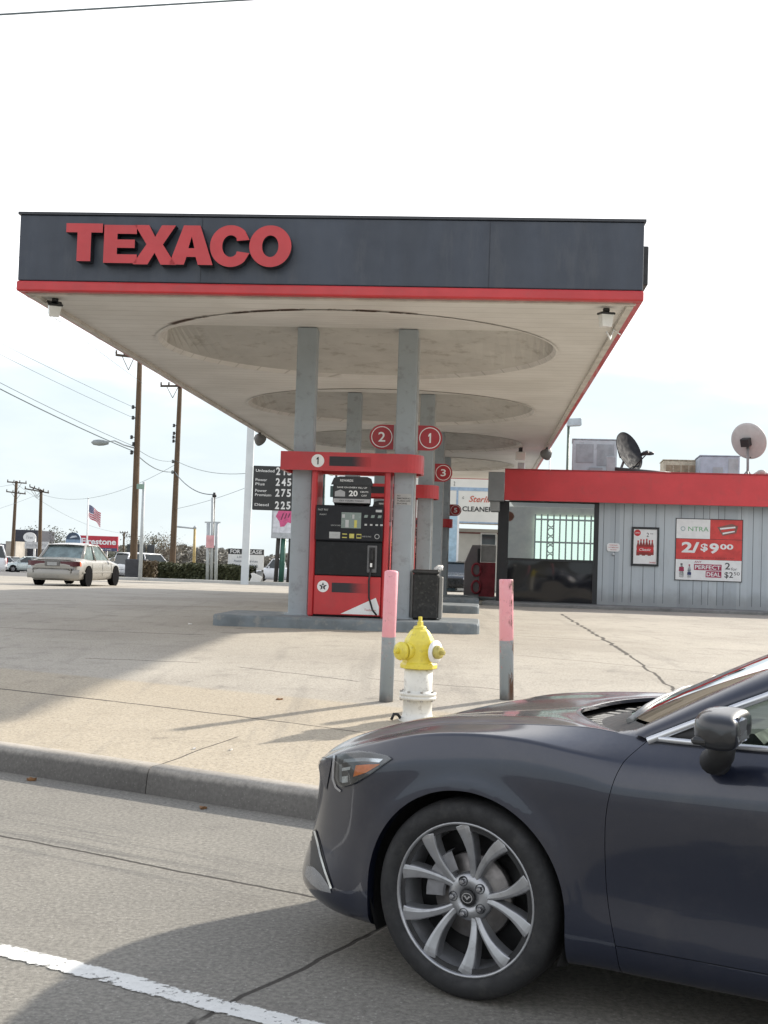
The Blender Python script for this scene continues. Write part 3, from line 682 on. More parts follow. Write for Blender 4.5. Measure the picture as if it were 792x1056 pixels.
    for s in (-1, 1):
        band.M = Matrix.Rotation(0 if s < 0 else pi, 4, 'Z')
        band.k = 1; band.disc((-.53, -Y0 - .003, 2.27), .095)
        band.k = 2; band.text(num if s < 0 else str(int(num) + 1), (-.53, -Y0 - .005, 2.27), .11, .05 if num == '1' and s < 0 else .075, .01)
        band.k = 3; band.poly([(-.36, -Y0 - .003, 2.20), (.25, -Y0 - .003, 2.20), (.25, -Y0 - .003, 2.34), (-.36, -Y0 - .003, 2.34)])
    band.M = Matrix.Identity(4)
    band.build('number_band', [REDP, SIGNW, DARK, GRADB], r)
    return r
xpm = (on_plane(315, 600, -.33).x + on_plane(401, 600, -.33).x)/2 + .05
p1 = make_pump('1', 'nearest red and black fuel pump, number 1, between the two front columns')
P = cw(xpm, 0, 0); p1.location = (P.x, P.y, g(P.x, P.y) + .15); p1.rotation_euler = (0, 0, -CYAW)
for k, num, lb in ((1, '3', 'red and black fuel pump of the second row, partly hidden behind the nearest pump'), (3, '5', 'farthest fuel pump, only its red end band and side showing behind the columns')):
    if k == 1:
        p = make_pump(num, lb)
    else:
        p = make_pump(num, lb)
    P = cw(xpm, ROWS[k], 0); p.location = (P.x, P.y, g(P.x, P.y) + .15); p.rotation_euler = (0, 0, -CYAW)
# ---------------------------------------------------------------- numbered flags on the columns
FRED = pm('flag_red', (.36, .02, .028), .4, .05, 4)
def flag_sign(num, side, row, zc, label):
    P = cw(CX, ROWS[row], zc); r = empty('number_sign', P, -CYAW, label=label, cat='number sign', group='round pump number signs on the columns')
    s = side; x0 = s*.15; xc = s*.358
    mb = MB(); mb.box(min(x0, x0 + s*.03), max(x0, x0 + s*.03), -.03, .03, -.19, .19); mb.build('bracket', pm('bracket_steel', (.45, .45, .45), .5), r)
    mb = MB(); pts = []
    R1 = .185
    if s > 0: pts = [(x0 + .03, -R1), (xc, -R1)] + [(xc + R1*sin(a), -R1*cos(a)) for a in [pi*q/16 for q in range(1, 16)]] + [(xc, R1), (x0 + .03, R1)]
    else: pts = [(x0 - .03, R1), (xc, R1)] + [(xc - R1*sin(a), R1*cos(a)) for a in [pi*q/16 for q in range(1, 16)]] + [(xc, -R1), (x0 - .03, -R1)]
    mb.prism([(x, .0, z) for x, z in pts][::-1], (0, .04, 0)) 
    for q in range(32):
        a0, a1 = 2*pi*q/32, 2*pi*(q+1)/32; ro, ri = .158, .146
        mb.k = 1; mb.poly([(xc + ro*cos(a0), -.003, ro*sin(a0)), (xc + ro*cos(a1), -.003, ro*sin(a1)), (xc + ri*cos(a1), -.003, ri*sin(a1)), (xc + ri*cos(a0), -.003, ri*sin(a0))])
    mb.text(num, (xc, -.004, 0), .145, .06 if num == '1' else .105, .012)
    mb.build('sign_plate', [FRED, SIGNW], r)
    return r
zf = on_plane(420, 451, -.02).z
flag_sign('2', -1, 0, zf, 'round red number 2 sign on the left side of the near right column')
flag_sign('1', 1, 0, zf, 'round red number 1 sign on the right side of the near right column')
flag_sign('3', 1, 1, zf, 'round red number 3 sign on the second row column, right of the number 1 sign')
flag_sign('5', 1, 3, zf - .17, 'small round red number 5 sign far back beneath the canopy beside the cleaners board')
# ---------------------------------------------------------------- black waste bin on the island
def bin_(): 
    a = on_plane(424.5, 634, -.25); b_ = on_plane(451, 636, -.25); tz = on_plane(440, 587.5, -.25).z
    P = cw((a.x + b_.x)/2, 0, 0); gz = g(P.x, P.y) + .15; w = (b_.x - a.x)/2; h = tz + GZ - gz
    r = empty('waste_bin', (P.x, P.y, gz), -CYAW, label='square black waste bin standing at the right end of the nearest pump island', cat='waste bin')
    mb = MB(); mb.box(-w, w, -.25, .25, .01, h - .06, .02); mb.build('container', pm('bin_black', (.018, .018, .017), .7, .3, 7, .2, 0, 0, (.09, .085, .075), .5), r)
    mb = MB(); mb.box(-w - .012, w + .012, -.262, .262, h - .06, h, .02); mb.build('lid', pm('bin_lid', (.035, .034, .033), .5, .2, 6), r)
    mb = MB(); mb.box(w + .003, w + .06, -.20, .20, .02, h - .10, .01); mb.build('side_panel', pm('bin_side', (.22, .215, .20), .6, .1, 5), r)
    mb = MB(); mb.smooth = True
    for q in range(5):
        a = q*1.25; mb.tube([(w - .02 + .05*cos(a), -.1 + .05*sin(a), h + .002), (w + .01 + .03*cos(a+1), -.12, h + .05), (w + .04 - .02*q, -.15 + .04*q, h + .015)], [.03, .025, .012], 7)
    o = mb.build('paper_towel', pm('towel_white', (.75, .75, .73), .8)); o.parent = None
    o.matrix_world = Matrix.Translation(r.location) @ Matrix.Rotation(-CYAW, 4, 'Z'); tag(o, 'crumpled white paper towel lying on the rim of the black bin', 'paper towel')
bin_()
# ---------------------------------------------------------------- store
SY = radians(-8.0)                    # the shop front turns a little towards the camera on its right
S0 = ground_at(617, 33.0, 620); S0.z = 0
Sx = Vector((cos(SY), sin(SY), 0)); Sn = Vector((-sin(SY), cos(SY), 0))     # Sn points into the shop
def sp_(px, py, off=0.0):             # a point of the front wall's plane, in shop coordinates (x along wall, z up)
    v = ray(px, py); d = S0 - Sn*off*-1 - CP; d.z = 0; t = (S0 + Sn*off - CP).dot(Sn) / v.dot(Sn); P = CP + v*t; d = P - S0; return (d.dot(Sx), P.z)
SB = g(S0.x, S0.y)
root_z = SB
def sw(x, y, z): return S0 + Sx*x + Sn*y + Vector((0, 0, z))
store = empty('convenience_store', (S0.x, S0.y, 0), SY, label='low grey-sided convenience shop with broad red fascia and big window', cat='building')
zt = sp_(620, 487.5)[1]; zb_ = sp_(620, 519)[1]; zw = sp_(618, 620)[1]
xL = sp_(513, 560)[0]; xF = sp_(521, 500)[0]; xW0 = sp_(524, 560)[0]; xW1 = sp_(612, 560)[0]; xS = sp_(617, 560)[0]; XE = 13.0; DP = 11.0
print('store z', zt, zb_, zw, SB, 'x', xL, xW0, xW1)
SID, t, ns, lk, b = nt('grey_siding')
sp = ns.new('ShaderNodeSeparateXYZ'); lk.new(coord(t), sp.inputs[0])
nn = ns.new('ShaderNodeTexNoise'); nn.noise_dimensions = '1D'; nn.inputs['Scale'].default_value = 2.2; nn.inputs['Detail'].default_value = 0
lk.new(mth(t, 'FLOOR', mth(t, 'MULTIPLY', sp.outputs[0], 4.0)), nn.inputs['W'])
c = mixc(t, smap(t, nn.outputs['Fac'], .35, .65), (.43, .475, .505), (.50, .545, .57))
c = mixc(t, smap(t, noise(t, 2.0, 8, .7, mapped(t, (2, 1, .35))), .5, .75, 0, .5), c, (.33, .35, .36))
zz = smap(t, mth(t, 'ADD', sp.outputs[2], mth(t, 'MULTIPLY', noise(t, 3, 5), .5)), zw + .25, zw + .75, .5, 0)
c = mixc(t, zz, c, (.16, .15, .14))
lk.new(c, b.inputs['Base Color']); b.inputs['Roughness'].default_value = .7
bumpn(t, noise(t, 14, 5, .6, mapped(t, (4, 1, .4))), .15, .01)
mb = MB(); mb.box(xS, XE, 0, .15, zw - .3, zb_ + .05)
mb.box(xL, xL + .12, .15, DP, SB - .3, zb_ + .05); mb.box(XE - .12, XE, .15, DP, SB - .3, zb_ + .05); mb.box(xL + .12, XE - .12, DP - .15, DP, SB - .3, zb_ + .05)
wall = mb.build('wall', SID, store)
mb = MB(); random.seed(3); x = xS + .12
while x < XE - .2:                     # grooves of the board siding, unevenly spaced like the photo's
    mb.box(x, x + .012, -.0025, .002, zw, zb_)
    x += random.choice([.16, .30, .30, .42, .22, .34])
mb.build('siding_groove', flatm('groove_dark', (.12, .13, .14), .8), wall)
mb = MB(); mb.box(xF, XE + .1, -.35, -.29, zb_, zt, .006); mb.box(XE + .04, XE + .1, -.29, DP, zb_, zt)
fas = mb.build('fascia', pm('store_red', (.60, .048, .055), .4, .08, 1.2, .02, 0, 0, (.42, .06, .06), .35), store)
mb = MB(); mb.box(xF, XE + .12, -.365, -.27, zt + .002, zt + .03); mb.build('fascia_cap', pm('cap_red', (.36, .03, .035), .5), store)
mb = MB(); mb.box(xF + .01, XE + .03, -.285, .0, zb_ + .02, zb_ + .04); mb.build('eave_soffit', pm('eave_dark', (.1, .1, .1), .7), store)
# grey metal return box at the left end of the fascia, and the smaller lamp box below
x5 = sp_(503.5, 500, -.35)[0]; z5 = sp_(508, 486.5, -.35)[1]; z5b = sp_(508, 516.5, -.35)[1]; z5c = sp_(508, 527, -.35)[1]
mb = MB(); mb.box(x5, xF - .006, -.36, .6, z5b, z5, .015); mb.build('fascia_return', pm('return_grey', (.26, .27, .275), .5, .08, 3), store)
mb = MB(); mb.box(x5 + .06, xF - .12, -.30, .4, z5c, z5b - .004, .01); mb.build('lamp_box', pm('return_grey2', (.33, .335, .33), .5), store)
mb = MB(); a = sp_(535, 480, .2); mb.box(sp_(534, 480)[0], sp_(541, 480)[0], -.1, .15, zt + .03, zt + .21, .01); mb.build('roof_vent', ALU, store)
mb = MB(); mb.box(xL, XE, 0, DP, zt - .45, zt - .40); mb.build('roof', pm('roof_grey', (.3, .3, .3), .8), store)
# shop window: black frame, upper pane, glossy black lower pane
FRM = pm('window_frame_black', (.018, .02, .023), .4, .1, 4)
zmid = sp_(560, 577.5)[1]; zwt = zb_ - .03
win = MB(); win.box(xL, xW0, -.03, .12, SB - .1, zb_); win.box(xW1, xS, -.02, .12, SB, zb_)
win.box(xW0, xW1, -.02, .10, zwt, zb_); win.box(xW0, xW1, -.02, .10, zmid - .03, zmid + .03); win.box(xW0, xW1, -.02, .10, SB - .1, SB + .12)
winf = win.build('window', FRM, store)
mb = MB(); mb.poly([(xW0, .03, zmid + .03), (xW1, .03, zmid + .03), (xW1, .03, zwt), (xW0, .03, zwt)]); mb.build('pane', glassy('shop_glass', (.90, .94, .90), .015, .95, 2.3), winf)
mg, t, ns, lk, b = nt('glossy_black_panel'); b.inputs['Base Color'].default_value = (.012, .013, .016, 1); b.inputs['Roughness'].default_value = .04
b.inputs['Specular IOR Level'].default_value = .5; bumpn(t, noise(t, .8, 1, .4), .35, .06)
mb = MB(); P = [[(xW0 + (xW1 - xW0)*i/8, .03, SB + .12 + (zmid - .03 - SB - .12)*j/4) for j in range(5)] for i in range(9)]; mb.grid(P); mb.build('lower_panel', mg, winf)
# room behind the glass: floor, pale walls, a bright barred window on its far side
mb = MB(); mb.box(xL + .12, XE - .12, .15, DP - .15, SB - .02, SB + .03); mb.build('floor', pm('shop_floor', (.3, .29, .27), .5), store)
mb = MB(); xi = xW1 + 1.5
mb.box(xL + .14, xi + 3, 3.2, 3.25, SB + .03, zb_); mb.box(xi + 3, xi + 3.05, .16, 3.2, SB + .03, zb_); mb.build('inner_wall', pm('inner_wall_paint', (.60, .58, .48), .8, .25, 1.5), store)
gx0 = sp_(552, 540, 3.1)[0]; gx1 = sp_(616, 540, 3.1)[0]; gz0 = sp_(590, 580, 3.1)[1]; gz1 = sp_(590, 533, 3.1)[1]
gr = MB(); gr.box(gx0, gx1, 3.12, 3.18, gz0 - .4, gz1, 0); lt = bpy.data.materials.new('window_glow'); lt.use_nodes = True
bb = lt.node_tree.nodes['Principled BSDF']; bb.inputs['Base Color'].default_value = (.6, .75, .68, 1); bb.inputs['Emission Color'].default_value = (.72, .95, .85, 1); bb.inputs['Emission Strength'].default_value = .55
glow_win = gr.build('glowing_window', lt, store)
mb = MB(); n = 11
for q in range(n): x = gx0 + (gx1 - gx0)*q/(n-1); mb.box(x - .022, x + .022, 3.06, 3.10, gz0 - .4, gz1 + .05)
for z in (gz1 - .1, gz1 - .75, gz0 - .1): mb.box(gx0, gx1, 3.05, 3.06, z - .025, z + .025)
for q in range(6):
    z = gz1 - .2 - q*.25; mb.tube([(gx0 + .45 + .09*cos(a), 3.04, z + .11*sin(a)) for a in [2*pi*w/10 for w in range(11)]], .018, 5)
mb.build('security_bars', flatm('bars_teal', (.03, .13, .10), .5), glow_win)
# small round notice plate and tap on the wall
mb = MB(); a = sp_(626, 560); c_ = sp_(639, 569); x0, x1, z0, z1 = a[0], c_[0], c_[1], a[1]
pts = [(x0 + .05*0, z0 + .04), (x0 + .04, z0), (x1 - .04, z0), (x1, z0 + .04), (x1, z1 - .04), (x1 - .04, z1), (x0 + .04, z1), (x0, z1 - .04)]
mb.prism([(x, -.02, z) for x, z in pts], (0, -.008, 0)); mb.k = 1
for q, (s, w) in enumerate((('PARKING', .2), ('CUSTOMERS ONLY', .27), ('NOTICE', .16))): mb.text(s, ((x0+x1)/2, -.0295, z1 - .05 - q*.06), .03, w, .012)
mb.M = Matrix.Identity(4)
o = mb.build('wall_notice', [SIGNW, pm('notice_red', (.5, .08, .1), .5)]); o.matrix_world = Matrix.Translation((S0.x, S0.y, 0)) @ Matrix.Rotation(SY, 4, 'Z'); tag(o, 'small white notice plate with red print on the grey siding left of the bottle poster', 'notice')
mb = MB(); a = sp_(632.5, 571.5); mb.lathe([(.035, 0), (.035, -.05), (.02, -.055)], (a[0], 0, a[1]), 'y', 12); mb.build('wall_tap', ALU, store)
def sframe(o): o.matrix_world = Matrix.Translation((S0.x, S0.y, 0)) @ Matrix.Rotation(SY, 4, 'Z'); return o
# ---- framed bottle poster
a = sp_(651.5, 543.2); c_ = sp_(679, 584.2); x0, x1, z0, z1 = a[0], c_[0], c_[1], a[1]
fr = sframe(empty('bottle_poster', (0,0,0), label='small poster in a black frame with six red bottles and a round red badge', cat='poster'))
mb = MB(); w = .055
for q in ((x0, x0+w, z0, z1), (x1-w, x1, z0, z1), (x0+w, x1-w, z0, z0+w), (x0+w, x1-w, z1-w, z1)): mb.box(q[0], q[1], -.045, -.003, q[2], q[3], .006)
mb.build('frame', FRM, fr)
mb = MB(); mb.box(x0+w, x1-w, -.022, -.004, z0+w, z1-w)
H = z1 - z0; cx_ = (x0+x1)/2; yy = -.0245
mb.k = 1; mb.disc((x0 + w + .095, yy, z1 - w - .10), .085); mb.k = 0; mb.text('OPEN', (x0 + w + .095, yy - .001, z1 - w - .10), .035, .12, .01)
def bottle(mb, x, zb0, h, w, k, kc):
    mb.k = k; mb.poly([(x-w, yy, zb0), (x+w, yy, zb0), (x+w*1.0, yy, zb0+h*.30), (x+w*.82, yy, zb0+h*.42), (x+w, yy, zb0+h*.58), (x+w*.4, yy, zb0+h*.84), (x+w*.38, yy, zb0+h*.93), (x-w*.38, yy, zb0+h*.93), (x-w*.4, yy, zb0+h*.84), (x-w, yy, zb0+h*.58), (x-w*.82, yy, zb0+h*.42), (x-w, yy, zb0+h*.30)])
    mb.k = kc; mb.poly([(x-w*.45, yy-.001, zb0+h*.90), (x+w*.45, yy-.001, zb0+h*.90), (x+w*.45, yy-.001, zb0+h), (x-w*.45, yy-.001, zb0+h)])
for q, dx in enumerate((-.19, -.115, -.04, .04, .115, .19)): bottle(mb, cx_ + dx*.95, z0 + .27 + .02*(q % 2), .40 + .03*(2 - abs(q - 2.5))*.5, .042, 2, 1)
mb.k = 1; mb.poly([(cx_-.21, yy-.002, z0+.36), (cx_+.21, yy-.002, z0+.36), (cx_+.21, yy-.002, z0+.50), (cx_-.21, yy-.002, z0+.50)]); mb.k = 0; mb.text('Classic', (cx_, yy-.003, z0+.43), .07, .30, .01, shear=.3)
mb.k = 3; mb.text('2', (cx_ + .06, yy, z1 - .20), .11, .06); mb.text('FOR', (cx_ + .16, yy, z1 - .17), .03, .08); mb.k = 1; mb.text('SHARE', (x1 - w - .10, yy, z0 + w + .04), .04, .16, .01)
mb.build('print', [SIGNW, pm('poster_red', (.55, .03, .035), .5), pm('poster_bottle', (.28, .035, .03), .5), DARK], fr)
# ---- big three-part price poster
a = sp_(697.8, 535.0); c_ = sp_(764.2, 600); x0 = a[0]; x1 = c_[0]; z1 = a[1]; z0 = sp_(697, 597.5)[1]
fr = sframe(empty('price_poster', (0,0,0), label='large white and red three-part price poster on the grey siding right of the bottle poster', cat='poster'))
mb = MB(); mb.box(x0 - .02, x1 + .02, -.02, -.003, z0 - .02, z1 + .02); mb.build('backing', FRM, fr)
W_ = x1 - x0; H = z1 - z0; za = z0 + H*.335; zb2 = z0 + H*.675; xm = x0 + W_*.515; yy = -.0215
def R_(mb, k, xa, xb, zc, zd, y=yy): mb.k = k; mb.poly([(xa, y, zc), (xb, y, zc), (xb, y, zd), (xa, y, zd)])
mb = MB(); R_(mb, 0, x0, xm - .004, zb2 + .01, z1); R_(mb, 1, xm, x1, zb2 + .01, z1)
mb.k = 2; mb.text('NTRA', (x0 + W_*.335, yy-.001, zb2 + H*.165), .115, W_*.31, 0)
for q in range(16):
    a0 = 2*pi*q/16; a1 = a0 + pi/14; ro, ri = .062, .038; ox, oz = x0 + W_*.10, zb2 + H*.165
    mb.k = 3 if q % 2 else 2; mb.poly([(ox + ro*cos(a0), yy-.001, oz + ro*sin(a0)), (ox + ro*cos(a1), yy-.001, oz + ro*sin(a1)), (ox + ri*cos(a1), yy-.001, oz + ri*sin(a1)), (ox + ri*cos(a0), yy-.001, oz + ri*sin(a0))])
# printed carton
ox, oz = x0 + W_*.79, zb2 + H*.165
mb.k = 4; mb.poly([(ox-.28, yy-.001, oz+.06), (ox-.14, yy-.001, oz-.16), (ox+.20, yy-.001, oz-.08), (ox+.24, yy-.001, oz+.10), (ox+.08, yy-.001, oz+.16)])
mb.k = 0; mb.poly([(ox-.20, yy-.002, oz+.0), (ox+.18, yy-.002, oz+.05), (ox+.17, yy-.002, oz+.09), (ox-.22, yy-.002, oz+.04)]); mb.poly([(ox-.14, yy-.002, oz-.12), (ox+.16, yy-.002, oz-.05), (ox+.16, yy-.002, oz-.02), (ox-.15, yy-.002, oz-.08)])
mb.k = 1; mb.poly([(ox-.17, yy-.002, oz-.07), (ox+.15, yy-.002, oz-.01), (ox+.16, yy-.002, oz+.04), (ox-.19, yy-.002, oz-.01)])
mb.build('top_panel', [SIGNW, pm('poster_red2', (.62, .055, .05), .45), pm('poster_green', (.12, .38, .16), .5), pm('poster_blue', (.08, .12, .35), .5), pm('poster_brown', (.22, .10, .08), .5)], fr)
mb = MB(); R_(mb, 1, x0, x1, za + .006, zb2)
mb.k = 0; zc = za + H*.20; mb.text('2/', (x0 + W_*.22, yy-.001, zc), .28, W_*.27, .035, shear=.0); mb.text('$', (x0 + W_*.43, yy-.001, zc), .22, W_*.11, .03); mb.text('9', (x0 + W_*.58, yy-.001, zc - .01), .27, W_*.145, .035); mb.text('00', (x0 + W_*.77, yy-.001, zc + .04), .14, W_*.20, .03)
mb.k = 2; mb.text('LIMITED TIME WHILE SUPPLIES LAST', (x0 + W_*.52, yy-.001, za + .055), .03, W_*.75)
mb.build('middle_panel', [SIGNW, MATS['poster_red2'], pm('print_dark_red', (.2, .02, .02), .5)], fr)
mb = MB(); R_(mb, 0, x0, x1, z0, za)
MAG = pm('poster_magenta', (.36, .025, .08), .5)
mb.k = 1; mb.text('ANY', (x0 + W_*.34, yy-.001, za - .055), .055, W_*.11, .01)
R_(mb, 1, x0 + W_*.28, x0 + W_*.70, z0 + H*.165, z0 + H*.265, yy-.0005); R_(mb, 1, x0 + W_*.46, x0 + W_*.70, z0 + H*.05, z0 + H*.155, yy-.0005)
mb.k = 0; mb.text('PERFECT', (x0 + W_*.49, yy-.002, z0 + H*.215), .105, W_*.39, .02); mb.text('DEAL', (x0 + W_*.58, yy-.002, z0 + H*.102), .105, W_*.21, .02)
mb.k = 2; mb.text('2', (x0 + W_*.79, yy-.001, z0 + H*.245), .17, W_*.08, .01); mb.text('for', (x0 + W_*.89, yy-.001, z0 + H*.20), .075, W_*.09); mb.text('$2', (x0 + W_*.81, yy-.001, z0 + H*.095), .17, W_*.13, .01); mb.text('50', (x0 + W_*.93, yy-.001, z0 + H*.125), .085, W_*.09)
yy0 = yy; bottle(mb, x0 + W_*.09, z0 + .06, .36, .06, 3, 2); bottle(mb, x0 + W_*.21, z0 + .06, .34, .045, 4, 1)
mb.k = 1; mb.poly([(x0+W_*.05, yy-.002, z0+.22), (x0+W_*.13, yy-.002, z0+.22), (x0+W_*.125, yy-.002, z0+.33), (x0+W_*.055, yy-.002, z0+.33)])
mb.k = 5; mb.poly([(x0+W_*.18, yy-.002, z0+.13), (x0+W_*.24, yy-.002, z0+.13), (x0+W_*.24, yy-.002, z0+.20), (x0+W_*.18, yy-.002, z0+.20)])
mb.build('bottom_panel', [SIGNW, MAG, DARK, pm('bottle_dark', (.05, .14, .09), .4), pm('bottle_clear', (.5, .58, .66), .3), pm('bottle_label', (.02, .03, .12), .4)], fr)
# paving strip along the wall
mb = MB(); mb.box(xL - .3, XE, -1.25, -.003, SB - .15, SB + .10, .02)
o = sframe(mb.build('shop_pavement', pm('shop_paving', (.20, .20, .195), .85, .2, 2, .2, 0, 0, (.1, .1, .1), .5))); tag(o, kind='structure')
# ---------------------------------------------------------------- things on the shop roof
ZR = zt - .40
def roof_pt(px, off): x, z = sp_(px, 480, off); return x
def ac_unit(px0, px1, ptop_, off, depth, mat, label, rust=None, kind=0):
    x0 = sp_(px0, 480, off)[0]; x1 = sp_(px1, 480, off)[0]; zt_ = sp_((px0 + px1)/2, ptop_, off)[1]
    r = sframe(empty('roof_unit', (0, 0, 0), label=label, cat='air conditioner', group='air conditioning units on the shop roof')); r.location = sw((x0+x1)/2, off, ZR)
    w = (x1 - x0)/2; h = zt_ - ZR
    mb = MB(); mb.box(-w, w, 0, depth, .08, h - .03, .02); mb.box(-w + .05, w - .05, .05, depth - .05, .0, .08); mb.build('casing', mat, r)
    mb = MB(); mb.box(-w - .02, w + .02, -.02, depth + .02, h - .028, h, .008); mb.build('lid', mat, r)
    mb = MB()
    if kind == 0:
        mb.box(-w + .1, -w*.05, -.012, -.001, h*.55, h*.9, .004); mb.box(w*.1, w - .08, -.012, -.001, h*.50, h*.9, .004)
        mb.box(-w*.25, w*.35, -.35, -.01, .1, h*.45, .01)
        mb.box(-w + .05, -w*.45, -.20, -.01, .1, h*.32, .01)
    elif kind == 1:
        for q in range(4): mb.box(-w + .08 + q*(2*w - .16)/4, -w + .05 + (q+1)*(2*w - .16)/4, -.010, -.001, h*.2, h*.85)
    else:
        mb.box(-w*.35, w*.15, -.012, -.001, h*.55, h*.70); mb.box(w*.42, w - .04, -.010, -.001, h*.12, h*.92)
    mb.build('access_panel', pm('access_panel_grey', (.34, .37, .39), .5, .15, 4) if kind != 1 else pm('rust_panel', (.30, .235, .16), .8, .3, 6), r)
    if kind == 0:
        mb = MB(); mb.box(w*.52, w*.92, -.30, -.20, h*.38, h*.66, .01); mb.tube([(w*.7, -.2, h*.4), (w*.72, -.15, .15), (w*1.3, -.1, .1)], .03, 7); mb.build('electrical_box', pm('ebox', (.48, .52, .54), .5), r)
        mb = MB(); mb.lathe([(.10, 0), (.12, .02), (.12, .14), (.02, .2)], (-w - .12, .1, h*.12), 'z', 12); mb.box(-w - .16, -w, .02, .2, .05, h*.12 + .01); mb.build('valve', DARK, r)
    return r
ac_unit(590, 636, 452.5, 2.2, 1.3, pm('ac_paint_blue', (.50, .55, .58), .5, .08, 3, .02, 0, 0, (.25, .27, .27), .4), 'large pale blue-grey roof unit with pipework behind the dark dish')
ac_unit(684, 722, 474, 3.2, 1.2, pm('ac_paint_rust', (.52, .47, .36), .7, .2, 5, .05, 0, 0, (.16, .09, .05), .8), 'rust-stained beige roof unit standing in the middle of the shop roof', kind=1)
ac_unit(722, 763, 469.5, 2.0, 1.3, pm('ac_paint_grey', (.38, .43, .50), .5, .12, 4), 'blue-grey roof unit behind the pale dish mount', kind=2)
def dish(px, py, rad_px, off, mat, label, tilt, yawd, mastpx, dark=False):
    # mast foot on the roof, then a shallow bowl on a short arm with feed horn
    x, z = sp_(px, py, off); xf = sp_(mastpx, 488, off)[0]; R = rad_px / (FPX / 34.0)
    r = sframe(empty('satellite_dish', (0, 0, 0), label=label, cat='satellite dish', group='satellite dishes on the shop roof')); r.location = sw(xf, off, ZR)
    dx, dz = x - xf, z - ZR
    mb = MB(); mb.tube([(0, 0, 0), (0, 0, dz*.55), (dx*.8, -.0, dz*.9)], .035, 8); mb.tube([(-.5, .2, 0), (0, 0, dz*.45)], .018, 6); mb.tube([(.5, .2, 0), (0, 0, dz*.45)], .018, 6); mb.tube([(0, -.45, 0), (0, 0, dz*.45)], .018, 6); mb.build('mount', pm('mount_grey', (.2, .2, .2), .5), r)
    T = Matrix.Translation((dx, 0, dz)) @ Matrix.Rotation(yawd, 4, 'Z') @ Matrix.Rotation(tilt, 4, 'X')
    mb = MB(); mb.M = T; prof = [(0.001, .0)] + [(R*q/8, .16*R*(q/8)**2 - 0) for q in range(1, 9)]
    front = prof + [(R*1.012, .16*R + .004), (R*1.0, .16*R - .02)] + [(R*q/8, .16*R*(q/8)**2 - .02) for q in range(7, 0, -1)] + [(.001, -.02)]
    mb.lathe([(a, -h) for a, h in front], ax='y', n=36); mb.build('reflector', mat, r)
    mb = MB(); mb.M = T
    mb.tube([(0, .02, 0), (0, .12, 0)], .09, 10) ; mb.box(-.12, .12, .02, .2, -.1, .12, .01); mb.build('bracket', DARK, r)
    mb = MB(); mb.M = T; mb.tube([(0, -.02, -R*.9), (0, -R*1.15, -R*.45)], .018, 6); mb.lathe([(.03, 0), (.05, .05), (.05, .2), (.03, .24)], (0, -R*1.15, -R*.42), 'y', 12); mb.build('feed_horn', DARK, r)
    return r
dish(646.5, 466.5, 21, .9, pm('dish_dark', (.022, .024, .028), .8, .1, 3, spec=.2), 'dark grey tilted satellite dish at the left of the shop roof', -.35, 1.95 - pi/2 + .55, 640)
dish(771, 455.5, 19, 1.0, pm('dish_pale', (.46, .44, .43), .5, .1, 3), 'pale pinkish grey satellite dish near the right end of the roof', -.35, 2.55, 771)
mb = MB(); x, z = sp_(668, 467.5, .9); mb.M = Matrix.Translation((x, .9, z)); mb.lathe([(.03, -.14), (.055, -.12), (.055, .06), (.035, .16)], ax='x', n=12); mb.tube([(0, 0, 0), (-.2, .1, -.2), (-.28, .15, ZR - z)], .014, 6)
mb.M = Matrix.Identity(4); xa = sp_(634, 485, .6)[0]; xb = sp_(692, 487, .6)[0]
tag(sframe(mb.build('antenna', DARK)), 'small dark rod antenna sticking up just right of the dark dish', 'antenna')
mb = MB(); mb.tube([(xa, .6, sp_(634, 483.5, .6)[1]), (xb, .6, sp_(691, 488.5, .6)[1])], .05, 8); mb.tube([(xa + .5, .6, ZR), (xa + .5, .6, sp_(645, 486, .6)[1])], .03, 6); mb.tube([(xb - .2, .6, ZR), (xb - .2, .6, sp_(690, 488, .6)[1])], .03, 6)
tag(sframe(mb.build('roof_pipe', pm('pipe_dark', (.05, .05, .05), .6))), 'thin dark pipe running low along the front of the shop roof', 'pipe')
x, z = sp_(787, 486, .5)
mb = MB(); mb.M = Matrix.Translation((x, .5, 0)); mb.tube([(-.3, 0, zt + .02), (-.1, 0, zt + .16), (.15, 0, zt + .1), (.2, 0, ZR)], .04, 8); mb.lathe([(.05, 0), (.1, .03), (.1, .12), (.04, .14)], (-.05, -.1, zt + .06), 'z', 10)
tag(sframe(mb.build('roof_fitting', pm('fitting_grey', (.4, .38, .36), .5))), 'small curved grey pipe fitting at the right end of the roof edge', 'pipe')
# tall lamp behind the roof
P = ground_at(583, 44, 560); H = atY(584, 436, 44).z - P.z
r = empty('area_lamp', P, 0, label='thin pole with a square white floodlight rising behind the shop roof beside the canopy', cat='lamp post')
mb = MB(); mb.tube([(0, 0, 0), (0, 0, H - .05)], [.06, .045], 10); mb.build('pole', pm('pole_green', (.12, .15, .12), .5), r)
mb = MB(); mb.M = Matrix.Translation((.0, 0, H)) @ Matrix.Rotation(-.08, 4, 'Y'); mb.tube([(0, 0, -.08), (.15, 0, 0)], .03, 6); mb.box(-.06, .42, -.25, .12, -.13, .13, .02); mb.build('lamp_head', pm('lamphead', (.42, .47, .5), .4), r)
P = ground_at(564.5, 70, 560)
mb = MB(); mb.tube([(0, 0, 0), (0, 0, atY(564.5, 452, 70).z - P.z)], .05, 6); o = mb.build('thin_mast', WHITE); o.location = P; tag(o, 'very thin pale mast seen between the canopy edge and the shop roof', 'pole')
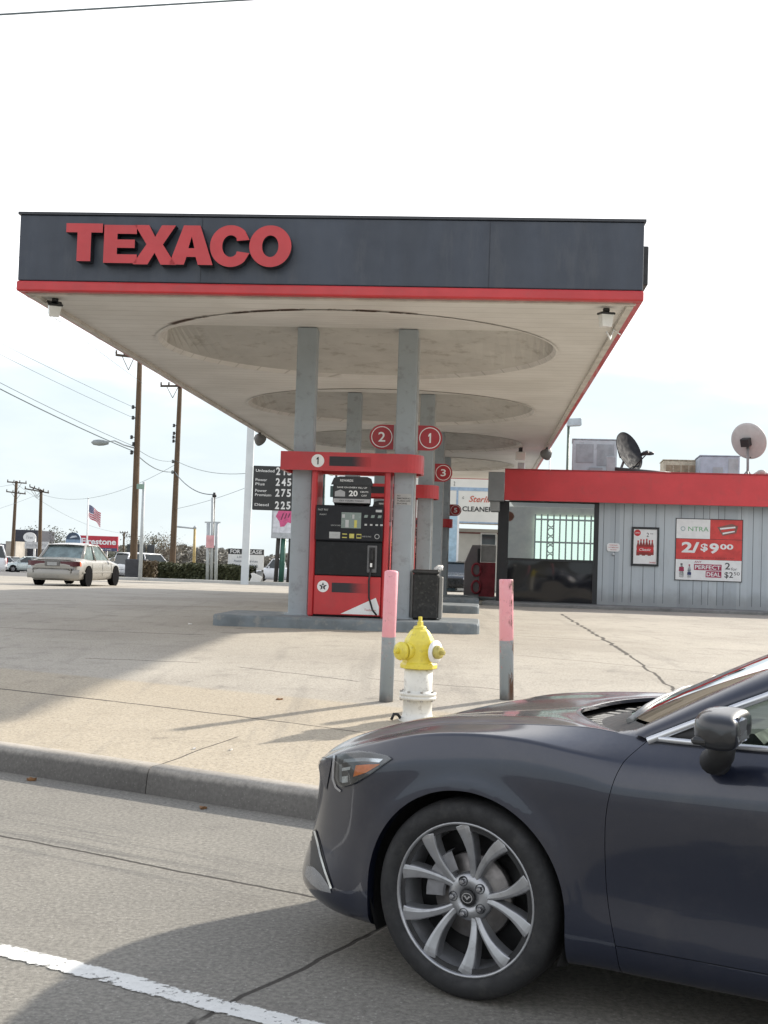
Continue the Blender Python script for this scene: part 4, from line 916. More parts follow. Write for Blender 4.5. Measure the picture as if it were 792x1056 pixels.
# ---------------------------------------------------------------- bollards
def bollard(px, py, ptop, wpx, lean, label, rust):
    P = gp(px, py); h = (atY(px, ptop, P.y).z) - P.z; R = wpx/2/FPX*P.y
    m, t, ns, lk, b = nt('bollard_paint'); sp = ns.new('ShaderNodeSeparateXYZ'); oc = coord(t); lk.new(oc, sp.inputs[0])
    edge = mth(t, 'ADD', sp.outputs[2], mth(t, 'MULTIPLY', mth(t, 'SUBTRACT', noise(t, 9, 4), .5), .03))
    c = mixc(t, smap(t, edge, h*.49, h*.50), (.27, .31, .34), (.74, .33, .37))
    c = mixc(t, smap(t, noise(t, 5, 7, .7), .5, .75, 0, .35), c, (.75, .55, .55))
    c = mixc(t, smap(t, noise(t, 17, 8, .75, mapped(t, (1, 1, .4))), .63 - rust*.02, .67 - rust*.02, 0, .8), c, (.55, .13, .13))
    if rust:
        side = smap(t, mth(t, 'ADD', mth(t, 'MULTIPLY', sp.outputs[0], .8), mth(t, 'MULTIPLY', sp.outputs[1], -.35)), R*.35, R*.7)
        rm = mth(t, 'MULTIPLY', side, smap(t, noise(t, 9, 8, .7, mapped(t, (1, 1, .28))), .50, .56))
        c = mixc(t, rm, c, (.10, .045, .025))
    c = mixc(t, smap(t, mth(t, 'ADD', sp.outputs[2], mth(t, 'MULTIPLY', noise(t, 14, 4), .12)), .05, .16, .75, 0), c, (.12, .11, .10))
    c = mixc(t, smap(t, noise(t, 26, 8, .75), .60, .66, 0, .8), c, (.30, .16, .14))
    lk.new(c, b.inputs['Base Color']); b.inputs['Roughness'].default_value = .55; bumpn(t, noise(t, 22, 5), .3, .006)
    mb = MB(); mb.lathe([(R*1.0, -.15), (R, h - R*.25), (R*.93, h - .008), (R*.6, h), (.001, h + .002)] if not rust else [(R, -.15), (R, h - .01), (R*.97, h), (R*.85, h + .001), (R*.8, h - .012), (.001, h - .01)], n=28)
    o = mb.build('bollard', m); o.location = P; o.rotation_euler = (0, lean, 0); tag(o, label, 'bollard', 'pink and grey pipe bollards by the pavement'); return o
bollard(398, 724, 588, 14.2, .010, 'left steel bollard, pink over grey, smooth cap, standing just left of the hydrant', 0)
bollard(522.5, 722, 597.5, 14.5, -.033, 'right steel bollard, pink over grey with rusty chipped edge, right of the hydrant', 1)
# ---------------------------------------------------------------- hydrant
P = gp(430, 743); sc_ = P.y/FPX
HY = pm('hydrant_yellow', (.72, .60, .07), .45, .08, 9, .15, 0, .2, (.38, .31, .08), .5)
HW = pm('hydrant_white', (.70, .69, .64), .55, .06, 6, .1, 0, 0, (.25, .22, .18), .55)
HB = pm('hydrant_bronze', (.42, .36, .10), .5, .2, 12, .1)
hy = empty('fire_hydrant', P, 0, label='yellow-topped fire hydrant with white barrel beyond the dark car bonnet', cat='fire hydrant')
Hh = atY(430, 636, P.y).z - P.z; s = Hh/.84
def L(pr): return [(r*s, h*s) for r, h in pr]
mb = MB(); mb.lathe(L([(.15, -.05), (.15, .0), (.15, .025), (.125, .035), (.118, .07), (.118, .17), (.15, .175), (.15, .198), (.146, .2), (.146, .206), (.15, .208), (.15, .23), (.118, .238), (.115, .25), (.115, .45)]), n=32)
mb.build('barrel', HW, hy)
mb = MB()
for q in range(8):
    a = 2*pi*q/8 + .2; x, y = .138*s*cos(a), .138*s*sin(a); mb.lathe(L([(.012, .162), (.012, .175)]), (x, y, 0), n=6, smooth=False); mb.lathe(L([(.012, .23), (.012, .246)]), (x, y, 0), n=6, smooth=False)
mb.build('flange_bolt', pm('bolt_grey', (.35, .33, .3), .6), hy)
mb = MB(); mb.lathe(L([(.145, .42), (.152, .428), (.152, .455), (.145, .465), (.135, .475), (.132, .50), (.132, .56), (.128, .62), (.122, .65), (.10, .69), (.078, .725), (.055, .745)]), n=8, smooth=False)
mb.lathe(L([(.052, .74), (.055, .755), (.045, .765), (.03, .77)]), n=20)
mb.build('bonnet', HY, hy, bevel=.010)
mb = MB(); mb.lathe(L([(.028, .765), (.026, .80), (.018, .805), (.017, .84), (.012, .842)]), n=5, smooth=False); mb.build('operating_nut', HY, hy)
def nozzle(ang, rad, cap_r, ln, mats, ring=False):
    mb = MB(); mb.M = Matrix.Rotation(ang, 4, 'Z') @ Matrix.Translation((0, 0, .565*s))
    mb.k = 0; mb.lathe(L([(rad, .08), (rad, .15), (rad*.98, .155)]), ax='x', n=24)
    if ring: mb.k = 1; mb.lathe(L([(cap_r*1.05, .156), (cap_r*1.06, .168), (cap_r*.5, .169)]), ax='x', n=30); mb.k = 2
    a0 = .16; mb.lathe(L([(cap_r*(.62 if ring else 1), a0 + .01), (cap_r*(.62 if ring else 1.02), a0 + .035), (cap_r*(.55 if ring else .9), a0 + .055), (cap_r*.4, a0 + ln*.8)]), ax='x', n=12 if ring else 20)
    mb.lathe(L([(.022, a0 + ln*.75), (.020, a0 + ln + .02), (.012, a0 + ln + .022)]), ax='x', n=5, smooth=False)
    mb.build('nozzle_cap', mats, hy)
nozzle(radians(-142), .072, .074, .075, [HY]); nozzle(radians(-38), .055, .088, .07, [HY, SIGNW, HB], True); nozzle(radians(95), .055, .06, .06, [HY])
mb = MB(); mb.tube([(-.13*s, -.05*s, .015), (-.16*s, -.07*s, .05), (-.19*s, -.09*s, .055), (-.21*s, -.10*s, .01)], .012, 6); mb.build('chain_lug', BLACK, hy)
# ---------------------------------------------------------------- generic far vehicles
def paint(name, col, metal=.2): return pm(name, col, .28, .05, 3, 0, metal, .7)
FBLK = pm('far_rubber', (.010, .010, .011), .95, .1, 5, spec=.03)
TGL = flatm('car_glass_dark', (.03, .04, .045), .05)
TGL2 = pm('car_glass_pale', (.16, .21, .21), .08, .3, 3)
TAIL = flatm('tail_red', (.22, .012, .02), .2)
def far_car(name, loc, rz, label, cat, body, kind='sedan', L_=4.7, W=1.75, H=1.42, group=None, detail=True, glass=None, rearcol=None):
    """x = forward. body is lofted from sections, greenhouse separate."""
    r = empty(name, loc, rz, label=label, cat=cat, group=group); hw = W/2; h = L_/2; gl = glass or TGL
    K = {'sedan': dict(deck=.66, hood=.63, belt=.62, gx=(-.70, -.44, .10, .46), tx=(-.96, .97)),
         'truck': dict(deck=.60, hood=.62, belt=.60, gx=(-.04, .02, .28, .46), tx=(-.97, .97)),
         'suv': dict(deck=.56, hood=.56, belt=.56, gx=(-.97, -.86, .22, .52), tx=(-.97, .97))}[kind]
    bz = .20; belt = H*K['belt']
    def top(x):
        q = x/h
        if kind == 'sedan': return ip(q, [-1, -.97, -.70, -.4, .4, .92, .985, 1], [H*.50, H*.60, H*.665, belt + .02, belt + .02, H*.53, H*.42, H*.36])
        if kind == 'truck': return ip(q, [-1, -.99, -.05, .4, .93, 1], [H*.50, belt, belt, belt, H*.54, H*.40])
        return ip(q, [-1, -.97, .45, .92, 1], [H*.45, belt, belt + .02, H*.52, H*.36])
    def wid(x): q = x/h; return hw*ip(abs(q), [0, .6, .85, .95, 1], [1, 1, .965, .87, .72])
    xs = [h*q for q in (-1, -.985, -.96, -.9, -.8, -.7, -.55, -.4, -.2, 0, .2, .4, .55, .7, .8, .88, .94, .975, 1)]
    mb = MB(); P = []
    for x in xs:
        w = wid(x); t_ = top(x); b0 = bz + (.12 if abs(x/h) > .97 else .03 if abs(x/h) > .9 else 0)
        sec = [(0, b0), (w*.80, b0), (w*.95, b0 + .06), (w, b0 + .28), (w, t_*.62), (w*.975, t_ - .12), (w*.90, t_ - .02), (w*.6, t_ + .012), (0, t_ + .025)]
        P.append([(x, y, z) for y, z in sec[:0:-1]] + [(x, -y, z) for y, z in sec[1:]])
        P[-1] = [(x, y, z) for y, z in [(0, sec[8][1])] + [(-a, c) for a, c in sec[7:0:-1]] + [(0, b0)] + [(a, c) for a, c in sec[1:8]] + [(0, sec[8][1])]]
    ids = mb.grid([row[::-1] for row in P]); mb.face(ids[0]); mb.face(ids[-1][::-1])
    mb.build('body', body, r)
    gx = [h*q for q in K['gx']]; rt = H
    # greenhouse: glass shell and a roof skin with pillars
    wb, wt = hw*.90, hw*.70
    mb = MB(); B = [(gx[0], wb*.92), (gx[3], wb*.95)]; T = [(gx[1], wt), (gx[2], wt)]
    def q4(a, b_, c, d): mb.poly([a, b_, c, d])
    z0, z1 = belt - .02, rt - .05
    bl, br_, fl, fr_ = (gx[0], B[0][1], z0), (gx[0], -B[0][1], z0), (gx[3], B[1][1], z0), (gx[3], -B[1][1], z0)
    tbl, tbr, tfl, tfr = (gx[1], wt, z1), (gx[1], -wt, z1), (gx[2], wt, z1), (gx[2], -wt, z1)
    q4(bl, br_, tbr, tbl); q4(fr_, fl, tfl, tfr); q4(br_, fr_, tfr, tbr); q4(fl, bl, tbl, tfl)
    mb.build('window', gl, r)
    mb = MB(); rr = []
    for x, wz in ((gx[1] - .10, -.03), (gx[1] + .05, .0), ((gx[1] + gx[2])/2, .035), (gx[2] - .1, 0), (gx[2] + .08, -.035)):
        rr.append([(x, -wt - .02, z1 - .01), (x, -wt*.8, z1 + .04 + wz), (x, 0, z1 + .055 + wz), (x, wt*.8, z1 + .04 + wz), (x, wt + .02, z1 - .01)])
    mb.grid([a[::-1] for a in rr]); mb.grid(rr and [[(x, y, z - .06) for x, y, z in a] for a in rr])
    for s in (-1, 1):
        def bar(a, c, w_=.05): mb.tube([a, c], w_, 6)
        bar((gx[0], s*B[0][1], z0), (gx[1], s*wt, z1), .055); bar((gx[3], s*B[1][1], z0), (gx[2], s*wt, z1), .035)
        bar((gx[1], s*wt, z1), (gx[2], s*wt, z1), .035)
        if kind != 'truck': xm = (gx[1] + gx[2])/2 - .05; bar((xm, s*wb*.985, z0), (xm, s*wt, z1), .035)
    mb.build('roof', body, r)
    # wheels in dark arches
    R = .32 if kind == 'sedan' else .37
    for x in (-h*.58, h*.62):
        for s in (-1, 1):
            mb = MB(); mb.lathe([(R*1.13, -.01), (R*1.13, .012), (.02, .014)] if False else [(R*1.12, -.02), (R*1.12, .006)], (x, s*hw*.995, R + .03) if s > 0 else (x, -hw*1.0, R + .03), 'y', 24); mb.build('wheel_arch', FBLK, r)
            mb = MB(); mb.lathe([(R*.6, -.12*s), (R*.94, -.12*s), (R, -.09*s), (R, .07*s), (R*.93, .10*s), (R*.66, .095*s)], (x, s*(hw - .085), R), 'y', 28)
            w = mb.build('wheel', FBLK, r); 
            mb = MB(); y = s*(hw - .085) + s*.098
            for q in range(7):
                a = 2*pi*q/7; mb.poly([(x + R*.12*cos(a - .6), y, R + R*.12*sin(a - .6)), (x + R*.62*cos(a - .22), y, R + R*.62*sin(a - .22)), (x + R*.62*cos(a + .22), y, R + R*.62*sin(a + .22)), (x + R*.12*cos(a + .6), y, R + R*.12*sin(a + .6))])
            mb.disc((x, y + s*.002, R), R*.18, 12); mb.build('rim', pm('alloy_far', (.24, .24, .245), .4, .05, 5, 0, .6), w)
    zt_ = top(-h*.97)
    xr = -h - .012
    if kind == 'sedan':
        LG = rearcol or flatm('tail_dull', (.075, .010, .014), .3)
        for s in (-1, 1):
            mb = MB(); P = []
            for k in range(7):
                f = k/6; y = s*(hw*.30 + (hw*.64)*f); x = -h*.988 - .02 + .0*f + (0 if f < .7 else (f-.7)*.35*(1)); P.append([(x, y, H*.475), (x + .01, y, H*.585)])
            P.append([(-h*.90, s*hw*.985, H*.49), (-h*.90, s*hw*.965, H*.585)])
            mb.grid(P if s < 0 else [q for q in P], True); mb.k = 1
            mb.poly([(-h*.93, s*(hw*.995), H*.47), (-h*.88, s*(hw*1.0), H*.48), (-h*.88, s*(hw*.985), H*.585), (-h*.93, s*hw*.975, H*.58)])
            mb.build('tail_light', [LG, pm('marker_orange', (.5, .12, .05), .3)], r)
        mb = MB(); mb.box(xr - .005, xr + .1, -hw*.28, hw*.28, H*.47, H*.595, .01); mb.build('plate_recess', pm('plate_recess_grey', (.12, .115, .11), .5), r)
        mb = MB(); mb.box(xr - .015, xr - .004, -.16, .16, H*.485, H*.565); mb.build('licence_plate', pm('plate_grey', (.35, .36, .36), .5), r)
        mb = MB(); P = []
        for k in range(13):
            f = -1 + k/6; y = f*hw*.99; x = -h*1.018 + abs(f)**3*h*.07; P.append([(x + .02, y, .27), (x - .01, y, .33), (x - .015, y, .52), (x + .02, y, .565)])
        mb.grid(P); mb.build('bumper', body, r)
        mb = MB(); mb.box(-h*.97, -h*.93, -hw*.86, hw*.86, top(-h*.95) + .012, top(-h*.95) + .04, .01); mb.build('boot_lip', body, r)
        mb = MB(); 
        for s in (-1, 1): mb.box(-h*.8, h*.8, s*hw*1.002 - .006, s*hw*1.002 + .006, .45, .50, .004)
        mb.build('side_moulding', body, r)
        mb = MB()
        for x in (-h*.42, h*.02, h*.42):
            for s in (-1, 1): mb.box(x - .006, x + .006, s*hw*1.0 - .004, s*hw*1.0 + .003, .34, belt - .12)
        mb.build('door_gap', DARK, r)
    if kind in ('suv', 'truck'):
        for s in (-1, 1):
            mb = MB(); mb.box(xr, xr + .05, s*hw*.86 - .06, s*hw*.86 + .06, belt - .42, belt - .02, .01); mb.build('tail_light', pm('tail_bright', (.5, .03, .03), .3), r)
        mb = MB(); mb.box(xr - .06, xr + .04, -hw*.9, hw*.9, .36, .52, .02); mb.build('bumper', ALU, r)
    for s in (-1, 1):
        mb = MB(); mb.box(h*.95, h*.985, s*hw*.62 - .15, s*hw*.62 + .12, H*.40, H*.49, .015); mb.build('headlight', pm('headlight_far', (.6, .62, .64), .2), r)
        mb = MB(); mb.box(gx[3] - .30, gx[3] - .18, s*(hw + .02), s*(hw + .15), belt - .02, belt + .12, .02) if s > 0 else mb.box(gx[3] - .30, gx[3] - .18, -(hw + .15), -(hw + .02), belt - .02, belt + .12, .02); mb.build('side_mirror', body, r)
    mb = MB(); mb.box(h*.955, h*.992, -hw*.40, hw*.40, H*.34, H*.46, .01); mb.build('grille', BLACK, r)
    return r
# white sedan out on the far side of the forecourt, rear to us
P = ground_at(79, 43.5, 600)
far_car('parked_car', P, pi/2 - radians(6), 'champagne-white sedan with brown-red tail lights crossing the far left of the forecourt', 'car', pm('pearl_paint', (.30, .288, .26), .3, .04, 2, 0, .1, .5), 'sedan', 4.75, 1.78, 1.42, glass=TGL2)
gG = 'parked cars in the distance at the left'
wp = paint('white_car', (.72, .73, .74), 0); sp2 = paint('silver_car', (.45, .46, .47), .4); dk = paint('dark_car', (.04, .045, .05), .2)
far_car('parked_car', ground_at(-33, 85, 588), pi + .3, 'white van cut off by the left edge of the photograph', 'van', wp, 'suv', 5.0, 1.95, 1.95, gG)
far_car('parked_car', ground_at(12.5, 122, 588), -.45, 'silver sedan with dark grille parked right of the white van at far left', 'car', sp2, 'sedan', 4.6, 1.8, 1.45, gG)
far_car('parked_car', ground_at(27, 118, 588), pi + .4, 'pale hatchback between the silver sedan and the champagne car', 'car', paint('pale_green_car', (.5, .56, .55), .2), 'sedan', 4.2, 1.75, 1.5, gG)
far_car('parked_car', ground_at(12, 140, 588), 0, 'white estate car behind the silver sedan under the arrow building', 'car', wp, 'suv', 4.8, 1.8, 1.6, gG)
far_car('parked_car', ground_at(34, 142, 588), 0.1, 'white car behind the pale hatchback beside the white board sign', 'car', wp, 'sedan', 4.6, 1.8, 1.5, gG)
far_car('parked_car', ground_at(127, 112, 590), 0, 'white car with dark lower half just right of the champagne sedan', 'car', wp, 'sedan', 4.5, 1.8, 1.5, gG)
far_car('parked_car', ground_at(126, 96, 590), .1, 'low white sedan nearer the road, right of the champagne sedan', 'car', wp, 'sedan', 4.2, 1.7, 1.4, gG)
far_car('parked_car', ground_at(152, 80, 592), pi/2 - .75, 'white hatchback with dark rear window and red light behind the tall pole', 'car', wp, 'suv', 4.4, 1.8, 1.62, gG)
far_car('pickup_truck', ground_at(292, 97, 599), pi, 'white pickup truck beyond the green billboard post, left of the pump', 'pickup truck', wp, 'truck', 5.6, 1.95, 1.80)
far_car('parked_car', ground_at(468, 60, 604), -pi/2 - .05, 'dark sedan facing the camera between the pump columns and the slanted grey machine', 'car', dk, 'sedan', 4.6, 1.8, 1.42)
# ---------------------------------------------------------------- utility poles, lamps, wires
WOOD = pm('pole_wood', (.11, .072, .042), .9, .3, 2, .3, 0, 0, (.06, .045, .035), .7, stretch=(4, 4, .3))
STL = pm('galvanised', (.42, .45, .46), .5, .1, 3)
def top_z(px, py, Y): return atY(px, py, Y).z
def base_at(px, py, Y): P = atY(px, py, Y); return Vector((P.x, P.y, g(P.x, P.y)))
def util_pole(b_, t_, Y, r0, r1, label, arms=(), ins=(), name='utility_pole', mat=None, group='wooden utility poles'):
    B = base_at(b_[0], b_[1], Y); T = atY(t_[0], t_[1], Y); r = empty(name, B, 0, label=label, cat='utility pole', group=group)
    mb = MB(); n = 9; mb.tube([(B.lerp(T, q/n) - B) - (Vector((0, 0, .4)) if q == 0 else Vector((0, 0, 0))) for q in range(n+1)], [r0 + (r1 - r0)*q/n for q in range(n+1)], 12); mb.build('shaft', mat or WOOD, r)
    for (x0, y0, x1, y1) in arms:
        a = atY(x0, y0, Y) - B; c = atY(x1, y1, Y) - B; d = Vector((0, -.22, 0)); 
        mb = MB(); w = .06; mb.prism([a + d + Vector((0, 0, -w)), c + d + Vector((0, 0, -w)), c + d + Vector((0, 0, w)), a + d + Vector((0, 0, w))], (0, .1, 0))
        mid = (a + c)/2; mb.tube([a.lerp(c, .25) + d, Vector((mid.x, 0, mid.z - .7))], .02, 5); mb.tube([a.lerp(c, .75) + d, Vector((mid.x, 0, mid.z - .7))], .02, 5)
        for f in (.03, .35, .65, .97): p = a.lerp(c, f) + d; mb.lathe([(.03, .05), (.06, .1), (.04, .18), (.05, .24)], p, n=8)
        mb.build('crossarm', pm('arm_wood', (.08, .06, .045), .9), r)
    if ins:
        for (x, y) in ins:
            mb = MB(); p = atY(x, y, Y) - B; mb.lathe([(.05, -.1), (.09, -.05), (.05, 0), (.09, .05), (.04, .1)], p + Vector((-.05, -.1, 0)), n=8); mb.tube([p + Vector((-.05, -.1, 0)), p + Vector((.2, 0, 0))], .02, 4); mb.build('insulator', DARK, r)
    return r, B
u1, B1 = util_pole((137, 596), (144.5, 363), 66, .20, .13, 'tallest wooden utility pole left of the canopy carrying a street lamp', [(120, 366.5, 146, 369.5)], [(138.5, 420), (138.5, 431), (137, 467), (137, 451), (139, 458)])
u2, B2 = util_pole((177.5, 586), (186, 394), 76, .20, .13, 'wooden utility pole closer to the canopy edge with a short crossarm', [(166, 398.5, 191, 398.5)], [(180.5, 439), (180.5, 447), (180, 451), (180, 455), (179.5, 476), (179, 487)])
util_pole((12.5, 573), (17, 496), 125, .2, .14, 'leftmost distant wooden pole with two crossarms near the photo edge', [(8, 497, 28, 498.5), (7, 507, 27, 509.5)])
util_pole((41, 573), (42.5, 505), 118, .2, .14, 'distant wooden pole with broad skewed crossarms above the white board sign', [(26, 504, 51, 508.5), (31, 502, 46, 507)])
util_pole((127, 580), (128, 549), 170, .16, .12, 'small far utility pole between the tyre billboard and the tall pole', [(124, 549.5, 132, 549.5)])
def part_mb(r, B, fn, name, mat): mb = MB(); fn(mb, lambda x, y, Y: atY(x, y, Y) - B); return mb.build(name, mat, r)
def lamp_arm(mb, q): mb.tube([q(138.5, 462, 65.9), q(128, 459, 65.6), q(118, 454.5, 65.3), q(110, 456, 65)], .035, 7)
part_mb(u1, B1, lamp_arm, 'lamp_arm', STL)
def cobra(mb, q):
    c = q(104, 456.5, 65); mb.lathe([(.02, -.5), (.13, -.38), (.17, -.1), (.15, .15), (.08, .4)], c, 'x', 12)
part_mb(u1, B1, cobra, 'street_lamp_head', pm('cobra_grey', (.24, .27, .27), .4))
def small_arm(mb, q): mb.tube([q(112, 353.5, 64), q(118, 355, 64), q(124, 356.5, 64)], .05, 6)
P = base_at(200, 582, 90)
r = empty('signal_pole', P, 0, label='thin yellow pole with a long horizontal arm right of the second utility pole', cat='pole')
mb = MB(); T = atY(201, 545, 90) - P; A = atY(181.5, 543, 90) - P; mb.tube([(0, 0, 0), T], [.12, .09], 8); mb.build('shaft', pm('pole_yellow', (.42, .31, .12), .6), r)
mb = MB(); mb.tube([A, T + Vector((.1, 0, 0))], .06, 6); mb.lathe([(.05, -.1), (.15, 0), (.05, .15)], T + Vector((0, 0, .05)), n=8); mb.build('arm', STL, r)
# street name sign pole
P = base_at(144.5, 593, 62); r = empty('street_name_sign', P, 0, label='pale metal pole with a green street name plate right beside the tallest utility pole', cat='street sign')
mb = MB(); T = atY(148.5, 497, 62) - P; mb.tube([(0, 0, -.2), T], [.10, .07], 10); mb.build('pole', STL, r)
mb = MB(); a = atY(141, 499, 61.8) - P; c = atY(148.5, 504.5, 61.8) - P; mb.box(a.x, c.x, a.y - .01, a.y + .02, c.z, a.z); mb.k = 1; mb.text('BELT LINE', ((a.x + c.x)/2, a.y - .014, (a.z + c.z)/2), .10, .28, .01) if False else None
mb.build('sign_plate', [pm('street_green', (.20, .30, .25), .5), SIGNW], r)
# grey post just right of it and three pale posts with a pink notice
P = base_at(216, 593, 64); r = empty('notice_posts', P, 0, label='cluster of three pale posts carrying a faded pink notice board before the hedge', cat='sign')
for xb, xt, yt in ((214, 214.8, 539), (218, 219.3, 513), (222.5, 223.8, 539)):
    mb = MB(); a = base_at(xb, 598, 64) - P; T = atY(xt, yt, 64) - P; mb.tube([a + Vector((0, 0, -.3)), T], .085 if yt > 520 else .07, 8)
    if yt > 520: mb.box(T.x - .18, T.x + .18, T.y - .03, T.y + .03, T.z - .02, T.z + .05)
    mb.build('post', STL, r)
mb = MB(); a = base_at(218.5, 598, 64.2) - P; T = atY(221, 513, 64.2) - P; mb.tube([a, T], .06, 8); mb.lathe([(.06, 0), (.12, .05), (.06, .25)], T, n=8); mb.build('dark_post', DARK, r)
mb = MB(); a = atY(212.8, 552, 63.8) - P; c = atY(220.5, 565, 63.8) - P; mb.box(a.x, c.x, a.y - .02, a.y + .02, c.z, a.z); mb.build('notice_board', pm('faded_pink', (.62, .33, .35), .6, .2, 2, 0, 0, 0, (.7, .6, .6), .6), r)
# wires
WIRE = flatm('wire_dark', (.11, .14, .15), .6)
def wire(pts, rad, sag, label, n=14, grp='overhead wires at the left'):
    mb = MB()
    for k in range(len(pts)-1):
        a, c = Vector(pts[k]), Vector(pts[k+1]); mb.tube([a.lerp(c, q/n) - Vector((0, 0, sag*4*(q/n)*(1 - q/n))) for q in range(n+1)], rad, 5)
    return tag(mb.build('overhead_wire', WIRE), label, 'wire', grp)
wire([atY(-260, 255, 40), atY(138, 465.5, 66), atY(180, 486.5, 76), atY(219, 510, 64)], .026, .35, 'thickest wire crossing below the lamp arm to both tall poles')
wire([atY(-260, 250, 40), atY(138.5, 460.5, 66), atY(181, 475, 76), atY(256, 488, 60)], .014, .3, 'thin wire just above the thickest one, running on towards the price sign pole')
wire([atY(-260, 225, 42), atY(140, 432, 66)], .010, .25, 'faint wire ending on the upper insulators of the tallest pole')
wire([atY(-260, 212, 44), atY(140, 421, 66)], .010, .25, 'faint wire slightly above the other insulator wire')
wire([atY(-260, 175, 40), atY(138, 366, 66), atY(184, 398, 76)], .008, .1, 'wire running to the crossarm of the tallest pole')
for dy, lb in ((228, 'uppermost faint wire at the left edge beside the navy fascia'), (250, 'middle faint wire at the left edge beside the navy fascia'), (284, 'lowest faint wire at the left edge beside the red stripe')):
    wire([atY(-300, dy - 215, 34), atY(0, dy, 52), atY(148, dy + 112, 66)], .008, .05, lb)
wire([atY(-300, 500, 90), atY(17, 499, 125), atY(128, 550, 170)], .014, 1.0, 'distant wire through the leftmost far pole')
wire([atY(-200, 545, 90), atY(41, 509, 118), atY(181, 479, 76)], .012, 1.2, 'distant wire from the skewed far pole to the second tall pole')
wire([atY(180, 525, 76), atY(256, 502, 60)], .010, .1, 'thin wire rising from the second tall pole to the price sign pole')
wire([atY(-160, 25, 12), atY(0, 15, 13), atY(252, 0, 14.5), atY(600, -20, 17)], .011, .0, 'thick black cable crossing the top left corner of the sky', 6, None)
# ---------------------------------------------------------------- price sign on its white pole
P = base_at(252.3, 598, 60); r = empty('price_sign', P, 0, label='fuel price sign with black digit board on a tall white pole left of the pump', cat='sign')
T = atY(259.5, 430, 60) - P; mb = MB(); w = .17
mb.prism([(-w, -w, -.2), (w, -w, -.2), (w, w, -.2), (-w, w, -.2)], T + Vector((0, 0, .2))); mb.build('pole', pm('sign_pole_white', (.58, .62, .64), .45, .06, 1), r)
a = atY(261.5, 480, 59.7) - P; c = atY(303, 527, 59.7) - P; c.x = a.x + 2.85
mb = MB(); y = a.y; mb.box(a.x, c.x, y, y + .25, c.z, a.z, .03)
H = a.z - c.z; W_ = c.x - a.x; SD = MATS['white_paint']
mb.k = 1
rows = [('Unleaded', None, '2 15', .89), ('Power', 'Plus', '2 45', .645), ('Power', 'Premium', '2 75', .40), ('Diesel', None, '2 25', .12)]
for l1, l2, d, f in rows:
    z = c.z + H*f
    mb.text(l1, (a.x + .12, y - .004, z + (.08 if l2 else 0)), .13, .11*len(l1), .01, align='LEFT')
    if l2: mb.text(l2, (a.x + .12, y - .004, z - .12), .13, .11*len(l2), .01, align='LEFT')
    dd = d.replace(' ', ''); x = a.x + 1.18
    for q, ch in enumerate(dd): mb.text(ch, (x + q*.26 + (.02 if q else 0), y - .004, z), .37, .10 if ch == '1' else .20, .03)
    mb.text('9', (x + .80, y - .004, z + .09), .17, .09, .02); mb.box(x + .74, x + .86, y - .005, y - .001, z - .09, z - .06)
mb.build('price_board', [pm('board_black', (.02, .022, .022), .4), pm('digit_white', (.62, .63, .62), .5)], r)
mb = MB(); mb.box(c.x, c.x + .2, y, y + .2, c.z, a.z + .2, .02); mb.build('side_frame', pm('sign_pole_white', (.58, .62, .64)), r)
# tall slim posts seen through the pump frame
for px, lb in ((334.5, 'slim dark post seen through the frame of the nearest pump, left one'), (347, 'slim dark post with a box seen through the frame of the nearest pump, right one')):
    P = base_at(px - 3, 595, 68); mb = MB(); T = atY(px, 488, 68) - P; mb.tube([(0, 0, 0), T], .07, 8); mb.box(T.x - .3, T.x - .05, -.15, .1, T.z - 1.3, T.z - .7, .02); mb.tube([T, T + Vector((.8, 0, .1))], .05, 6)
    o = mb.build('slim_post', pm('post_dark_green', (.03, .06, .055), .6)); o.location = P; tag(o, lb, 'pole')
# ---------------------------------------------------------------- billboard on green posts, for lease sign
P = base_at(290, 597, 78); r = empty('billboard', P, 0, label='billboard with a pink artwork on green posts, half hidden by the pump column', cat='billboard')
a = atY(280.5, 526, 78) - P; c = atY(299, 555.5, 78) - P; c.x += 2.0
mb = MB(); y = a.y; mb.box(a.x, c.x, y, y + .25, c.z, a.z, .02); mb.k = 1
mb.poly([(a.x + .1, y - .003, c.z + .35), (c.x - .1, y - .003, c.z + .35), (c.x - .1, y - .003, a.z - .08), (a.x + .1, y - .003, a.z - .08)])
mb.k = 2; ox, oz = a.x + .85, c.z + 1.25
pk = [(-.45, .45), (-.1, .5), (.35, .45), (.5, .1), (.35, -.3), (.15, -.25), (-.05, -.5), (-.3, -.55), (-.38, -.2), (-.6, .1)]
mb.poly([(ox + px_, y - .006, oz + pz) for px_, pz in pk][::-1]); mb.k = 3
for q in range(3): mb.poly([(ox - .3 + .22*q, y - .009, oz - .1 + .08*q), (ox - .24 + .22*q, y - .009, oz - .12 + .08*q), (ox - .1 + .2*q, y - .009, oz + .3), (ox - .16 + .2*q, y - .009, oz + .32)])
mb.k = 2; mb.text('SALE', (ox + .75, y - .006, c.z + .6), .12, .35) if False else None
mb.build('panel', [pm('bb_grey', (.45, .47, .48), .5), pm('bb_white', (.66, .67, .70), .5), pm('bb_pink', (.62, .10, .24), .5), pm('bb_dark', (.12, .03, .06), .5)], r)
for px in (284, 289.5, 297):
    mb = MB(); a2 = base_at(px, 598, 78.3) - P; mb.tube([a2 + Vector((0, 0, -.3)), (a2.x + .1, a2.y, c.z + .2)], .17 if px == 289.5 else .13, 8); mb.build('post', pm('bb_post_green', (.035, .12, .085), .5) if px == 289.5 else pm('bb_post_dark', (.05, .045, .04), .8), r)
P = base_at(253, 598, 66); r = empty('lease_sign', P, 0, label='white FOR LEASE sign with a black header behind the price sign pole', cat='sign')
a = atY(235.5, 565.5, 66) - P; c = atY(271.5, 588, 66) - P; y = a.y; W_ = c.x - a.x; H = a.z - c.z
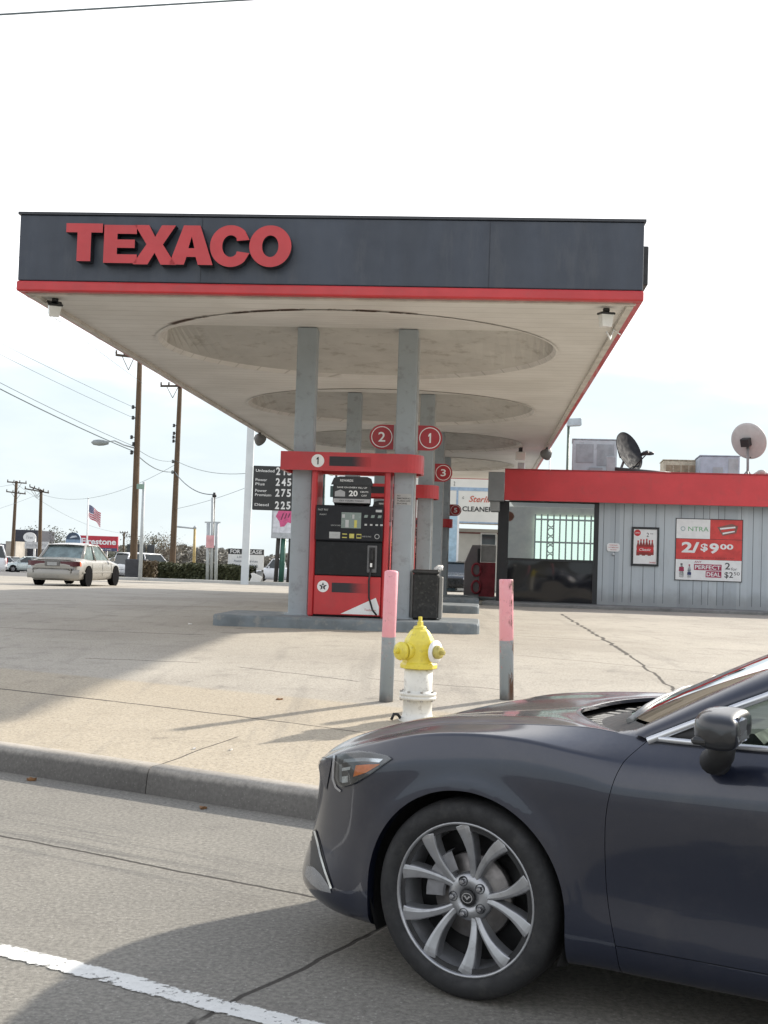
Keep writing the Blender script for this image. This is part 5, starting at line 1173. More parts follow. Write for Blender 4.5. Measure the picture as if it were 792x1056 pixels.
mb = MB(); mb.box(a.x, c.x, y, y + .06, c.z, a.z); mb.k = 1; zh = a.z - H*.27; mb.poly([(a.x, y - .003, zh), (c.x, y - .003, zh), (c.x, y - .003, a.z), (a.x, y - .003, a.z)])
mb.k = 0; mb.text('FOR', (a.x + W_*.20, y - .006, a.z - H*.135), .20, .52, .02); mb.text('LEASE', (a.x + W_*.72, y - .006, a.z - H*.135), .20, .85, .02)
mb.k = 2; mb.text('2,500 SF', (a.x + W_*.38, y - .004, zh - .14), .12, .5); mb.text('Awesome Services', (a.x + W_*.5, y - .004, zh - .34), .13, 1.25, .005); mb.text('214-515-0508', (a.x + W_*.5, y - .004, zh - .60), .16, 1.25, .01)
mb.build('panel', [SIGNW, DARK, pm('print_navy', (.05, .07, .12), .5)], r)
for x in (a.x + .05, c.x - .05): mb = MB(); mb.box(x - .05, x + .05, y + .07, y + .17, 0 - .2 + (g(P.x + x, P.y) - P.z), a.z - .02); mb.build('post', pm('bb_post_dark', (.05, .045, .04)), r)
mb = MB(); mb.box(c.x - .55, c.x - .02, y - .02, y + .02, c.z - .62, c.z - .08); mb.build('lower_panel', pm('lower_panel_grey', (.3, .31, .32), .5, .3, 4), r)
# low white board leaning at the foot
P = base_at(262, 598, 64); mb = MB(); mb.M = Matrix.Rotation(.4, 4, 'Y'); mb.box(-.25, .25, -.03, .03, 0, .5, .01); mb.M = Matrix.Rotation(-.35, 4, 'Y'); mb.box(.0, .12, .05, .1, 0, .55); o = mb.build('small_board', WHITE); o.location = P; tag(o, 'small white board leaning at the foot of the lease sign', 'board')
# ---------------------------------------------------------------- far kerb and verge
VER = pm('dry_grass', (.19, .165, .095), .95, .3, 1.2)
KG = pm('far_kerb', (.42, .42, .40), .8, .1, 1)
mb = MB()
for (pa, pb) in ((( 112, 602), (300, 602)),):
    A = base_at(96, 602, 62.5); Bq = base_at(330, 602, 61)
    n = 24; P = []
    for q in range(n+1):
        p = A.lerp(Bq, q/n); zz = g(p.x, p.y); P.append([(p.x, p.y, zz - .1), (p.x, p.y + .02, zz + .13), (p.x, p.y + .25, zz + .14), (p.x, p.y + .3, zz)])
    mb.grid(P, False)
tag(mb.build('far_kerb', KG), kind='structure')
mb = MB(); P = []
for q in range(n+1):
    p = A.lerp(Bq, q/n); P.append([(p.x, p.y + .25 + w*1.0, g(p.x, p.y + w) + .11) for w in (0, 2, 4, 6)])
mb.grid(P, False); tag(mb.build('verge', VER), kind='structure')
# ---------------------------------------------------------------- foliage helpers
def leaf_mat(name, c1, c2):
    if name in MATS: return MATS[name]
    m, t, ns, lk, b = nt(name); geo = ns.new('ShaderNodeNewGeometry')
    rnd = geo.outputs['Random Per Island']; c = mixc(t, rnd, c1, c2); lk.new(c, b.inputs['Base Color']); b.inputs['Roughness'].default_value = .7
    MATS[name] = m; return m
def leaves(mb, pts, size, rnd):
    for p in pts:
        a = rnd.uniform(0, 2*pi); el = rnd.uniform(-1, 1); n = Vector((cos(a)*sqrt(1-el*el), sin(a)*sqrt(1-el*el), el)); t1 = n.orthogonal().normalized(); t2 = n.cross(t1); s1 = size*rnd.uniform(.6, 1.4)
        p = Vector(p); mb.poly([p - t1*s1, p - t2*s1*.5, p + t1*s1, p + t2*s1*.5])
def hedge(p0, p1, Y0, Y1, z, depth, label, mat):
    rnd = random.Random(5); A = base_at(p0, 598, Y0); Bq = base_at(p1, 598, Y1); mb = MB(); core = MB()
    d = (Bq - A); dn = Vector((-d.y, d.x, 0)).normalized(); pts = []
    for q in range(6500):
        f = rnd.random(); w = rnd.random(); h = rnd.random()
        face = rnd.random()
        if face < .5: w = rnd.gauss(.03, .03)
        elif face < .8: h = 1 + rnd.gauss(0, .04)
        p = A.lerp(Bq, f) + dn*depth*w; zz = g(p.x, p.y) + z*h*(1 + .06*sin(f*19) + .04*sin(f*41)); pts.append((p.x, p.y, zz))
    leaves(mb, pts, .08, rnd); o = mb.build('hedge', mat)
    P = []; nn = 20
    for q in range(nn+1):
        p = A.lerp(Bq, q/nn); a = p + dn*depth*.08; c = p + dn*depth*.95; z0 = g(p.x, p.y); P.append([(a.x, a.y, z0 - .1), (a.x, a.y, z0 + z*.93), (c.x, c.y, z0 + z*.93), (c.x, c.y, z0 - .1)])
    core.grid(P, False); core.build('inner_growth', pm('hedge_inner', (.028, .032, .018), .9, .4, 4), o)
    tag(o, label, 'hedge'); return o
HM = leaf_mat('hedge_leaf', (.045, .055, .025), (.10, .105, .05))
hedge(158, 252, 66, 64.5, 1.35*.62, 1.6, 'long clipped dark green hedge between the tall poles and the lease sign', HM)
hedge(146, 158, 64, 64, .85, 1.2, 'short brownish shrub hedge at the foot of the street name pole', leaf_mat('hedge_brown', (.10, .075, .045), (.16, .12, .07)))
def tree(px, Y, h, cr, label, mat, trunk, cz=.6, n=900, bare=0, ls=.22, py=585):
    rnd = random.Random(int(px*7)); B = base_at(px, py, Y); r = empty('tree', B, 0, label=label, cat='tree', group='trees in the distance'); mb = MB()
    mb.tube([(0, 0, -.3), (.05*h*.1, 0, h*.3), (0, .1, h*.6)], [h*.035, h*.025, h*.012], 8); tips = []
    for q in range(9):
        a = rnd.uniform(0, 2*pi); z0 = h*rnd.uniform(.3, .55); e = Vector((cos(a)*cr*rnd.uniform(.4, .95), sin(a)*cr*rnd.uniform(.4, .95), h*rnd.uniform(.6, .98)))
        m_ = Vector((e.x*.4, e.y*.4, (z0 + e.z)/2)); mb.tube([(0, 0, z0), m_, e], [h*.014, h*.009, h*.003], 5); tips += [m_, e]
        for w in range(4 if bare else 1):
            e2 = e + Vector((rnd.uniform(-1, 1), rnd.uniform(-1, 1), rnd.uniform(-.2, 1)))*cr*.4; mb.tube([m_.lerp(e, rnd.random()), e2], [h*.005, h*.002], 4); tips.append(e2)
    mb.build('trunk', trunk, r); mb = MB(); pts = []
    for q in range(int(n*2.2)):
        c = rnd.choice(tips); pts.append(c + Vector((rnd.gauss(0, 1), rnd.gauss(0, 1), rnd.gauss(0, .8)))*cr*.17)
    leaves(mb, pts, ls*.6, rnd); mb.build('crown', mat, r); return r
BRK = pm('bark', (.10, .08, .06), .9, .3, 3); TL = leaf_mat('tree_leaf_dull', (.07, .075, .05), (.13, .13, .09)); TB = leaf_mat('tree_leaf_brown', (.14, .11, .075), (.22, .18, .12))
tree(160, 150, 4.6, 3.2, 'bare brownish rounded tree between the two tall utility poles', TB, BRK, n=500, bare=1, ls=.13)
tree(167, 160, 4.2, 2.4, 'small bare tree just left of the second tall utility pole', TB, BRK, n=260, bare=1, ls=.12)
tree(152, 165, 4.4, 2.6, 'dark leafy tree behind the dark hoarding by the tallest pole', TL, BRK, n=700)
tree(54, 160, 4.2, 3.0, 'dark leafy tree between the white board sign and the arched blue sign', TL, BRK, n=900)
tree(63, 190, 4.4, 3.2, 'second dark leafy tree directly left of the arched blue sign', TL, BRK, n=800)
tree(124, 200, 4.0, 2.8, 'dark leafy tree under the right end of the tyre billboard', TL, BRK, n=700)
tree(115, 190, 3.2, 3.0, 'low dark bushy tree beneath the tyre billboard', TL, BRK, n=800)
tree(298, 88, 6.0, .8, 'slim brown bushy tree directly behind the pump column edge', TB, BRK, n=700, ls=.1, py=596)
# distant woodland band
mb = MB(); rnd = random.Random(11); pts = []
for q in range(42000):
    x = rnd.uniform(-90, 75); Y = rnd.uniform(255, 300); hh = 4.3 + .7*sin(x*.11) + .5*sin(x*.31 + 1) + .35*sin(x*.83) + .3*sin(x*2.1); z = rnd.random()**.7*hh; pts.append((x, Y, g(x, Y) + z))
leaves(mb, pts, .5, rnd)
tag(mb.build('woodland', leaf_mat('wood_leaf', (.15, .14, .12), (.22, .205, .175))), 'grey-brown band of far woodland along the horizon', 'woodland', kind='stuff')
# ---------------------------------------------------------------- flag
P = base_at(89, 585, 105); r = empty('flagpole', P, 0, label='tall white flagpole with the stars and stripes flying above the champagne sedan', cat='flagpole')
T = atY(91, 515, 105) - P; mb = MB(); mb.tube([(0, 0, 0), T], [.09, .05], 8); mb.lathe([(.02, 0), (.1, .08), (.02, .16)], T, n=8); mb.build('pole', WHITE, r)
mf, t, ns, lk, b = nt('flag_cloth'); uv = ns.new('ShaderNodeUVMap'); sp = ns.new('ShaderNodeSeparateXYZ'); lk.new(uv.outputs[0], sp.inputs[0])
strp = mth(t, 'GREATER_THAN', mth(t, 'FRACT', mth(t, 'MULTIPLY', sp.outputs[1], 6.5)), .5)
c = mixc(t, strp, (.55, .04, .07), (.75, .74, .75)); can = mth(t, 'MULTIPLY', mth(t, 'LESS_THAN', sp.outputs[0], .40), mth(t, 'GREATER_THAN', sp.outputs[1], .46)); c = mixc(t, can, c, (.03, .04, .14))
vo = ns.new('ShaderNodeTexVoronoi'); vo.inputs['Scale'].default_value = 22; vo.inputs['Randomness'].default_value = 0; lk.new(uv.outputs[0], vo.inputs['Vector'])
c = mixc(t, mth(t, 'MULTIPLY', can, smap(t, vo.outputs['Distance'], .22, .3, .9, 0)), c, (.7, .7, .72))
lk.new(c, b.inputs['Base Color']); b.inputs['Roughness'].default_value = .8
mb = MB(); P2 = []; NX, NZ = 16, 9; a = atY(91.4, 520, 105) - P
for i in range(NX+1):
    f = i/NX; P2.append([(a.x + .04 + f*1.05, a.y - .18*sin(f*8), a.z - .75*f - (1.0 + .1*f)*(1 - j/NZ) - .06*sin(f*8 + j*.3)) for j in range(NZ+1)])
mb.grid(P2); fl = mb.build('flag', mf, r); me = fl.data; u_ = me.uv_layers.new(name='UVMap')
for p in me.polygons:
    for li_ in p.loop_indices: vi = me.loops[li_].vertex_index; u_.data[li_].uv = (vi // (NZ+1) / NX, vi % (NZ+1) / NZ)
# ---------------------------------------------------------------- tyre billboard, arched sign, arrow building, round sign, hoarding
def bboard(pa, pc, Y, name, label, cat, draw, mats, posts, pm_=None, py=590):
    mid = ((pa[0] + pc[0])/2); P = base_at(mid, py, Y); r = empty(name, P, 0, label=label, cat=cat); a = atY(pa[0], pa[1], Y) - P; c = atY(pc[0], pc[1], Y) - P
    mb = MB(); mb.box(a.x, c.x, a.y, a.y + .3, c.z, a.z, .02); draw(mb, a, c, a.y - .02); mb.build('panel', mats, r)
    for px in posts: mb = MB(); p2 = base_at(px, py, Y + .4) - P; mb.tube([p2 - Vector((0, 0, .5)), (p2.x, p2.y, c.z + .3)], .12, 8); mb.build('post', pm_ or STL, r)
    return r
def d1(mb, a, c, y):
    H = a.z - c.z; W_ = c.x - a.x; mb.k = 2; mb.poly([(a.x, y, c.z), (c.x, y, c.z), (c.x, y, c.z + H*.2), (a.x, y, c.z + H*.2)])
    mb.k = 1; mb.text('Firestone', (a.x + W_*.52, y - .01, c.z + H*.62), H*.42, W_*.88, .03); mb.text('COMPLETE AUTO CARE', (a.x + W_*.5, y - .01, c.z + H*.1), H*.08, W_*.7)
bboard((81, 552), (121, 568.5), 130, 'billboard', 'red tyre shop billboard with white lettering above the champagne sedan', 'billboard', d1, [pm('bb_red', (.46, .03, .05), .5), SIGNW, pm('bb_navy', (.06, .07, .14), .5)], (95, 109))
P = base_at(75, 590, 128); r = empty('arched_sign', P, 0, label='blue sign with a dark arched top left of the red tyre billboard', cat='sign')
a = atY(68, 556, 128) - P; c = atY(82, 575, 128) - P; t2 = atY(75, 549, 128) - P; mb = MB(); cx_, rx = (a.x + c.x)/2, (c.x - a.x)/2
pts = [(a.x, a.y, c.z), (c.x, a.y, c.z)] + [(cx_ + rx*cos(q*pi/14), a.y, a.z + (t2.z - a.z)*sin(q*pi/14)) for q in range(15)]
mb.prism([Vector(p) for p in pts][::-1], (0, .4, 0)) if False else mb.prism([Vector(p) + Vector((0, .4, 0)) for p in pts], (0, -.4, 0)); mb.k = 1; y = a.y - .02
mb.poly([(cx_ + rx*cos(q*pi/14), y, a.z + (t2.z - a.z)*sin(q*pi/14)) for q in range(15)]); mb.k = 2
mb.poly([(cx_ - rx*.5, y - .01, a.z + .1), (cx_ + rx*.6, y - .01, a.z + .25), (cx_ + rx*.4, y - .01, a.z + .4), (cx_ - rx*.2, y - .01, a.z + .35)])
mb.build('panel', [pm('arch_blue', (.22, .31, .42), .5), pm('arch_navy', (.045, .07, .11), .5), pm('arch_pale', (.5, .55, .6), .5)], r)
P = base_at(26, 590, 155); r = empty('commercial_building', P, 0, label='dark block building with a white arrow behind the round white sign', cat='building')
a = atY(15, 546, 155) - P; c = atY(38, 575, 155) - P; mb = MB(); mb.box(a.x, c.x, a.y, a.y + 8, -1, a.z, .05); mb.k = 1; ax_ = a.x + .9; y = a.y - .03
mb.poly([(ax_ - .09, y, a.z - 2.7), (ax_ + .09, y, a.z - 2.7), (ax_ + .09, y, a.z - 1.8), (ax_ - .09, y, a.z - 1.8)]); mb.poly([(ax_ - .25, y, a.z - 1.8), (ax_ + .25, y, a.z - 1.8), (ax_, y, a.z - 1.45)])
mb.build('wall', [pm('dark_block', (.035, .037, .05), .6), SIGNW], r)
a2 = atY(6, 558, 150) - P; c2 = atY(15.5, 578, 150) - P; mb = MB(); mb.box(a2.x, c2.x, a2.y, a2.y + 6, -1, a2.z); mb.build('side_wing', pm('wing_beige', (.36, .33, .29), .7, .2, .6), r)
a2 = atY(-22, 560, 152) - P; c2 = atY(5.9, 578, 152) - P; mb = MB(); mb.box(a2.x, c2.x, a2.y, a2.y + 6, -1, a2.z); mb.build('left_wing', pm('wing_dark', (.10, .10, .13), .7, .3, .5), r)
P = base_at(35, 585, 128); r = empty('round_sign', P, 0, label='white oval sign over two pale boards on a post before the dark building', cat='sign')
c0 = atY(30.5, 554, 128) - P; mb = MB(); pts = [(c0.x + .65*cos(q*pi/12), c0.y + .1, c0.z + .50*sin(q*pi/12)) for q in range(24)]; mb.prism([Vector(p) for p in pts], (0, -.1, 0)); mb.k = 1; mb.text('Tires', (c0.x, c0.y - .01, c0.z), .3, .7, .01, shear=.3)
mb.build('oval_panel', [SIGNW, pm('print_pale', (.35, .36, .38), .5)], r)
for (x0, y0, x1, y1) in ((25.5, 558.5, 40, 566), (42, 558.5, 50, 566.5)):
    a = atY(x0, y0, 127.8) - P; c = atY(x1, y1, 127.8) - P; mb = MB(); mb.box(a.x, c.x, a.y, a.y + .1, c.z, a.z); mb.k = 1; mb.text('AUTO REPAIR' if x0 < 30 else 'OIL', ((a.x+c.x)/2, a.y - .01, (a.z+c.z)/2), .2, (c.x-a.x)*.8); mb.build('board', [pm('board_offwhite', (.55, .55, .55), .5), MATS['print_pale']], r)
mb = MB(); mb.tube([(c0.x + .5, c0.y + .2, -.2), (c0.x + .5, c0.y + .2, c0.z)], .12, 8); mb.build('post', WHITE, r)
P = base_at(145, 592, 100); r = empty('hoarding', P, 0, label='dark boarded structure right behind the tallest utility pole', cat='hoarding'); a = atY(131, 561, 100) - P; c = atY(158, 578, 100) - P
mb = MB(); mb.box(a.x, a.x + 1.4, a.y, a.y + .4, c.z, a.z, .02); mb.box(a.x + 1.55, c.x, a.y + .3, a.y + .6, c.z, a.z, .02); mb.build('panel', pm('hoard_dark', (.045, .048, .05), .7, .3, 1), r)
mb = MB()
for x in (a.x + .3, a.x + 1.2, c.x - .3): mb.tube([(x, a.y + .5, -.3), (x, a.y + .5, a.z - .1)], .1, 6)
mb.build('post', pm('bb_post_dark', (.05, .045, .04)), r)
P = base_at(133.5, 597, 64.5); mb = MB(); mb.box(-.55, .55, -.3, .3, -.1, 1.05, .04); 
o = mb.build('utility_cabinet', pm('cabinet_dark', (.04, .042, .05), .6)); o.location = P + Vector((.35, 0, 0)); tag(o, 'dark roadside cabinet at the foot of the tallest utility pole', 'cabinet')
# low white buildings left far
P = base_at(104, 585, 215); mb = MB(); mb.box(-9, 6, 0, 8, -1, 3.3); mb.box(-9.3, 6.3, -.4, 8.4, 3.3, 3.6); r = empty('low_building', P, 0, label='long low pale building far behind the champagne sedan', cat='building'); mb.build('wall', pm('far_pale', (.45, .45, .43), .7, .2, .3), r)
mb = MB()
for q in range(6): mb.box(-8 + q*2.3, -6.6 + q*2.3, -.03, .02, .6, 2.2)
mb.build('window', TGL, r)
# ---------------------------------------------------------------- cleaners building
P = base_at(488, 600, 66); CBz = P.z; r = empty('cleaners_building', P, -.03, label='pale dry cleaners shop with red script and black lettering seen beneath the canopy', cat='building')
def q(px, py, Y=66): d = atY(px, py, Y) - P; return d
a = q(452, 495); c = q(530, 540)
mb = MB(); mb.box(a.x - 3, c.x + 5, .0, 10, -.5, q(480, 545).z, 0); mb.build('wall', pm('cleaner_wall', (.46, .44, .39), .8, .1, .8), r)
zt2 = q(480, 494).z; zb3 = q(480, 540).z; mb = MB(); mb.box(a.x - 3, c.x + 5, -1.2, 1, zb3, zt2, .02); mb.k = 1; z5 = q(480, 505.5).z; mb.box(a.x - 3, c.x + 5, -1.215, -1.201, z5 - .10, z5 + .08)
xv = q(471, 520).x; mb.box(xv - .06, xv + .04, -1.215, -1.201, zb3 + .3, z5 - .10); mb.box(a.x - 3, c.x + 5, -1.215, -1.201, zb3, zb3 + .07)
mb.k = 2; lx = q(482.5, 518).x; rx_ = q(509, 518).x; mb.text('Sterling', (lx, -1.22, q(482, 516.5).z), .42, (rx_ - lx)*1.08, .012, align='LEFT', shear=.35)
mb.k = 3; lx = q(476, 527).x; rx_ = q(511, 527).x; mb.text('CLEANERS', (lx, -1.22, q(490, 526).z), .26, (rx_ - lx)*.97, .02, align='LEFT')
mb.text('c', (q(477, 514).x, -1.22, q(477, 514.5).z), .12, .08); mb.text('2', (q(468, 500).x, -1.22, q(468, 500).z), .2, .08)
mb.build('fascia_sign', [pm('cleaner_sign', (.66, .65, .60), .6, .06, .7), pm('cleaner_blue', (.28, .38, .50), .6), pm('script_red', (.50, .10, .06), .5), DARK], r)
zb4 = q(480, 549.5).z; mb = MB(); mb.box(a.x - 2.5, c.x + 5, -.05, -.005, zb4 - .03, zb4 + .05); mb.build('trim_band', pm('trim_brown', (.16, .06, .05), .7), r)
a2 = q(497, 551); c2 = q(510.5, 562); mb = MB(); mb.box(a2.x - .08, c2.x + .08, -.06, -.004, c2.z - .08, a2.z + .08); f_ = mb.build('window', pm('win_frame_pale', (.5, .49, .46), .6), r)
mb = MB(); mb.box(a2.x, c2.x, -.075, -.061, c2.z, a2.z); mb.build('pane', TGL, f_)
a2 = q(464.5, 534, 62); c2 = q(474, 597, 62); mb = MB(); mb.box(a2.x, c2.x - .08, a2.y, a2.y + .4, -.1, a2.z + .3); mb.k = 1; mb.box(c2.x - .078, c2.x + .02, a2.y, a2.y + .38, -.1, a2.z + .3); mb.build('pillar', [pm('pillar_blue', (.34, .48, .58), .6), WHITE], r)
# slanted service machine with hoses
P = gp(492, 612); P = base_at(493, 611, 41); r = empty('service_machine', P, -CYAW, label='grey slant-sided pump cabinet with red front and looped red hoses left of the shop', cat='service machine')
def q2(px, py): return atY(px, py, 41) - P
pts = [q2(478, 612), q2(494, 612), q2(496, 562), q2(487, 562), q2(479, 580)]
for p_ in pts: p_.y = 0
pts[0].z = pts[1].z = -.02
mb = MB(); mb.prism([p_ + Vector((0, .7, 0)) for p_ in pts], (0, -.7, 0)); mb.build('slanted_side', pm('machine_grey', (.25, .24, .25), .5, .08, 2), r, bevel=.02)
a2 = q2(496, 562); c2 = q2(511, 580); mb = MB(); mb.box(a2.x + .01, c2.x, -.02, .65, c2.z, a2.z, .02); mb.build('upper_panel', pm('machine_pale', (.36, .355, .345), .5), r)
mb = MB(); mb.box(a2.x - .03, c2.x, -.04, .65, 0, c2.z - .01, .02); mb.build('front_panel', pm('machine_red', (.24, .022, .035), .5, .3, 4), r)
mb = MB(); mb.box(a2.x - .10, a2.x - .02, -.10, -.045, c2.z - .1, a2.z - .12, .01); mb.build('holster', DARK, r)
for zc in (.98, .42):
    mb = MB(); mb.tube([(a2.x - .12 + .14*cos(t_), -.09, zc + .20*sin(t_)) for t_ in [2*pi*w/14 for w in range(15)]], .038, 7); mb.build('hose', pm('hose_red', (.28, .03, .045), .5), r)
mb = MB(); mb.box(-.9, 1.4, -.45, .9, -.02, .12, .03); mb.build('plinth', ISL, r)
# small litter and leaves on the pavement and in the gutter
rl = random.Random(21)
LITM = {'leaf': pm('dry_leaf', (.20, .10, .04), .8, .3, 30), 'paper': pm('scrap_paper', (.70, .68, .64), .8, .1, 30)}
def scrap(px, py, kind, size, label, street=False):
    P = atz(px, py, 0) if street else gp(px, py); mb = MB(); n = 7; a0 = rl.uniform(0, 6.28)
    rim = [(size*rl.uniform(.6, 1.1)*cos(a0 + 2*pi*q/n), size*rl.uniform(.35, .8)*sin(a0 + 2*pi*q/n), .006 + rl.uniform(0, size*.35)) for q in range(n)]
    lo = [(x*.9, y*.9, .002) for x, y, z in rim]
    a = [mb.vert(p) for p in rim]; b_ = [mb.vert(p) for p in lo]; c = mb.vert((0, 0, size*.3)); d = mb.vert((0, 0, .002))
    for q in range(n):
        w = (q+1) % n; mb.face([a[q], a[w], c]); mb.face([b_[w], b_[q], d]); mb.face([b_[q], b_[w], a[w], a[q]])
    o = mb.build('fallen_leaf' if kind == 'leaf' else 'scrap_paper', LITM[kind]); o.location = P; o.rotation_euler = (0, 0, rl.uniform(0, 6)); tag(o, label, 'leaf' if kind == 'leaf' else 'litter', 'scraps and leaves on the ground')
scrap(288, 722, 'leaf', .035, 'brown dry leaf on the slabs between the canopy shadow and the left bollard')
scrap(200, 773, 'paper', .022, 'tiny white scrap near the kerb above the kerb crack')
scrap(238, 774, 'paper', .02, 'tiny white scrap right of the other one near the kerb')
scrap(32, 805, 'leaf', .045, 'dark dry leaf in the gutter at the far left', True)
scrap(209, 834, 'leaf', .04, 'dark dry leaf in the gutter left of the dark sedan nose', True)
scrap(196, 644, 'paper', .05, 'white scrap lying before the left end of the nearest island')
scrap(258, 642.5, 'paper', .045, 'white scrap touching the front face of the nearest pump island')
# ---------------------------------------------------------------- the dark blue-grey sedan beside us
VC = 4.86                                  # distance of its centre line, measured across the street
def vray(px, py, v): d = ray(px, py); return CP + d*(v/d.dot(Nv))
Wp = vray(478, 928, VC - .90)
CRO = Nv*VC + Uv*Wp.dot(Uv); CRO.z = 0
ctm = Matrix.Translation(CRO) @ Matrix.Rotation(-AU, 4, 'Z'); cti = ctm.inverted()
car = empty('sedan', CRO, -AU, label='dark blue-grey sedan in front with silver ten-spoke wheel, waiting in the kerb lane', cat='car')
mc, t, ns, lk, b = nt('car_paint_metallic')
c = mixc(t, noise(t, 900, 2, .5), (.006, .009, .021), (.014, .019, .040)); 
dust = smap(t, noise(t, 3, 7, .65), .45, .8, 0, .16); c = mixc(t, dust, c, (.13, .12, .11))
lk.new(c, b.inputs['Base Color']); b.inputs['Metallic'].default_value = .38; b.inputs['Roughness'].default_value = .34
b.inputs['Coat Weight'].default_value = 1; gn = ns.new('ShaderNodeNewGeometry'); sn = ns.new('ShaderNodeSeparateXYZ'); lk.new(gn.outputs['Normal'], sn.inputs[0])
updust = smap(t, sn.outputs[2], .55, .9)          # fine dust settled on the surfaces that face up
lk.new(mth(t, 'ADD', smap(t, noise(t, 4, 6), .3, .8, .03, .08), mth(t, 'MULTIPLY', updust, .07)), b.inputs['Coat Roughness'])
lk.new(mixc(t, mth(t, 'MULTIPLY', updust, smap(t, noise(t, 7, 7, .7), .3, .75, .08, .30)), c, (.15, .135, .12)), b.inputs['Base Color'])
bumpn(t, noise(t, 2.2, 2, .4), .03, .02)
CARP = mc
TYRE = pm('tyre_rubber', (.016, .016, .017), .75, .15, 8, .1, 0, 0, (.05, .047, .042), .35)
ALLOY = pm('wheel_alloy', (.36, .365, .38), .36, .06, 14, .03, .75, .2, (.16, .155, .15), .3)
ALLOYD = pm('wheel_pocket', (.07, .072, .078), .45, .1, 10, 0, .6)
CG = glassy('car_glass', (.62, .72, .68), .01, .8, 1.6)
WSG = glassy('windscreen_glass', (.88, .95, .90), .01, .98, 2.1)
# --- control net: rows from sill (0) up to the bonnet / belt line (7), columns from the nose round the side to the tail
def cols():
    C = []
    plan = [(0, 0), (.012, .25), (.045, .45), (.118, .62), (.225, .75), (.37, .845)]
    zr = [(.175, .205, .27, .40, .53, .63, .685, .708)]*3 + [(.175, .205, .27, .41, .545, .64, .695, .724), (.175, .205, .275, .425, .57, .665, .730, .764), (.17, .20, .28, .44, .60, .705, .778, .808)]
    s7 = [-.875, -.868, -.840, -.772, -.67, -.55]; t7 = [0, .25, .45, .59, .665, .70]
    s6 = [-.885, -.875, -.848, -.785, -.69, -.572]; t6 = [0, .25, .455, .625, .745, .815]
    off = [-.865, -.935, -.957, -.925, -.905, -.900]
    for k, (ds, tt) in enumerate(plan):
        row = []
        for j in range(8):
            if j == 7: row.append((s7[k], t7[k], zr[k][7]))
            elif j == 6: row.append((s6[k], t6[k], zr[k][6]))
            else:
                f = (1, 1, 1, 1, 1, 1)[j]; tt2 = tt*(.93 if j == 0 else .985 if j == 1 else 1.0)
                row.append((off[j] + ds, tt2 + (.012 if j == 2 and k > 2 else 0), zr[k][j]))
        C.append(row)
    def side(s, t=(.80, .875, .905, .915, .922, .915, .89, .745), z=(.17, .20, .285, .45, .66, .80, .88, .92)):
        ss = s if isinstance(s, (list, tuple)) else [s]*8
        C.append([(ss[j], t[j], z[j]) for j in range(8)])
    side([-.39, -.40, -.41, -.415, -.42, -.42, -.41, -.40], (.80, .872, .895, .895, .898, .893, .858, .722), (.17, .20, .28, .45, .62, .745, .830, .854))
    side(-.2, (.80, .875, .905, .908, .915, .912, .880, .738), z=(.17, .20, .285, .45, .65, .785, .885, .905))
    side(0, (.80, .875, .905, .912, .920, .918, .888, .745), z=(.17, .20, .285, .45, .66, .805, .908, .928))
    side(.2, (.80, .875, .905, .912, .920, .918, .893, .750), z=(.17, .20, .285, .45, .66, .80, .908, .944))
    side(.4, (.80, .875, .905, .910, .918, .917, .893, .758), z=(.17, .20, .285, .45, .66, .79, .886, .952))
    side([.56, .558, .548, .515, .508, .525, .555, .612], (.80, .875, .905, .905, .918, .917, .888, .805), (.17, .20, .285, .45, .66, .785, .872, .942))
    side(.85, (.80, .875, .905, .900, .918, .918, .89, .828), (.17, .20, .285, .45, .665, .785, .872, .944))
    side(1.15, (.80, .875, .905, .898, .918, .92, .893, .835), (.17, .20, .285, .45, .67, .785, .88, .950))
    side([1.62]*6 + [1.62, 1.62], (.80, .875, .905, .897, .918, .92, .895, .838), (.17, .20, .285, .45, .68, .79, .89, .960))
    side(2.0, (.80, .875, .905, .90, .918, .92, .897, .84), (.17, .20, .285, .45, .69, .80, .90, .968))
    side([2.42]*5 + [2.47, 2.5, 2.5], (.80, .875, .905, .91, .92, .92, .90, .835), (.17, .20, .285, .45, .69, .81, .91, .978))
    side(2.62, (.80, .875, .905, .915, .922, .92, .90, .825), (.17, .20, .285, .45, .69, .82, .915, .985))
    side(2.83, (.80, .875, .905, .915, .922, .918, .895, .80), (.17, .20, .285, .45, .69, .83, .92, .99))
    side(3.05, (.79, .865, .90, .91, .915, .91, .88, .77), (.18, .21, .29, .45, .69, .83, .925, .995))
    side(3.3, (.77, .85, .885, .895, .90, .89, .86, .74), (.19, .22, .30, .45, .69, .83, .93, 1.0))
    side([3.52, 3.53, 3.55, 3.55, 3.53, 3.50, 3.47, 3.42], (.72, .81, .85, .86, .855, .84, .81, .71), (.20, .23, .31, .46, .69, .83, .93, 1.0))
    side([3.66, 3.68, 3.71, 3.72, 3.70, 3.66, 3.62, 3.56], (.64, .73, .78, .79, .785, .77, .735, .67), (.21, .24, .32, .47, .69, .83, .935, 1.005))
    side([3.74, 3.77, 3.81, 3.82, 3.80, 3.76, 3.72, 3.65], (.52, .62, .67, .68, .67, .65, .61, .56), (.21, .24, .32, .47, .69, .83, .94, 1.01))
    side([3.80, 3.83, 3.87, 3.88, 3.86, 3.83, 3.79, 3.71], (.36, .42, .46, .46, .46, .44, .40, .38), (.21, .24, .32, .47, .69, .84, .945, 1.015))
    side([3.82, 3.85, 3.90, 3.91, 3.89, 3.86, 3.82, 3.74], (.18, .21, .23, .23, .23, .22, .2, .2), (.21, .24, .32, .47, .69, .84, .95, 1.02))
    side([3.83, 3.86, 3.91, 3.92, 3.90, 3.87, 3.83, 3.75], [0]*8, (.21, .24, .32, .47, .69, .84, .95, 1.02))
    return [[Vector(p) for p in r] for r in C]
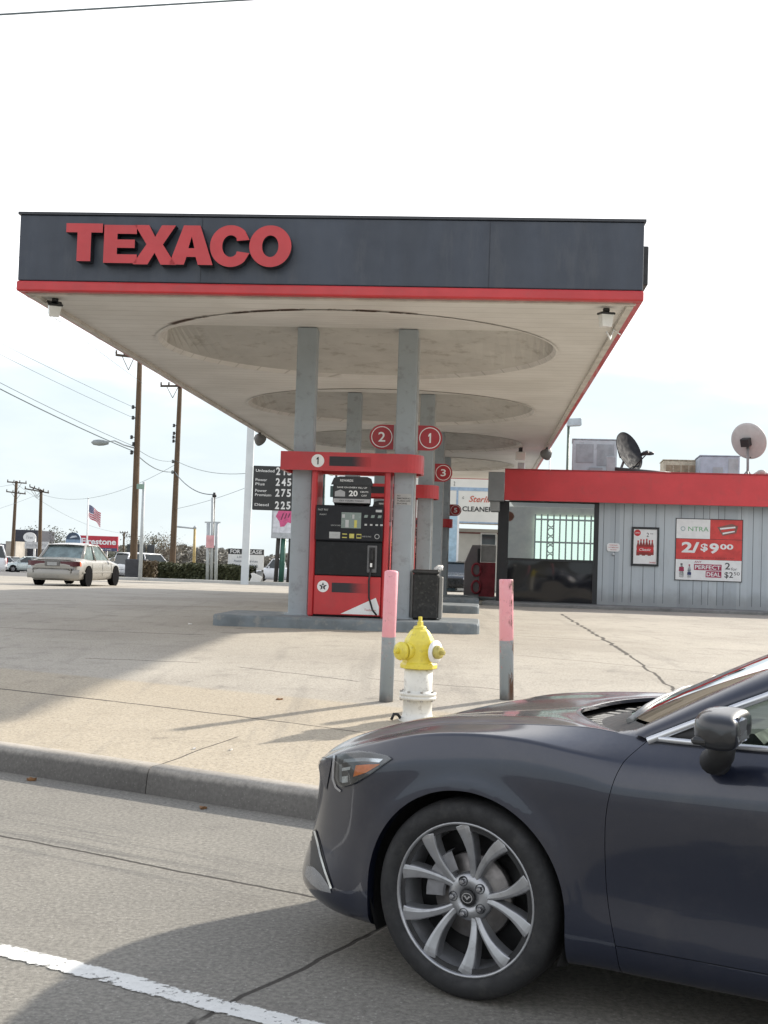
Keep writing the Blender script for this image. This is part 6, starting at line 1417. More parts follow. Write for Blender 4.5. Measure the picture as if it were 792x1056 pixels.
NET = cols(); NC = len(NET) - 1; CD, CSPL, CRD = 11, 14, 16
def cr(p0, p1, p2, p3, t): return .5*((2*p1) + (p2 - p0)*t + (2*p0 - 5*p1 + 4*p2 - p3)*t*t + (3*p1 - p0 - 3*p2 + p3)*t*t*t)
def net(i, j):
    def mir(p): return Vector((p.x, -p.y, p.z))
    if i < 0: return mir(NET[-i][j])
    if i > NC: return mir(NET[2*NC - i][j])
    return NET[i][j]
def rowv(u, j):
    i = int(math.floor(u)); i = max(0, min(NC - 1, i)); f = u - i
    P = [net(i - 1, j), net(i, j), net(i + 1, j), net(i + 2, j)]
    # chord-length aware Catmull-Rom
    d = [max(1e-4, (P[k+1] - P[k]).length)**.5 for k in range(3)]
    m1 = ((P[1]-P[0])/d[0] - (P[2]-P[0])/(d[0]+d[1]) + (P[2]-P[1])/d[1])*d[1]
    m2 = ((P[2]-P[1])/d[1] - (P[3]-P[1])/(d[1]+d[2]) + (P[3]-P[2])/d[2])*d[1]
    h00 = 2*f**3 - 3*f*f + 1; h10 = f**3 - 2*f*f + f; h01 = -2*f**3 + 3*f*f; h11 = f**3 - f*f
    return P[1]*h00 + m1*h10 + P[2]*h01 + m2*h11
_cache = {}
def rowc(u):
    k = round(u, 5)
    if k not in _cache: _cache[k] = [rowv(u, j) for j in range(8)]
    return _cache[k]
def S(u, v):
    R_ = rowc(u); j = max(0, min(6, int(math.floor(v)))); f = v - j
    sh = ip(u, [2, 5, 7, 10, 12], [0, .5, .75, .7, 0])      # how crisp the wing crest is here
    P0 = R_[j-1] if j > 0 else R_[0]*2 - R_[1]; P3 = R_[j+2] if j < 6 else R_[7]*2 - R_[6]
    if sh and j == 5: P3 = P3.lerp(R_[6]*2 - R_[5], sh)
    if sh and j == 6: P0 = P0.lerp(R_[6]*2 - R_[7], sh)
    return cr(P0, R_[j], R_[j+1], P3, f)
RA = .378; WHEELS = [(0.0, .342), (2.83, .342)]
def arch_d(p, w): dz = max(0, p.z - .339); return sqrt((p.x - w[0])**2 + dz*dz)
def shape(p):
    q = p.copy()
    for w in WHEELS:
        if abs(p.x - w[0]) < .6 and p.y > .5:
            d = arch_d(p, w)
            q.y += .010*exp(-((d - RA)/.045)**2) * (1 if p.z < .80 else max(0, 1 - (p.z - .80)/.06))
    return q
def lin(a, b, n): return [a + (b - a)*q/n for q in range(n+1)]
def sub(a, b, step=.022, j=4):
    out = [a]; u = a
    while u < b - 1e-6:
        i = min(int(u), NC - 1); L = (net(i+1, j) - net(i, j)).length; n = max(1, int(round(L/step))); e = min(b, i + 1)
        k = 1; nn = max(1, int(round(n*(e - u)))); out += [u + (e - u)*q/nn for q in range(1, nn+1)]; u = e
    return out
def patch(name, u0, u1, v0, v1, mat, parent, sides=(1, -1), flange=.012, cut=True, inset=0.0, step=.016, lipv=True):
    us = sub(u0, u1, step); vs_ = lin(v0, v1, max(4, int((v1 - v0)*10)))
    for s in sides:
        vs3, fcs = [], []; nu, nv = len(us), len(vs_)
        pts = [[shape(S(u, v)) for v in vs_] for u in us]
        if inset:
            for r in pts:
                for p in r: p.y = max(0, p.y - inset) if p.y > .3 else p.y; p.x = p.x + (inset if p.x < -.5 else -inset if p.x > 3.4 else 0)
        # removal near wheels, snapping of the rim of the opening
        snapped = set()
        def inside(p):
            for w in WHEELS:
                if p.y > .5 and abs(p.x - w[0]) < .6 and arch_d(p, w) < RA: return w
            return None
        ins = [[inside(p) if cut else None for p in r] for r in pts]
        if cut:                             # settle grid points close to the opening onto its edge first
            for i in range(nu):
                for j in range(nv):
                    p = pts[i][j]
                    for w in WHEELS:
                        if p.y > .5 and abs(p.x - w[0]) < .6:
                            dz = max(0, p.z - .339); d = sqrt((p.x - w[0])**2 + dz*dz)
                            if abs(d - RA) < .0095:
                                k = RA/d; p.x = w[0] + (p.x - w[0])*k
                                if dz > 0: p.z = .339 + dz*k
                                ins[i][j] = None
        keep = []
        for i in range(nu-1):
            for j in range(nv-1):
                cc = (pts[i][j] + pts[i+1][j] + pts[i+1][j+1] + pts[i][j+1])/4
                if cut and inside(cc) : continue
                keep.append((i, j))
        used = set()
        for i, j in keep: used |= {(i, j), (i+1, j), (i+1, j+1), (i, j+1)}
        for (i, j) in used:
            w = ins[i][j]
            if w:
                p = pts[i][j]; dz = max(0, p.z - .339); d = sqrt((p.x - w[0])**2 + dz*dz)
                k = RA/d; p.x = w[0] + (p.x - w[0])*k
                if dz > 0: p.z = .339 + dz*k
                snapped.add((i, j))
        idx = {}; 
        for key in used: p = pts[key[0]][key[1]]; idx[key] = len(vs3); vs3.append(Vector((p.x, -s*p.y, p.z)))
        for i, j in keep:
            q = [idx[(i, j)], idx[(i+1, j)], idx[(i+1, j+1)], idx[(i, j+1)]]; fcs.append(q if s > 0 else q[::-1])
        bm = bmesh.new(); bv = [bm.verts.new(v) for v in vs3]
        for f in fcs:
            try: bm.faces.new([bv[k] for k in f]).smooth = True
            except ValueError: pass
        bmesh.ops.remove_doubles(bm, verts=bm.verts, dist=1e-5)
        for e in [e for e in bm.edges if len(e.link_faces) == 1]:
            for v in e.verts:
                a = abs(v.co.y)
                for w in WHEELS:
                    if cut and a > .5 and abs(v.co.x - w[0]) < .6:
                        dz = max(0, v.co.z - .339); d = sqrt((v.co.x - w[0])**2 + dz*dz)
                        if .0005 < abs(d - RA) < .02 and v.co.z > .20:
                            k = RA/d; v.co.x = w[0] + (v.co.x - w[0])*k
                            if dz > 0: v.co.z = .339 + dz*k
        if flange:
            be = [e for e in bm.edges if len(e.link_faces) == 1 and not (abs(e.verts[0].co.y) < .004 and abs(e.verts[1].co.y) < .004)]
            r = bmesh.ops.extrude_edge_only(bm, edges=be)
            for v in [g_ for g_ in r['geom'] if isinstance(g_, bmesh.types.BMVert)]:
                if v.co.z > .93 and False: v.co.z -= flange
                else:
                    vy = v.co.y; a = abs(vy)
                    isarch = any(abs(arch_d(Vector((v.co.x, a, v.co.z)), w) - RA) < .004 for w in WHEELS)
                    fl = .045 if isarch else flange
                    if a > .35 or isarch: v.co.y -= math.copysign(fl, vy)
                    else: v.co.x += fl if v.co.x < 1 else -fl
                    if not isarch: v.co.z -= flange*.3
            for e in be: e.smooth = False
        me = bpy.data.meshes.new(name); bm.normal_update(); bm.to_mesh(me); bm.free(); me.materials.append(mat)
        o = bpy.data.objects.new(name, me); COL.objects.link(o); o.parent = parent; yield o
def mk(*a, **k): return list(patch(*a, **k))
e_ = .006
body_l = mk('front_wing', 0, CD - e_, 0, 7, CARP, car)
mk('sill', CD + e_, CRD - e_, 0, 2 - .01, CARP, car); mk('rear_wing', CRD + e_, NC, 0, 7, CARP, car)
door_l = mk('front_door', CD + e_, CSPL - e_, 2 + .01, 7, CARP, car); mk('rear_door', CSPL + e_, CRD - e_, 2 + .01, 7, CARP, car)
mk('inner_shell', 0, NC, 0, 6.7, BLACK, car, inset=.022, flange=0, step=.06)
# --- bonnet: a four-sided patch spanned from its real edges
HC = 10.58
def coons(Fr, Bk, Sd, Ce, na, nb, bulge):
    P = []
    for i in range(na+1):
        a = i/na; row = []
        for j in range(nb+1):
            b_ = j/nb
            p = (Fr(b_)*(1-a) + Bk(b_)*a) + (Ce(a)*(1-b_) + Sd(a)*b_) - (Ce(0)*(1-a)*(1-b_) + Sd(0)*(1-a)*b_ + Ce(1)*a*(1-b_) + Sd(1)*a*b_)
            row.append(p + Vector((0, 0, bulge(a, b_))))
        P.append(row)
    return P
def poly_curve(pts):
    pts = [Vector(p) for p in pts]; n = len(pts) - 1
    def f(x):
        x = max(0, min(.99999, x))*n; i = int(x); t_ = x - i
        p0 = pts[i-1] if i else pts[0]*2 - pts[1]; p3 = pts[i+2] if i + 2 <= n else pts[n]*2 - pts[n-1]
        return cr(p0, pts[i], pts[i+1], p3, t_)
    return f
hs_ = lambda p: Vector((p.x, p.y - (.005 if p.y > .1 else 0), p.z))
Fr = lambda b_: S(3*b_, 7) + Vector((.004, 0, .0)); Sd = lambda a: hs_(S(3 + (HC - 3)*a, 7))
Ce0 = poly_curve([(-.871, 0, .708), (-.78, 0, .758), (-.61, 0, .814), (-.38, 0, .862), (-.14, 0, .902), (.12, 0, .940)])
cornerB = Sd(1)
Bk = lambda b_: Vector((.12 + (cornerB.x - .12)*b_**2, cornerB.y*b_, .940 + (cornerB.z - .940)*b_**2 + .010*sin(pi*b_)))
def hb(a, b_): return (.010*exp(-((b_ - .80)/.13)**2) - .006*exp(-((b_ - .97)/.05)**2) + .012*sin(pi*min(1, b_*.9)))*sin(pi*min(1, max(0, a*1.05 + .02)))**.6
def two_sided(name, P, mat, flange=.014):
    """mirror a half grid (y>0 outward left) across the centre line and link as one panel"""
    full = [[Vector((p.x, -p.y, p.z)) for p in row[::-1]] + [Vector((p.x, p.y, p.z)) for p in row[1:]] for row in P]
    mb = MB(); ids = mb.grid([r[::-1] for r in full])
    na, nb = len(full), len(full[0]); R_ = [r[::-1] for r in full]
    ring_ = [(i, 0) for i in range(na)] + [(na-1, j) for j in range(1, nb)] + [(i, nb-1) for i in range(na-2, -1, -1)] + [(0, j) for j in range(nb-2, 0, -1)]
    if flange:
        low = [mb.vert(R_[i][j] - Vector((0, 0, flange))) for i, j in ring_]; n = len(ring_)
        for k in range(n): a, c = ring_[k], ring_[(k+1) % n]; mb.face([ids[a[0]][a[1]], low[k], low[(k+1) % n], ids[c[0]][c[1]]])
    return mb.build(name, mat, car)
HP = coons(Fr, Bk, Sd, Ce0, 60, 30, hb)
hood = two_sided('bonnet', HP, CARP)
# --- windscreen, roof, pillars, glass
def mir(p): return Vector((p.x, -p.y, p.z))
Ic = poly_curve([(.60, .725, .985), (.97, .655, 1.185), (1.42, .585, 1.385)])
Cc = poly_curve([(.335, 0, .960), (.80, 0, 1.190), (1.30, 0, 1.415)])
def cross(E, C_, n, pw=2): return [Vector((C_.x + (E.x - C_.x)*f**pw, E.y*f, C_.z + (E.z - C_.z)*f**pw)) for f in [k/n for k in range(n+1)]]
WS = [cross(Ic(a/16), Cc(a/16), 12) for a in range(17)]
two_sided('windscreen', WS, WSG, flange=0)
mb = MB()                                # black frit band round the glass edge
Irf = poly_curve([(1.42, .585, 1.385), (1.9, .575, 1.43), (2.4, .57, 1.415), (2.85, .575, 1.335)]); Crf = poly_curve([(1.30, 0, 1.415), (1.85, 0, 1.452), (2.4, 0, 1.44), (2.75, 0, 1.375)])
two_sided('roof', [cross(Irf(a/24), Crf(a/24), 12) for a in range(25)], CARP, flange=.02)
Irw = poly_curve([(2.86, .57, 1.33), (3.15, .60, 1.18), (3.42, .66, 1.035)]); Crw = poly_curve([(2.765, 0, 1.372), (3.15, 0, 1.22), (3.50, 0, 1.06)])
two_sided('rear_window', [cross(Irw(a/12), Crw(a/12), 12) for a in range(13)], TGL, flange=0)
Fr2 = lambda b_: Vector((3.50 - .09*b_**2, .70*b_, 1.045 - .04*b_**2)); Bk2 = lambda b_: S(NC - 3*b_, 7) + Vector((-.004, 0, .0)); Sd2 = lambda a: S(20.6 + (NC - 3 - 20.6)*a, 7)
two_sided('boot_lid', coons(lambda b_: Fr2(b_), Bk2, lambda a: Fr2(1).lerp(Bk2(1), a), lambda a: Fr2(0).lerp(Bk2(0), a) + Vector((0, 0, .015*sin(pi*a))), 10, 12, lambda a, b_: 0), CARP)
WN = poly_curve([(.612, .812, .940), (.97, .770, 1.108), (1.42, .705, 1.302), (1.9, .675, 1.352), (2.4, .665, 1.335), (2.85, .69, 1.215), (3.12, .74, 1.03)])
RL = poly_curve([(.560, .800, .952), (.95, .745, 1.150), (1.41, .665, 1.352), (1.9, .635, 1.402), (2.4, .628, 1.385), (2.85, .645, 1.29), (3.35, .72, 1.02)])
IN = poly_curve([(.560, .735, .972), (.955, .662, 1.186), (1.41, .588, 1.386), (1.9, .578, 1.430), (2.4, .572, 1.415), (2.85, .578, 1.333), (3.42, .665, 1.032)])
for s in (1, -1):
    mb = MB(); P = []
    for k in range(73):
        f = k/72; a, m_, c = WN(f), RL(f), IN(f); P.append([Vector((q.x, -s*q.y, q.z)) for q in (a + Vector((0, -.02, -.006)), a, a.lerp(m_, .5) + Vector((0, .006, .004)), m_, m_.lerp(c, .5) + Vector((0, .004, .006)), c, c + Vector((0, -.012, -.012)))])
    mb.grid(P if s > 0 else [r[::-1] for r in P]); mb.build('roof_pillar', CARP, car)
    # fender-to-pillar root
    mb = MB(); P = []
    for k in range(9):
        f = k/8; a = S(10.45 + .55*f, 7); i_ = Vector((.50 + .09*f, .735 - .0*f, .950 + .024*f)); P.append([Vector((q.x, -s*q.y, q.z)) for q in (a, a.lerp(i_, .5) + Vector((0, .0, .006)), i_, i_ + Vector((0, -.03, -.02)))])
    mb.grid(P if s > 0 else [r[::-1] for r in P]); mb.build('pillar_root', CARP, car)
    # side glass, front and rear, with the black sail and B pillar
    def belt(u): p = S(u, 7); return Vector((p.x, p.y - .012, p.z + .006))
    def ug(x):                            # column parameter at body station x on row 7
        lo, hi = 10.9, 20.0
        for _ in range(30):
            m_ = (lo + hi)/2
            if S(m_, 7).x < x: lo = m_
            else: hi = m_
        return lo
    def wng(x):
        lo, hi = 0., 1.
        for _ in range(30):
            m_ = (lo + hi)/2
            if WN(m_).x < x: lo = m_
            else: hi = m_
        return WN(lo)
    for nm, x0, x1, mt in (('quarter_sail', .63, .80, BLACK), ('side_glass', .80, 1.56, CG), ('centre_pillar', 1.56, 1.68, DARK), ('side_glass', 1.68, 2.55, CG), ('quarter_trim', 2.55, 3.08, DARK)):
        mb = MB(); P = []
        for k in range(13):
            x = x0 + (x1 - x0)*k/12; a = belt(ug(x)); c = wng(x) + Vector((0, -.012, 0)); c.x = x; c.y = min(c.y, .80); P.append([Vector((q.x, -s*q.y, q.z)) for q in (a, a.lerp(c, .35) + Vector((0, .012, 0)), a.lerp(c, .7) + Vector((0, .010, 0)), c)])
        mb.grid(P if s > 0 else [r[::-1] for r in P]); mb.build(nm, mt, car)
    # bright strips
    def strip(pts, w=.011, out=.012):
        mb = MB(); P = []
        for k, p in enumerate(pts):
            d = (pts[min(k+1, len(pts)-1)] - pts[max(0, k-1)]).normalized(); n_ = Vector((0, 1, 0)); up = n_.cross(d).normalized()
            if up.z < 0: up = -up
            P.append([Vector((q.x, -s*q.y, q.z)) for q in (p - up*w, p - up*w*.8 + n_*out, p + up*w*.8 + n_*out, p + up*w)])
        mb.grid([r[::-1] for r in P] if s > 0 else P); mb.build('chrome_strip', pm('bright_trim', (.62, .63, .65), .22, .03, 5, 0, .7, .3), car)
    strip([WN(f/60) + Vector((0, .002, -.002)) for f in range(0, 59)], .0125)
    strip([S(11.04 + (19.2 - 11.04)*k/60, 7) + Vector((0, .0, .006)) for k in range(61)], .0095)
# cowl, wipers
mb = MB(); P = []
for k in range(-14, 15):
    f = abs(k)/14; sg = 1 if k >= 0 else -1; a = Bk(f); w_ = cross(Ic(0), Cc(0), 14)[abs(k)]
    P.append([Vector((a.x - .04, -sg*a.y, a.z - .035)), Vector((a.x + .03, -sg*a.y, a.z - .045)), Vector((w_.x, -sg*w_.y, w_.z - .012))])
mb.grid([r for r in P]); mb.build('cowl', pm('cowl_black', (.015, .015, .016), .45, .2, 9), car)
def wiper(p, q, lab):
    p, q = Vector(p), Vector(q); mb = MB(); m_ = p.lerp(q, .5) + Vector((0, 0, .03)); mb.tube([p, p.lerp(m_, .5) + Vector((0, 0, .008)), m_, q], [.014, .011, .008, .006], 6)
    d = (q - p).normalized(); mb.tube([q - d*.32 + Vector((0, 0, -.01)), q + Vector((0, 0, .0)), q + d*.22 + Vector((0, 0, .004))], .007, 5); mb.build('wiper', pm('wiper_grey', (.30, .30, .29), .4, .2, 20), car)
wiper((.44, -.50, .955), (.50, .10, 1.035), ''); wiper((.33, .10, .94), (.44, .55, 1.02), '')
mb = MB()
for k in range(16):                      # louvres and dry leaves' pale ledge in the scuttle
    y = -.62 + .075*k; f = abs(y)/cornerB.y; a = Bk(min(1, f)); mb.box(a.x + .035, a.x + .11, y, y + .045, a.z - .040, a.z - .030)
mb.build('scuttle_grille', pm('scuttle_pale', (.20, .195, .18), .6, .3, 14), car)
# --- mirror on its door stalk
for s in (1, -1):
    cw_ = cti @ vray(745.5, 751, VC - 1.03); c0 = Vector((cw_.x, -s*1.03, cw_.z)) if True else cw_
    mb = MB(); P = []; nu, nv = 20, 14
    for i in range(nu+1):
        a = 2*pi*i/nu; row = []
        for j in range(nv+1):
            b_ = -pi/2 + pi*j/nv; sx = lambda v, e: math.copysign(abs(v)**e, v)
            x = sx(cos(b_), .5)*sx(cos(a), .62)*.060; z = sx(cos(b_), .5)*sx(sin(a), .62)*.057; y = sx(sin(b_), .62)*.104
            if x < 0: x *= 1.35
            z *= 1 - .16*(y/.118)*s*-1*0; x -= .03*(abs(y)/.118)**2*-1
            z += .012*(y/.118)*(-s)*-1
            row.append((c0.x + x, c0.y + y, c0.z + z))
        P.append(row)
    mb.grid(P if True else P); hsg = mb.build('door_mirror', pm('mirror_paint', (.009, .010, .013), .35, .1, 6, 0, .0, .6), car)
    mb = MB(); mb.box(c0.x + .040, c0.x + .062, c0.y - .08, c0.y + .08, c0.z - .040, c0.z + .040, .02); mb.build('mirror_glass', flatm('mirror_silver', (.7, .72, .74), .03, 1), hsg)
    mb = MB(); mb.box(c0.x - .070, c0.x - .02, c0.y - .10 if s > 0 else c0.y - .06, c0.y + .06 if s > 0 else c0.y + .10, c0.z - .045, c0.z - .022, .008); mb.build('indicator_strip', pm('indicator_clear', (.03, .03, .03), .3), hsg)
    ft = cti @ vray(738, 787, VC - .93)
    mb = MB(); P = []
    A = [(c0.x - .055, 0, c0.z - .035), (c0.x + .055, 0, c0.z - .035), (c0.x + .055, 0, c0.z - .05), (c0.x - .055, 0, c0.z - .05)]
    mb.tube([(c0.x - .0, -s*(1.03), c0.z - .03), (c0.x - .012, -s*1.00, c0.z - .085), (ft.x, -s*.955, ft.z + .01), (ft.x, -s*.90, ft.z - .0)], [.042, .041, .043, .042], 14)
    mb.build('mirror_stalk', BLACK, hsg)
    # door handle
    for hx in (1.36, 2.36):
        mb = MB(); mb.tube([(hx - .10, -s*.925, .835), (hx - .07, -s*.950, .838), (hx + .07, -s*.950, .845), (hx + .10, -s*.925, .848)], .014, 8); mb.build('door_handle', CARP, car)
# --- wheel wells and wheels
for wx, wz in WHEELS:
    for s in (1, -1):
        mb = MB(); P = []
        for k in range(25):
            a = -pi*.14 + (pi*1.28)*k/24; P.append([(wx + (RA + .002)*cos(a), -s*.895, .339 + (RA + .002)*sin(a)), (wx + (RA + .02)*cos(a), -s*.84, .339 + (RA + .02)*sin(a)), (wx + (RA + .02)*cos(a), -s*.56, .339 + (RA + .02)*sin(a)), (wx, -s*.55, .339)])
        mb.grid(P); mb.build('wheel_arch_liner', pm('liner_black', (.012, .012, .012), .9), car)
def wheel(wx, s, steer=0):
    w = bpy.data.objects.new('wheel', None); COL.objects.link(w); w.parent = car; w.location = (wx, -s*.80, .342); w.rotation_euler = (0, 0, steer + (0 if s > 0 else pi))
    # local: outward = -y
    mb = MB(); R = .3425
    prof = [(.235, .10), (.262, .108), (.30, .112), (.325, .108), (.3385, .09), (R, .06), (R, -.06), (.3385, -.085), (.328, -.102), (.315, -.109), (.30, -.1125), (.285, -.1120), (.275, -.108), (.268, -.103), (.262, -.097), (.250, -.09), (.235, -.09)]
    mb.lathe(prof, ax='y', n=72, cap=False)
    ty = mb.build('tyre', TYRE, w); w_t = ty
    mb = MB()
    prof = [(.2625, -.092), (.264, -.0985), (.262, -.1015), (.257, -.1010), (.2535, -.096), (.251, -.080), (.240, -.060), (.232, -.03), (.226, .05), (.235, .09), (.25, .095)]
    mb.lathe(prof, ax='y', n=72, cap=False)
    rim = mb.build('rim', ALLOY, w)
    def spoke(a0, a1):
        mb = MB(); P = []; n = 14
        for k in range(n+1):
            f = k/n; r = .055 + (.2535 - .055)*f; ang = a0 + (a1 - a0)*(f**1.25); wd = ip(f, [0, .25, .55, 1], [.0105, .0120, .0150, .0270]); 
            y = ip(f, [0, .18, .5, .9, 1], [-.058, -.062, -.078, -.094, -.0945])
            cx_, cz_ = r*cos(ang), r*sin(ang)
            # tangent direction of spoke
            f2 = min(1, f + .02); f1 = max(0, f - .02)
            p2 = Vector(((.055 + .1985*f2)*cos(a0 + (a1-a0)*f2**1.25), (.055 + .1985*f2)*sin(a0 + (a1-a0)*f2**1.25))); p1_ = Vector(((.055 + .1985*f1)*cos(a0 + (a1-a0)*f1**1.25), (.055 + .1985*f1)*sin(a0 + (a1-a0)*f1**1.25)))
            tg = (p2 - p1_).normalized(); nx, nz_ = -tg.y, tg.x
            row = []
            for o_, dy in ((-1.25, .045), (-1.08, .008), (-.92, .001), (-.35, -.001), (.35, .0005), (.92, .002), (1.08, .009), (1.25, .045)):
                row.append((cx_ + nx*wd*o_, y + dy, cz_ + nz_*wd*o_))
            P.append(row)
        ids = mb.grid(P, False); mb.face(ids[-1][::-1]); o = mb.build('spoke', ALLOY, rim, bevel=.0025); return o
    for k in range(5):
        c_ = radians(3 + 72*k); d = radians(19.5)
        spoke(c_ - radians(5), c_ - d); spoke(c_ + radians(5), c_ + d)
    mb = MB(); mb.lathe([(.082, .0), (.085, -.045), (.078, -.058), (.060, -.064), (.034, -.066), (.033, -.060), (.002, -.060)], ax='y', n=40); hub = mb.build('hub', ALLOY, rim)
    for k in range(5):
        mb = MB(); a = radians(39 + 72*k); x, z = .0572*cos(a), .0572*sin(a)
        mb.k = 1; mb.lathe([(.0175, -.060), (.0175, -.0672), (.0150, -.0675), (.0148, -.0615), (.001, -.0615)], (x, 0, z), 'y', 20); mb.k = 0; mb.lathe([(.0095, -.061), (.0095, -.080), (.007, -.083), (.001, -.0835)], (x, 0, z), 'y', 6, False)
        mb.build('lug_nut', [pm('nut_steel', (.30, .30, .31), .35, .1, 20, 0, .8), ALLOYD], rim)
    mb = MB(); mb.lathe([(.0275, -.062), (.0275, -.070), (.025, -.072), (.001, -.0725)], ax='y', n=32); mb.k = 1
    y = -.0735
    for q in range(28):
        a0, a1 = 2*pi*q/28, 2*pi*(q+1)/28; mb.poly([(.0205*cos(a0), y, .0175*sin(a0)), (.0205*cos(a1), y, .0175*sin(a1)), (.0178*cos(a1), y, .0148*sin(a1)), (.0178*cos(a0), y, .0148*sin(a0))])
    mb.poly([(-.016, y, .006), (-.006, y, .0075), (0, y, -.001), (.006, y, .0075), (.016, y, .006), (.009, y, .0025), (.0, y, -.0075), (-.009, y, .0025)])
    mb.build('centre_cap', [BLACK, pm('emblem_silver', (.55, .55, .57), .25, .05, 9, 0, .8)], rim)
    mb = MB(); mb.lathe([(.05, -.03), (.145, -.03), (.148, -.022), (.148, .0), (.05, .0)], ax='y', n=40, cap=False); mb.build('brake_disc', pm('disc_steel', (.16, .15, .145), .4, .2, 20, 0, .7), w)
    mb = MB(); P = []
    for k in range(9):
        a = radians(115 + 70*k/8); P.append([(.095*cos(a), -.052, .095*sin(a)), (.10*cos(a), -.062, .10*sin(a)), (.165*cos(a), -.062, .165*sin(a)), (.172*cos(a), -.03, .172*sin(a))])
    mb.grid(P, False); mb.build('brake_caliper', pm('caliper_grey', (.20, .20, .21), .5, .2, 15, 0, .4), w)
    mb = MB(); mb.lathe([(.232, .02), (.02, .02)], ax='y', n=30); mb.build('dust_shield', BLACK, w)
    return w
for wx, wz in WHEELS:
    for s in (1, -1): wheel(wx, s)
# --- underbody, cabin
mb = MB(); mb.box(-.70, 3.65, -.54, .54, .17, .62, .05); mb.build('underbody', pm('under_black', (.01, .01, .01), .95), car)
mb = MB(); mb.box(.60, 2.9, -.74, .74, .25, .50); mb.box(.45, .80, -.70, .70, .50, .93, .06); mb.k = 1; mb.box(.55, .95, -.70, .70, .86, .975, .03); mb.build('dashboard', [pm('cabin_black', (.02, .02, .02), .8), pm('dash_grey', (.05, .048, .045), .7)], car)
for y in (-.37, .37):
    mb = MB(); mb.M = Matrix.Translation((1.62, y, .50)); mb.box(-.30, .22, -.25, .25, 0, .15, .05); mb.M = Matrix.Translation((1.85, y, .58)) @ Matrix.Rotation(.35, 4, 'Y'); mb.box(-.06, .09, -.24, .24, 0, .60, .05); mb.box(-.03, .07, -.12, .12, .63, .82, .04); mb.build('seat', pm('seat_dark', (.04, .038, .036), .7), car)
mb = MB(); mb.box(2.55, 2.95, -.62, .62, .5, .95, .06); mb.build('rear_seat', MATS['seat_dark'], car)
mb = MB(); mb.M = Matrix.Translation((1.12, -.37, .93)) @ Matrix.Rotation(-.42, 4, 'Y'); mb.tube([(0, .18*cos(a), .18*sin(a)) for a in [2*pi*q/24 for q in range(25)]], .016, 8); mb.tube([(0, -.17, 0), (0, .17, 0)], .02, 6); mb.tube([(0, 0, 0), (-.3, 0, -.02)], .03, 8); mb.build('steering_wheel', BLACK, car)
mb = MB(); P = cross(Ic(.15), Cc(.15), 6)
mb.poly([(.70, -.20, 1.168 - .02), (.70, -.05, 1.168 - .015), (.62, -.05, 1.13 - .02), (.62, -.20, 1.125 - .02)]) if False else mb.box(.93, .97, -.12, .12, 1.17, 1.23, .02); mb.build('inside_mirror', BLACK, car)
# --- lamps and trim laid on the bumper skin
bpy.context.view_layer.update()
bmb = bmesh.new()
for o in body_l + door_l + [hood]:
    tmp = bmesh.new(); tmp.from_mesh(o.data); tmp.transform(ctm); me_ = bpy.data.meshes.new('tmp'); tmp.to_mesh(me_); tmp.free(); bmb.from_mesh(me_); bpy.data.meshes.remove(me_)
bvh = BVHTree.FromBMesh(bmb); bmb.free()
def hit(px, py, off=0.0):
    d = ray(px, py).normalized(); r = bvh.ray_cast(CP, d)
    if r[0] is None: return None
    n_ = r[1]; 
    if n_.dot(d) > 0: n_ = -n_
    return cti @ (r[0] + n_*off)
def skin(name, top, bot, mat, parent, off=.002, n=14, m=4, solid=True):
    """patch laid on the body skin between two pixel polylines"""
    def along(pl, f):
        L = [0]; 
        for k in range(len(pl)-1): L.append(L[-1] + math.dist(pl[k], pl[k+1]))
        q = f*L[-1]
        for k in range(len(pl)-1):
            if q <= L[k+1] + 1e-9: t_ = (q - L[k])/max(1e-9, L[k+1] - L[k]); return (pl[k][0] + (pl[k+1][0]-pl[k][0])*t_, pl[k][1] + (pl[k+1][1]-pl[k][1])*t_)
        return pl[-1]
    mb = MB(); G_ = []
    for i in range(n+1):
        a, c = along(top, i/n), along(bot, i/n); G_.append([hit(a[0] + (c[0]-a[0])*j/m, a[1] + (c[1]-a[1])*j/m, off) for j in range(m+1)])
    for i in range(n):
        for j in range(m):
            q = [G_[i][j], G_[i][j+1], G_[i+1][j+1], G_[i+1][j]]
            if any(x is None for x in q): continue
            if max((q[k] - q[(k+1) % 4]).length for k in range(4)) > .12: continue
            mb.smooth = True; mb.poly(q)
    if not mb.f: print('EMPTY skin', name); return None
    o = mb.build(name, mat, parent)
    if True:
        bm = bmesh.new(); bm.from_mesh(o.data); bmesh.ops.remove_doubles(bm, verts=bm.verts, dist=1e-5); bm.to_mesh(o.data); bm.free()
    return o
def ribbon(name, pl, w, mat, parent, off=.003):
    top = []; bot = []
    for k, p in enumerate(pl):
        a = pl[max(0, k-1)]; c = pl[min(len(pl)-1, k+1)]; d = (c[0]-a[0], c[1]-a[1]); L = math.hypot(*d) or 1; nx, ny = -d[1]/L*w/2, d[0]/L*w/2; top.append((p[0]-nx, p[1]-ny)); bot.append((p[0]+nx, p[1]+ny))
    return skin(name, top, bot, mat, parent, off, n=max(8, len(pl)*5), m=1)
HLD = pm('lamp_dark', (.10, .105, .11), .2, .3, 20, 0, .3); HLC = pm('lamp_chrome', (.78, .82, .84), .12, .1, 30, 0, .7); HLO = pm('lamp_orange', (.85, .24, .04), .15, .15, 30); HLW = pm('lamp_white', (.72, .74, .72), .2, .2, 60)
hl = skin('headlight', [(347.5, 786), (349, 780.5), (356, 777), (372, 775.2), (388, 777), (402, 780), (404.5, 782.5)], [(346.5, 802), (348.5, 808), (354, 812), (366, 808.5), (382, 799), (396, 789), (404.5, 783)], HLD, car, .003, 26, 8)
skin('reflector', [(356, 783), (376, 781.5), (396, 783)], [(355, 786.5), (376, 785.2), (392, 786.5)], HLC, hl, .0055, 10, 2)
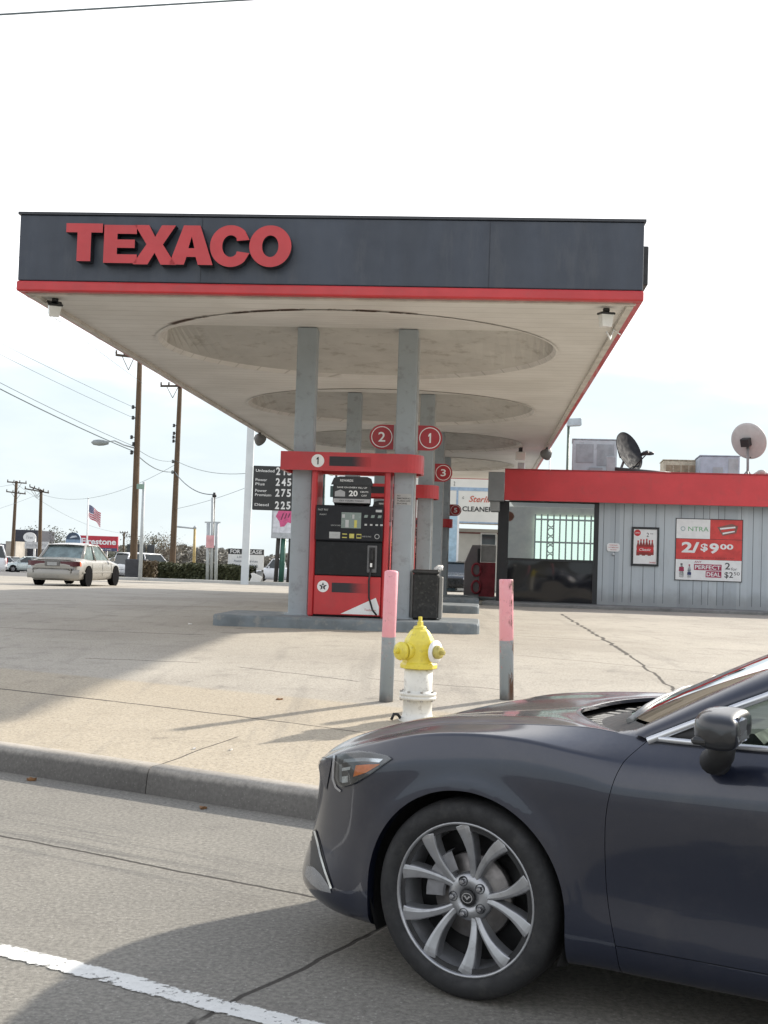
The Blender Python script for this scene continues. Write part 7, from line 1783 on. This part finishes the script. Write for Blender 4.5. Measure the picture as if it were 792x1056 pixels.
skin('reflector', [(352, 789), (363, 787)], [(352, 808), (362, 807)], HLD, hl, .0048, 4, 4)
skin('reflector', [(353.5, 792), (363, 790.5)], [(353.5, 795), (362, 794)], HLW, hl, .0056, 4, 1); skin('reflector', [(353.5, 801), (360, 800)], [(354, 807.5), (360, 806.5)], HLW, hl, .0056, 4, 2); skin('reflector', [(351.5, 788), (354, 788)], [(351.5, 806), (354, 807)], HLC, hl, .0058, 2, 4)
skin('turn_signal', [(368, 789.5), (380, 788.5), (393, 788)], [(365.5, 801), (378, 797), (391, 789.5)], HLO, hl, .0056, 10, 3)
skin('lens', [(347.5, 786), (349, 780.5), (356, 777), (372, 775.2), (388, 777), (402, 780), (404.5, 782.5)], [(346.5, 802), (348.5, 808), (354, 812), (366, 808.5), (382, 799), (396, 789), (404.5, 783)], glassy('lens_glass', (.9, .92, .94), .02, .95, 1.5), hl, .012, 26, 8)
ribbon('chrome_wing', [(345.5, 779), (344.5, 790), (344, 803), (347, 812), (352, 816)], 2.2, pm('bright_trim2', (.45, .46, .50), .2, .05, 5, 0, .8), car, .004)
skin('grille_surround', [(331, 781), (343, 782)], [(331, 803), (337, 815)], pm('grille_plum', (.05, .05, .06), .3), car, .003, 6, 6)
skin('lamp_duct', [(326, 855), (330, 866), (335, 885), (343, 914)], [(320, 860), (321, 875), (320, 893), (338, 915)], pm('duct_black', (.018, .018, .02), .35), car, .002, 16, 5)
ribbon('chrome_blade', [(325.5, 857), (328.5, 868), (331.5, 882), (336.5, 899), (342.5, 916)], 2.0, HLC, car, .006)
skin('bumper_lip', [(317, 893), (324, 894), (332, 902), (341, 916)], [(315, 903), (321, 911), (330, 918), (342, 921)], pm('lip_grey', (.22, .23, .25), .25, .1, 10, 0, .4, .6), car, .003, 12, 4)
mb = MB()                                 # grille across the nose
P = [[(-.958 + .09*(y/.5)**2*1.0, y, z) for z in (.36, .44, .52, .60, .68)] for y in [-.44 + .88*q/12 for q in range(13)]]; mb.grid(P); mb.build('grille', pm('grille_black', (.015, .015, .017), .4), car)
mb = MB(); mb.box(-.975, -.962, -.16, .16, .40, .50, .004); mb.build('licence_plate', SIGNW, car)
for s in (1, -1):
    mb = MB(); mb.box(3.70, 3.80, -s*.60 - .12, -s*.60 + .12, .72, .86, .02); mb.build('tail_light', TAIL, car)
SCR_ = pm('scratch_pale', (.17, .175, .19), .5)
for pl in ([(627, 858), (640, 859.5), (654, 861.5)], [(670, 863), (676, 862.4), (684, 864)]):
    pass
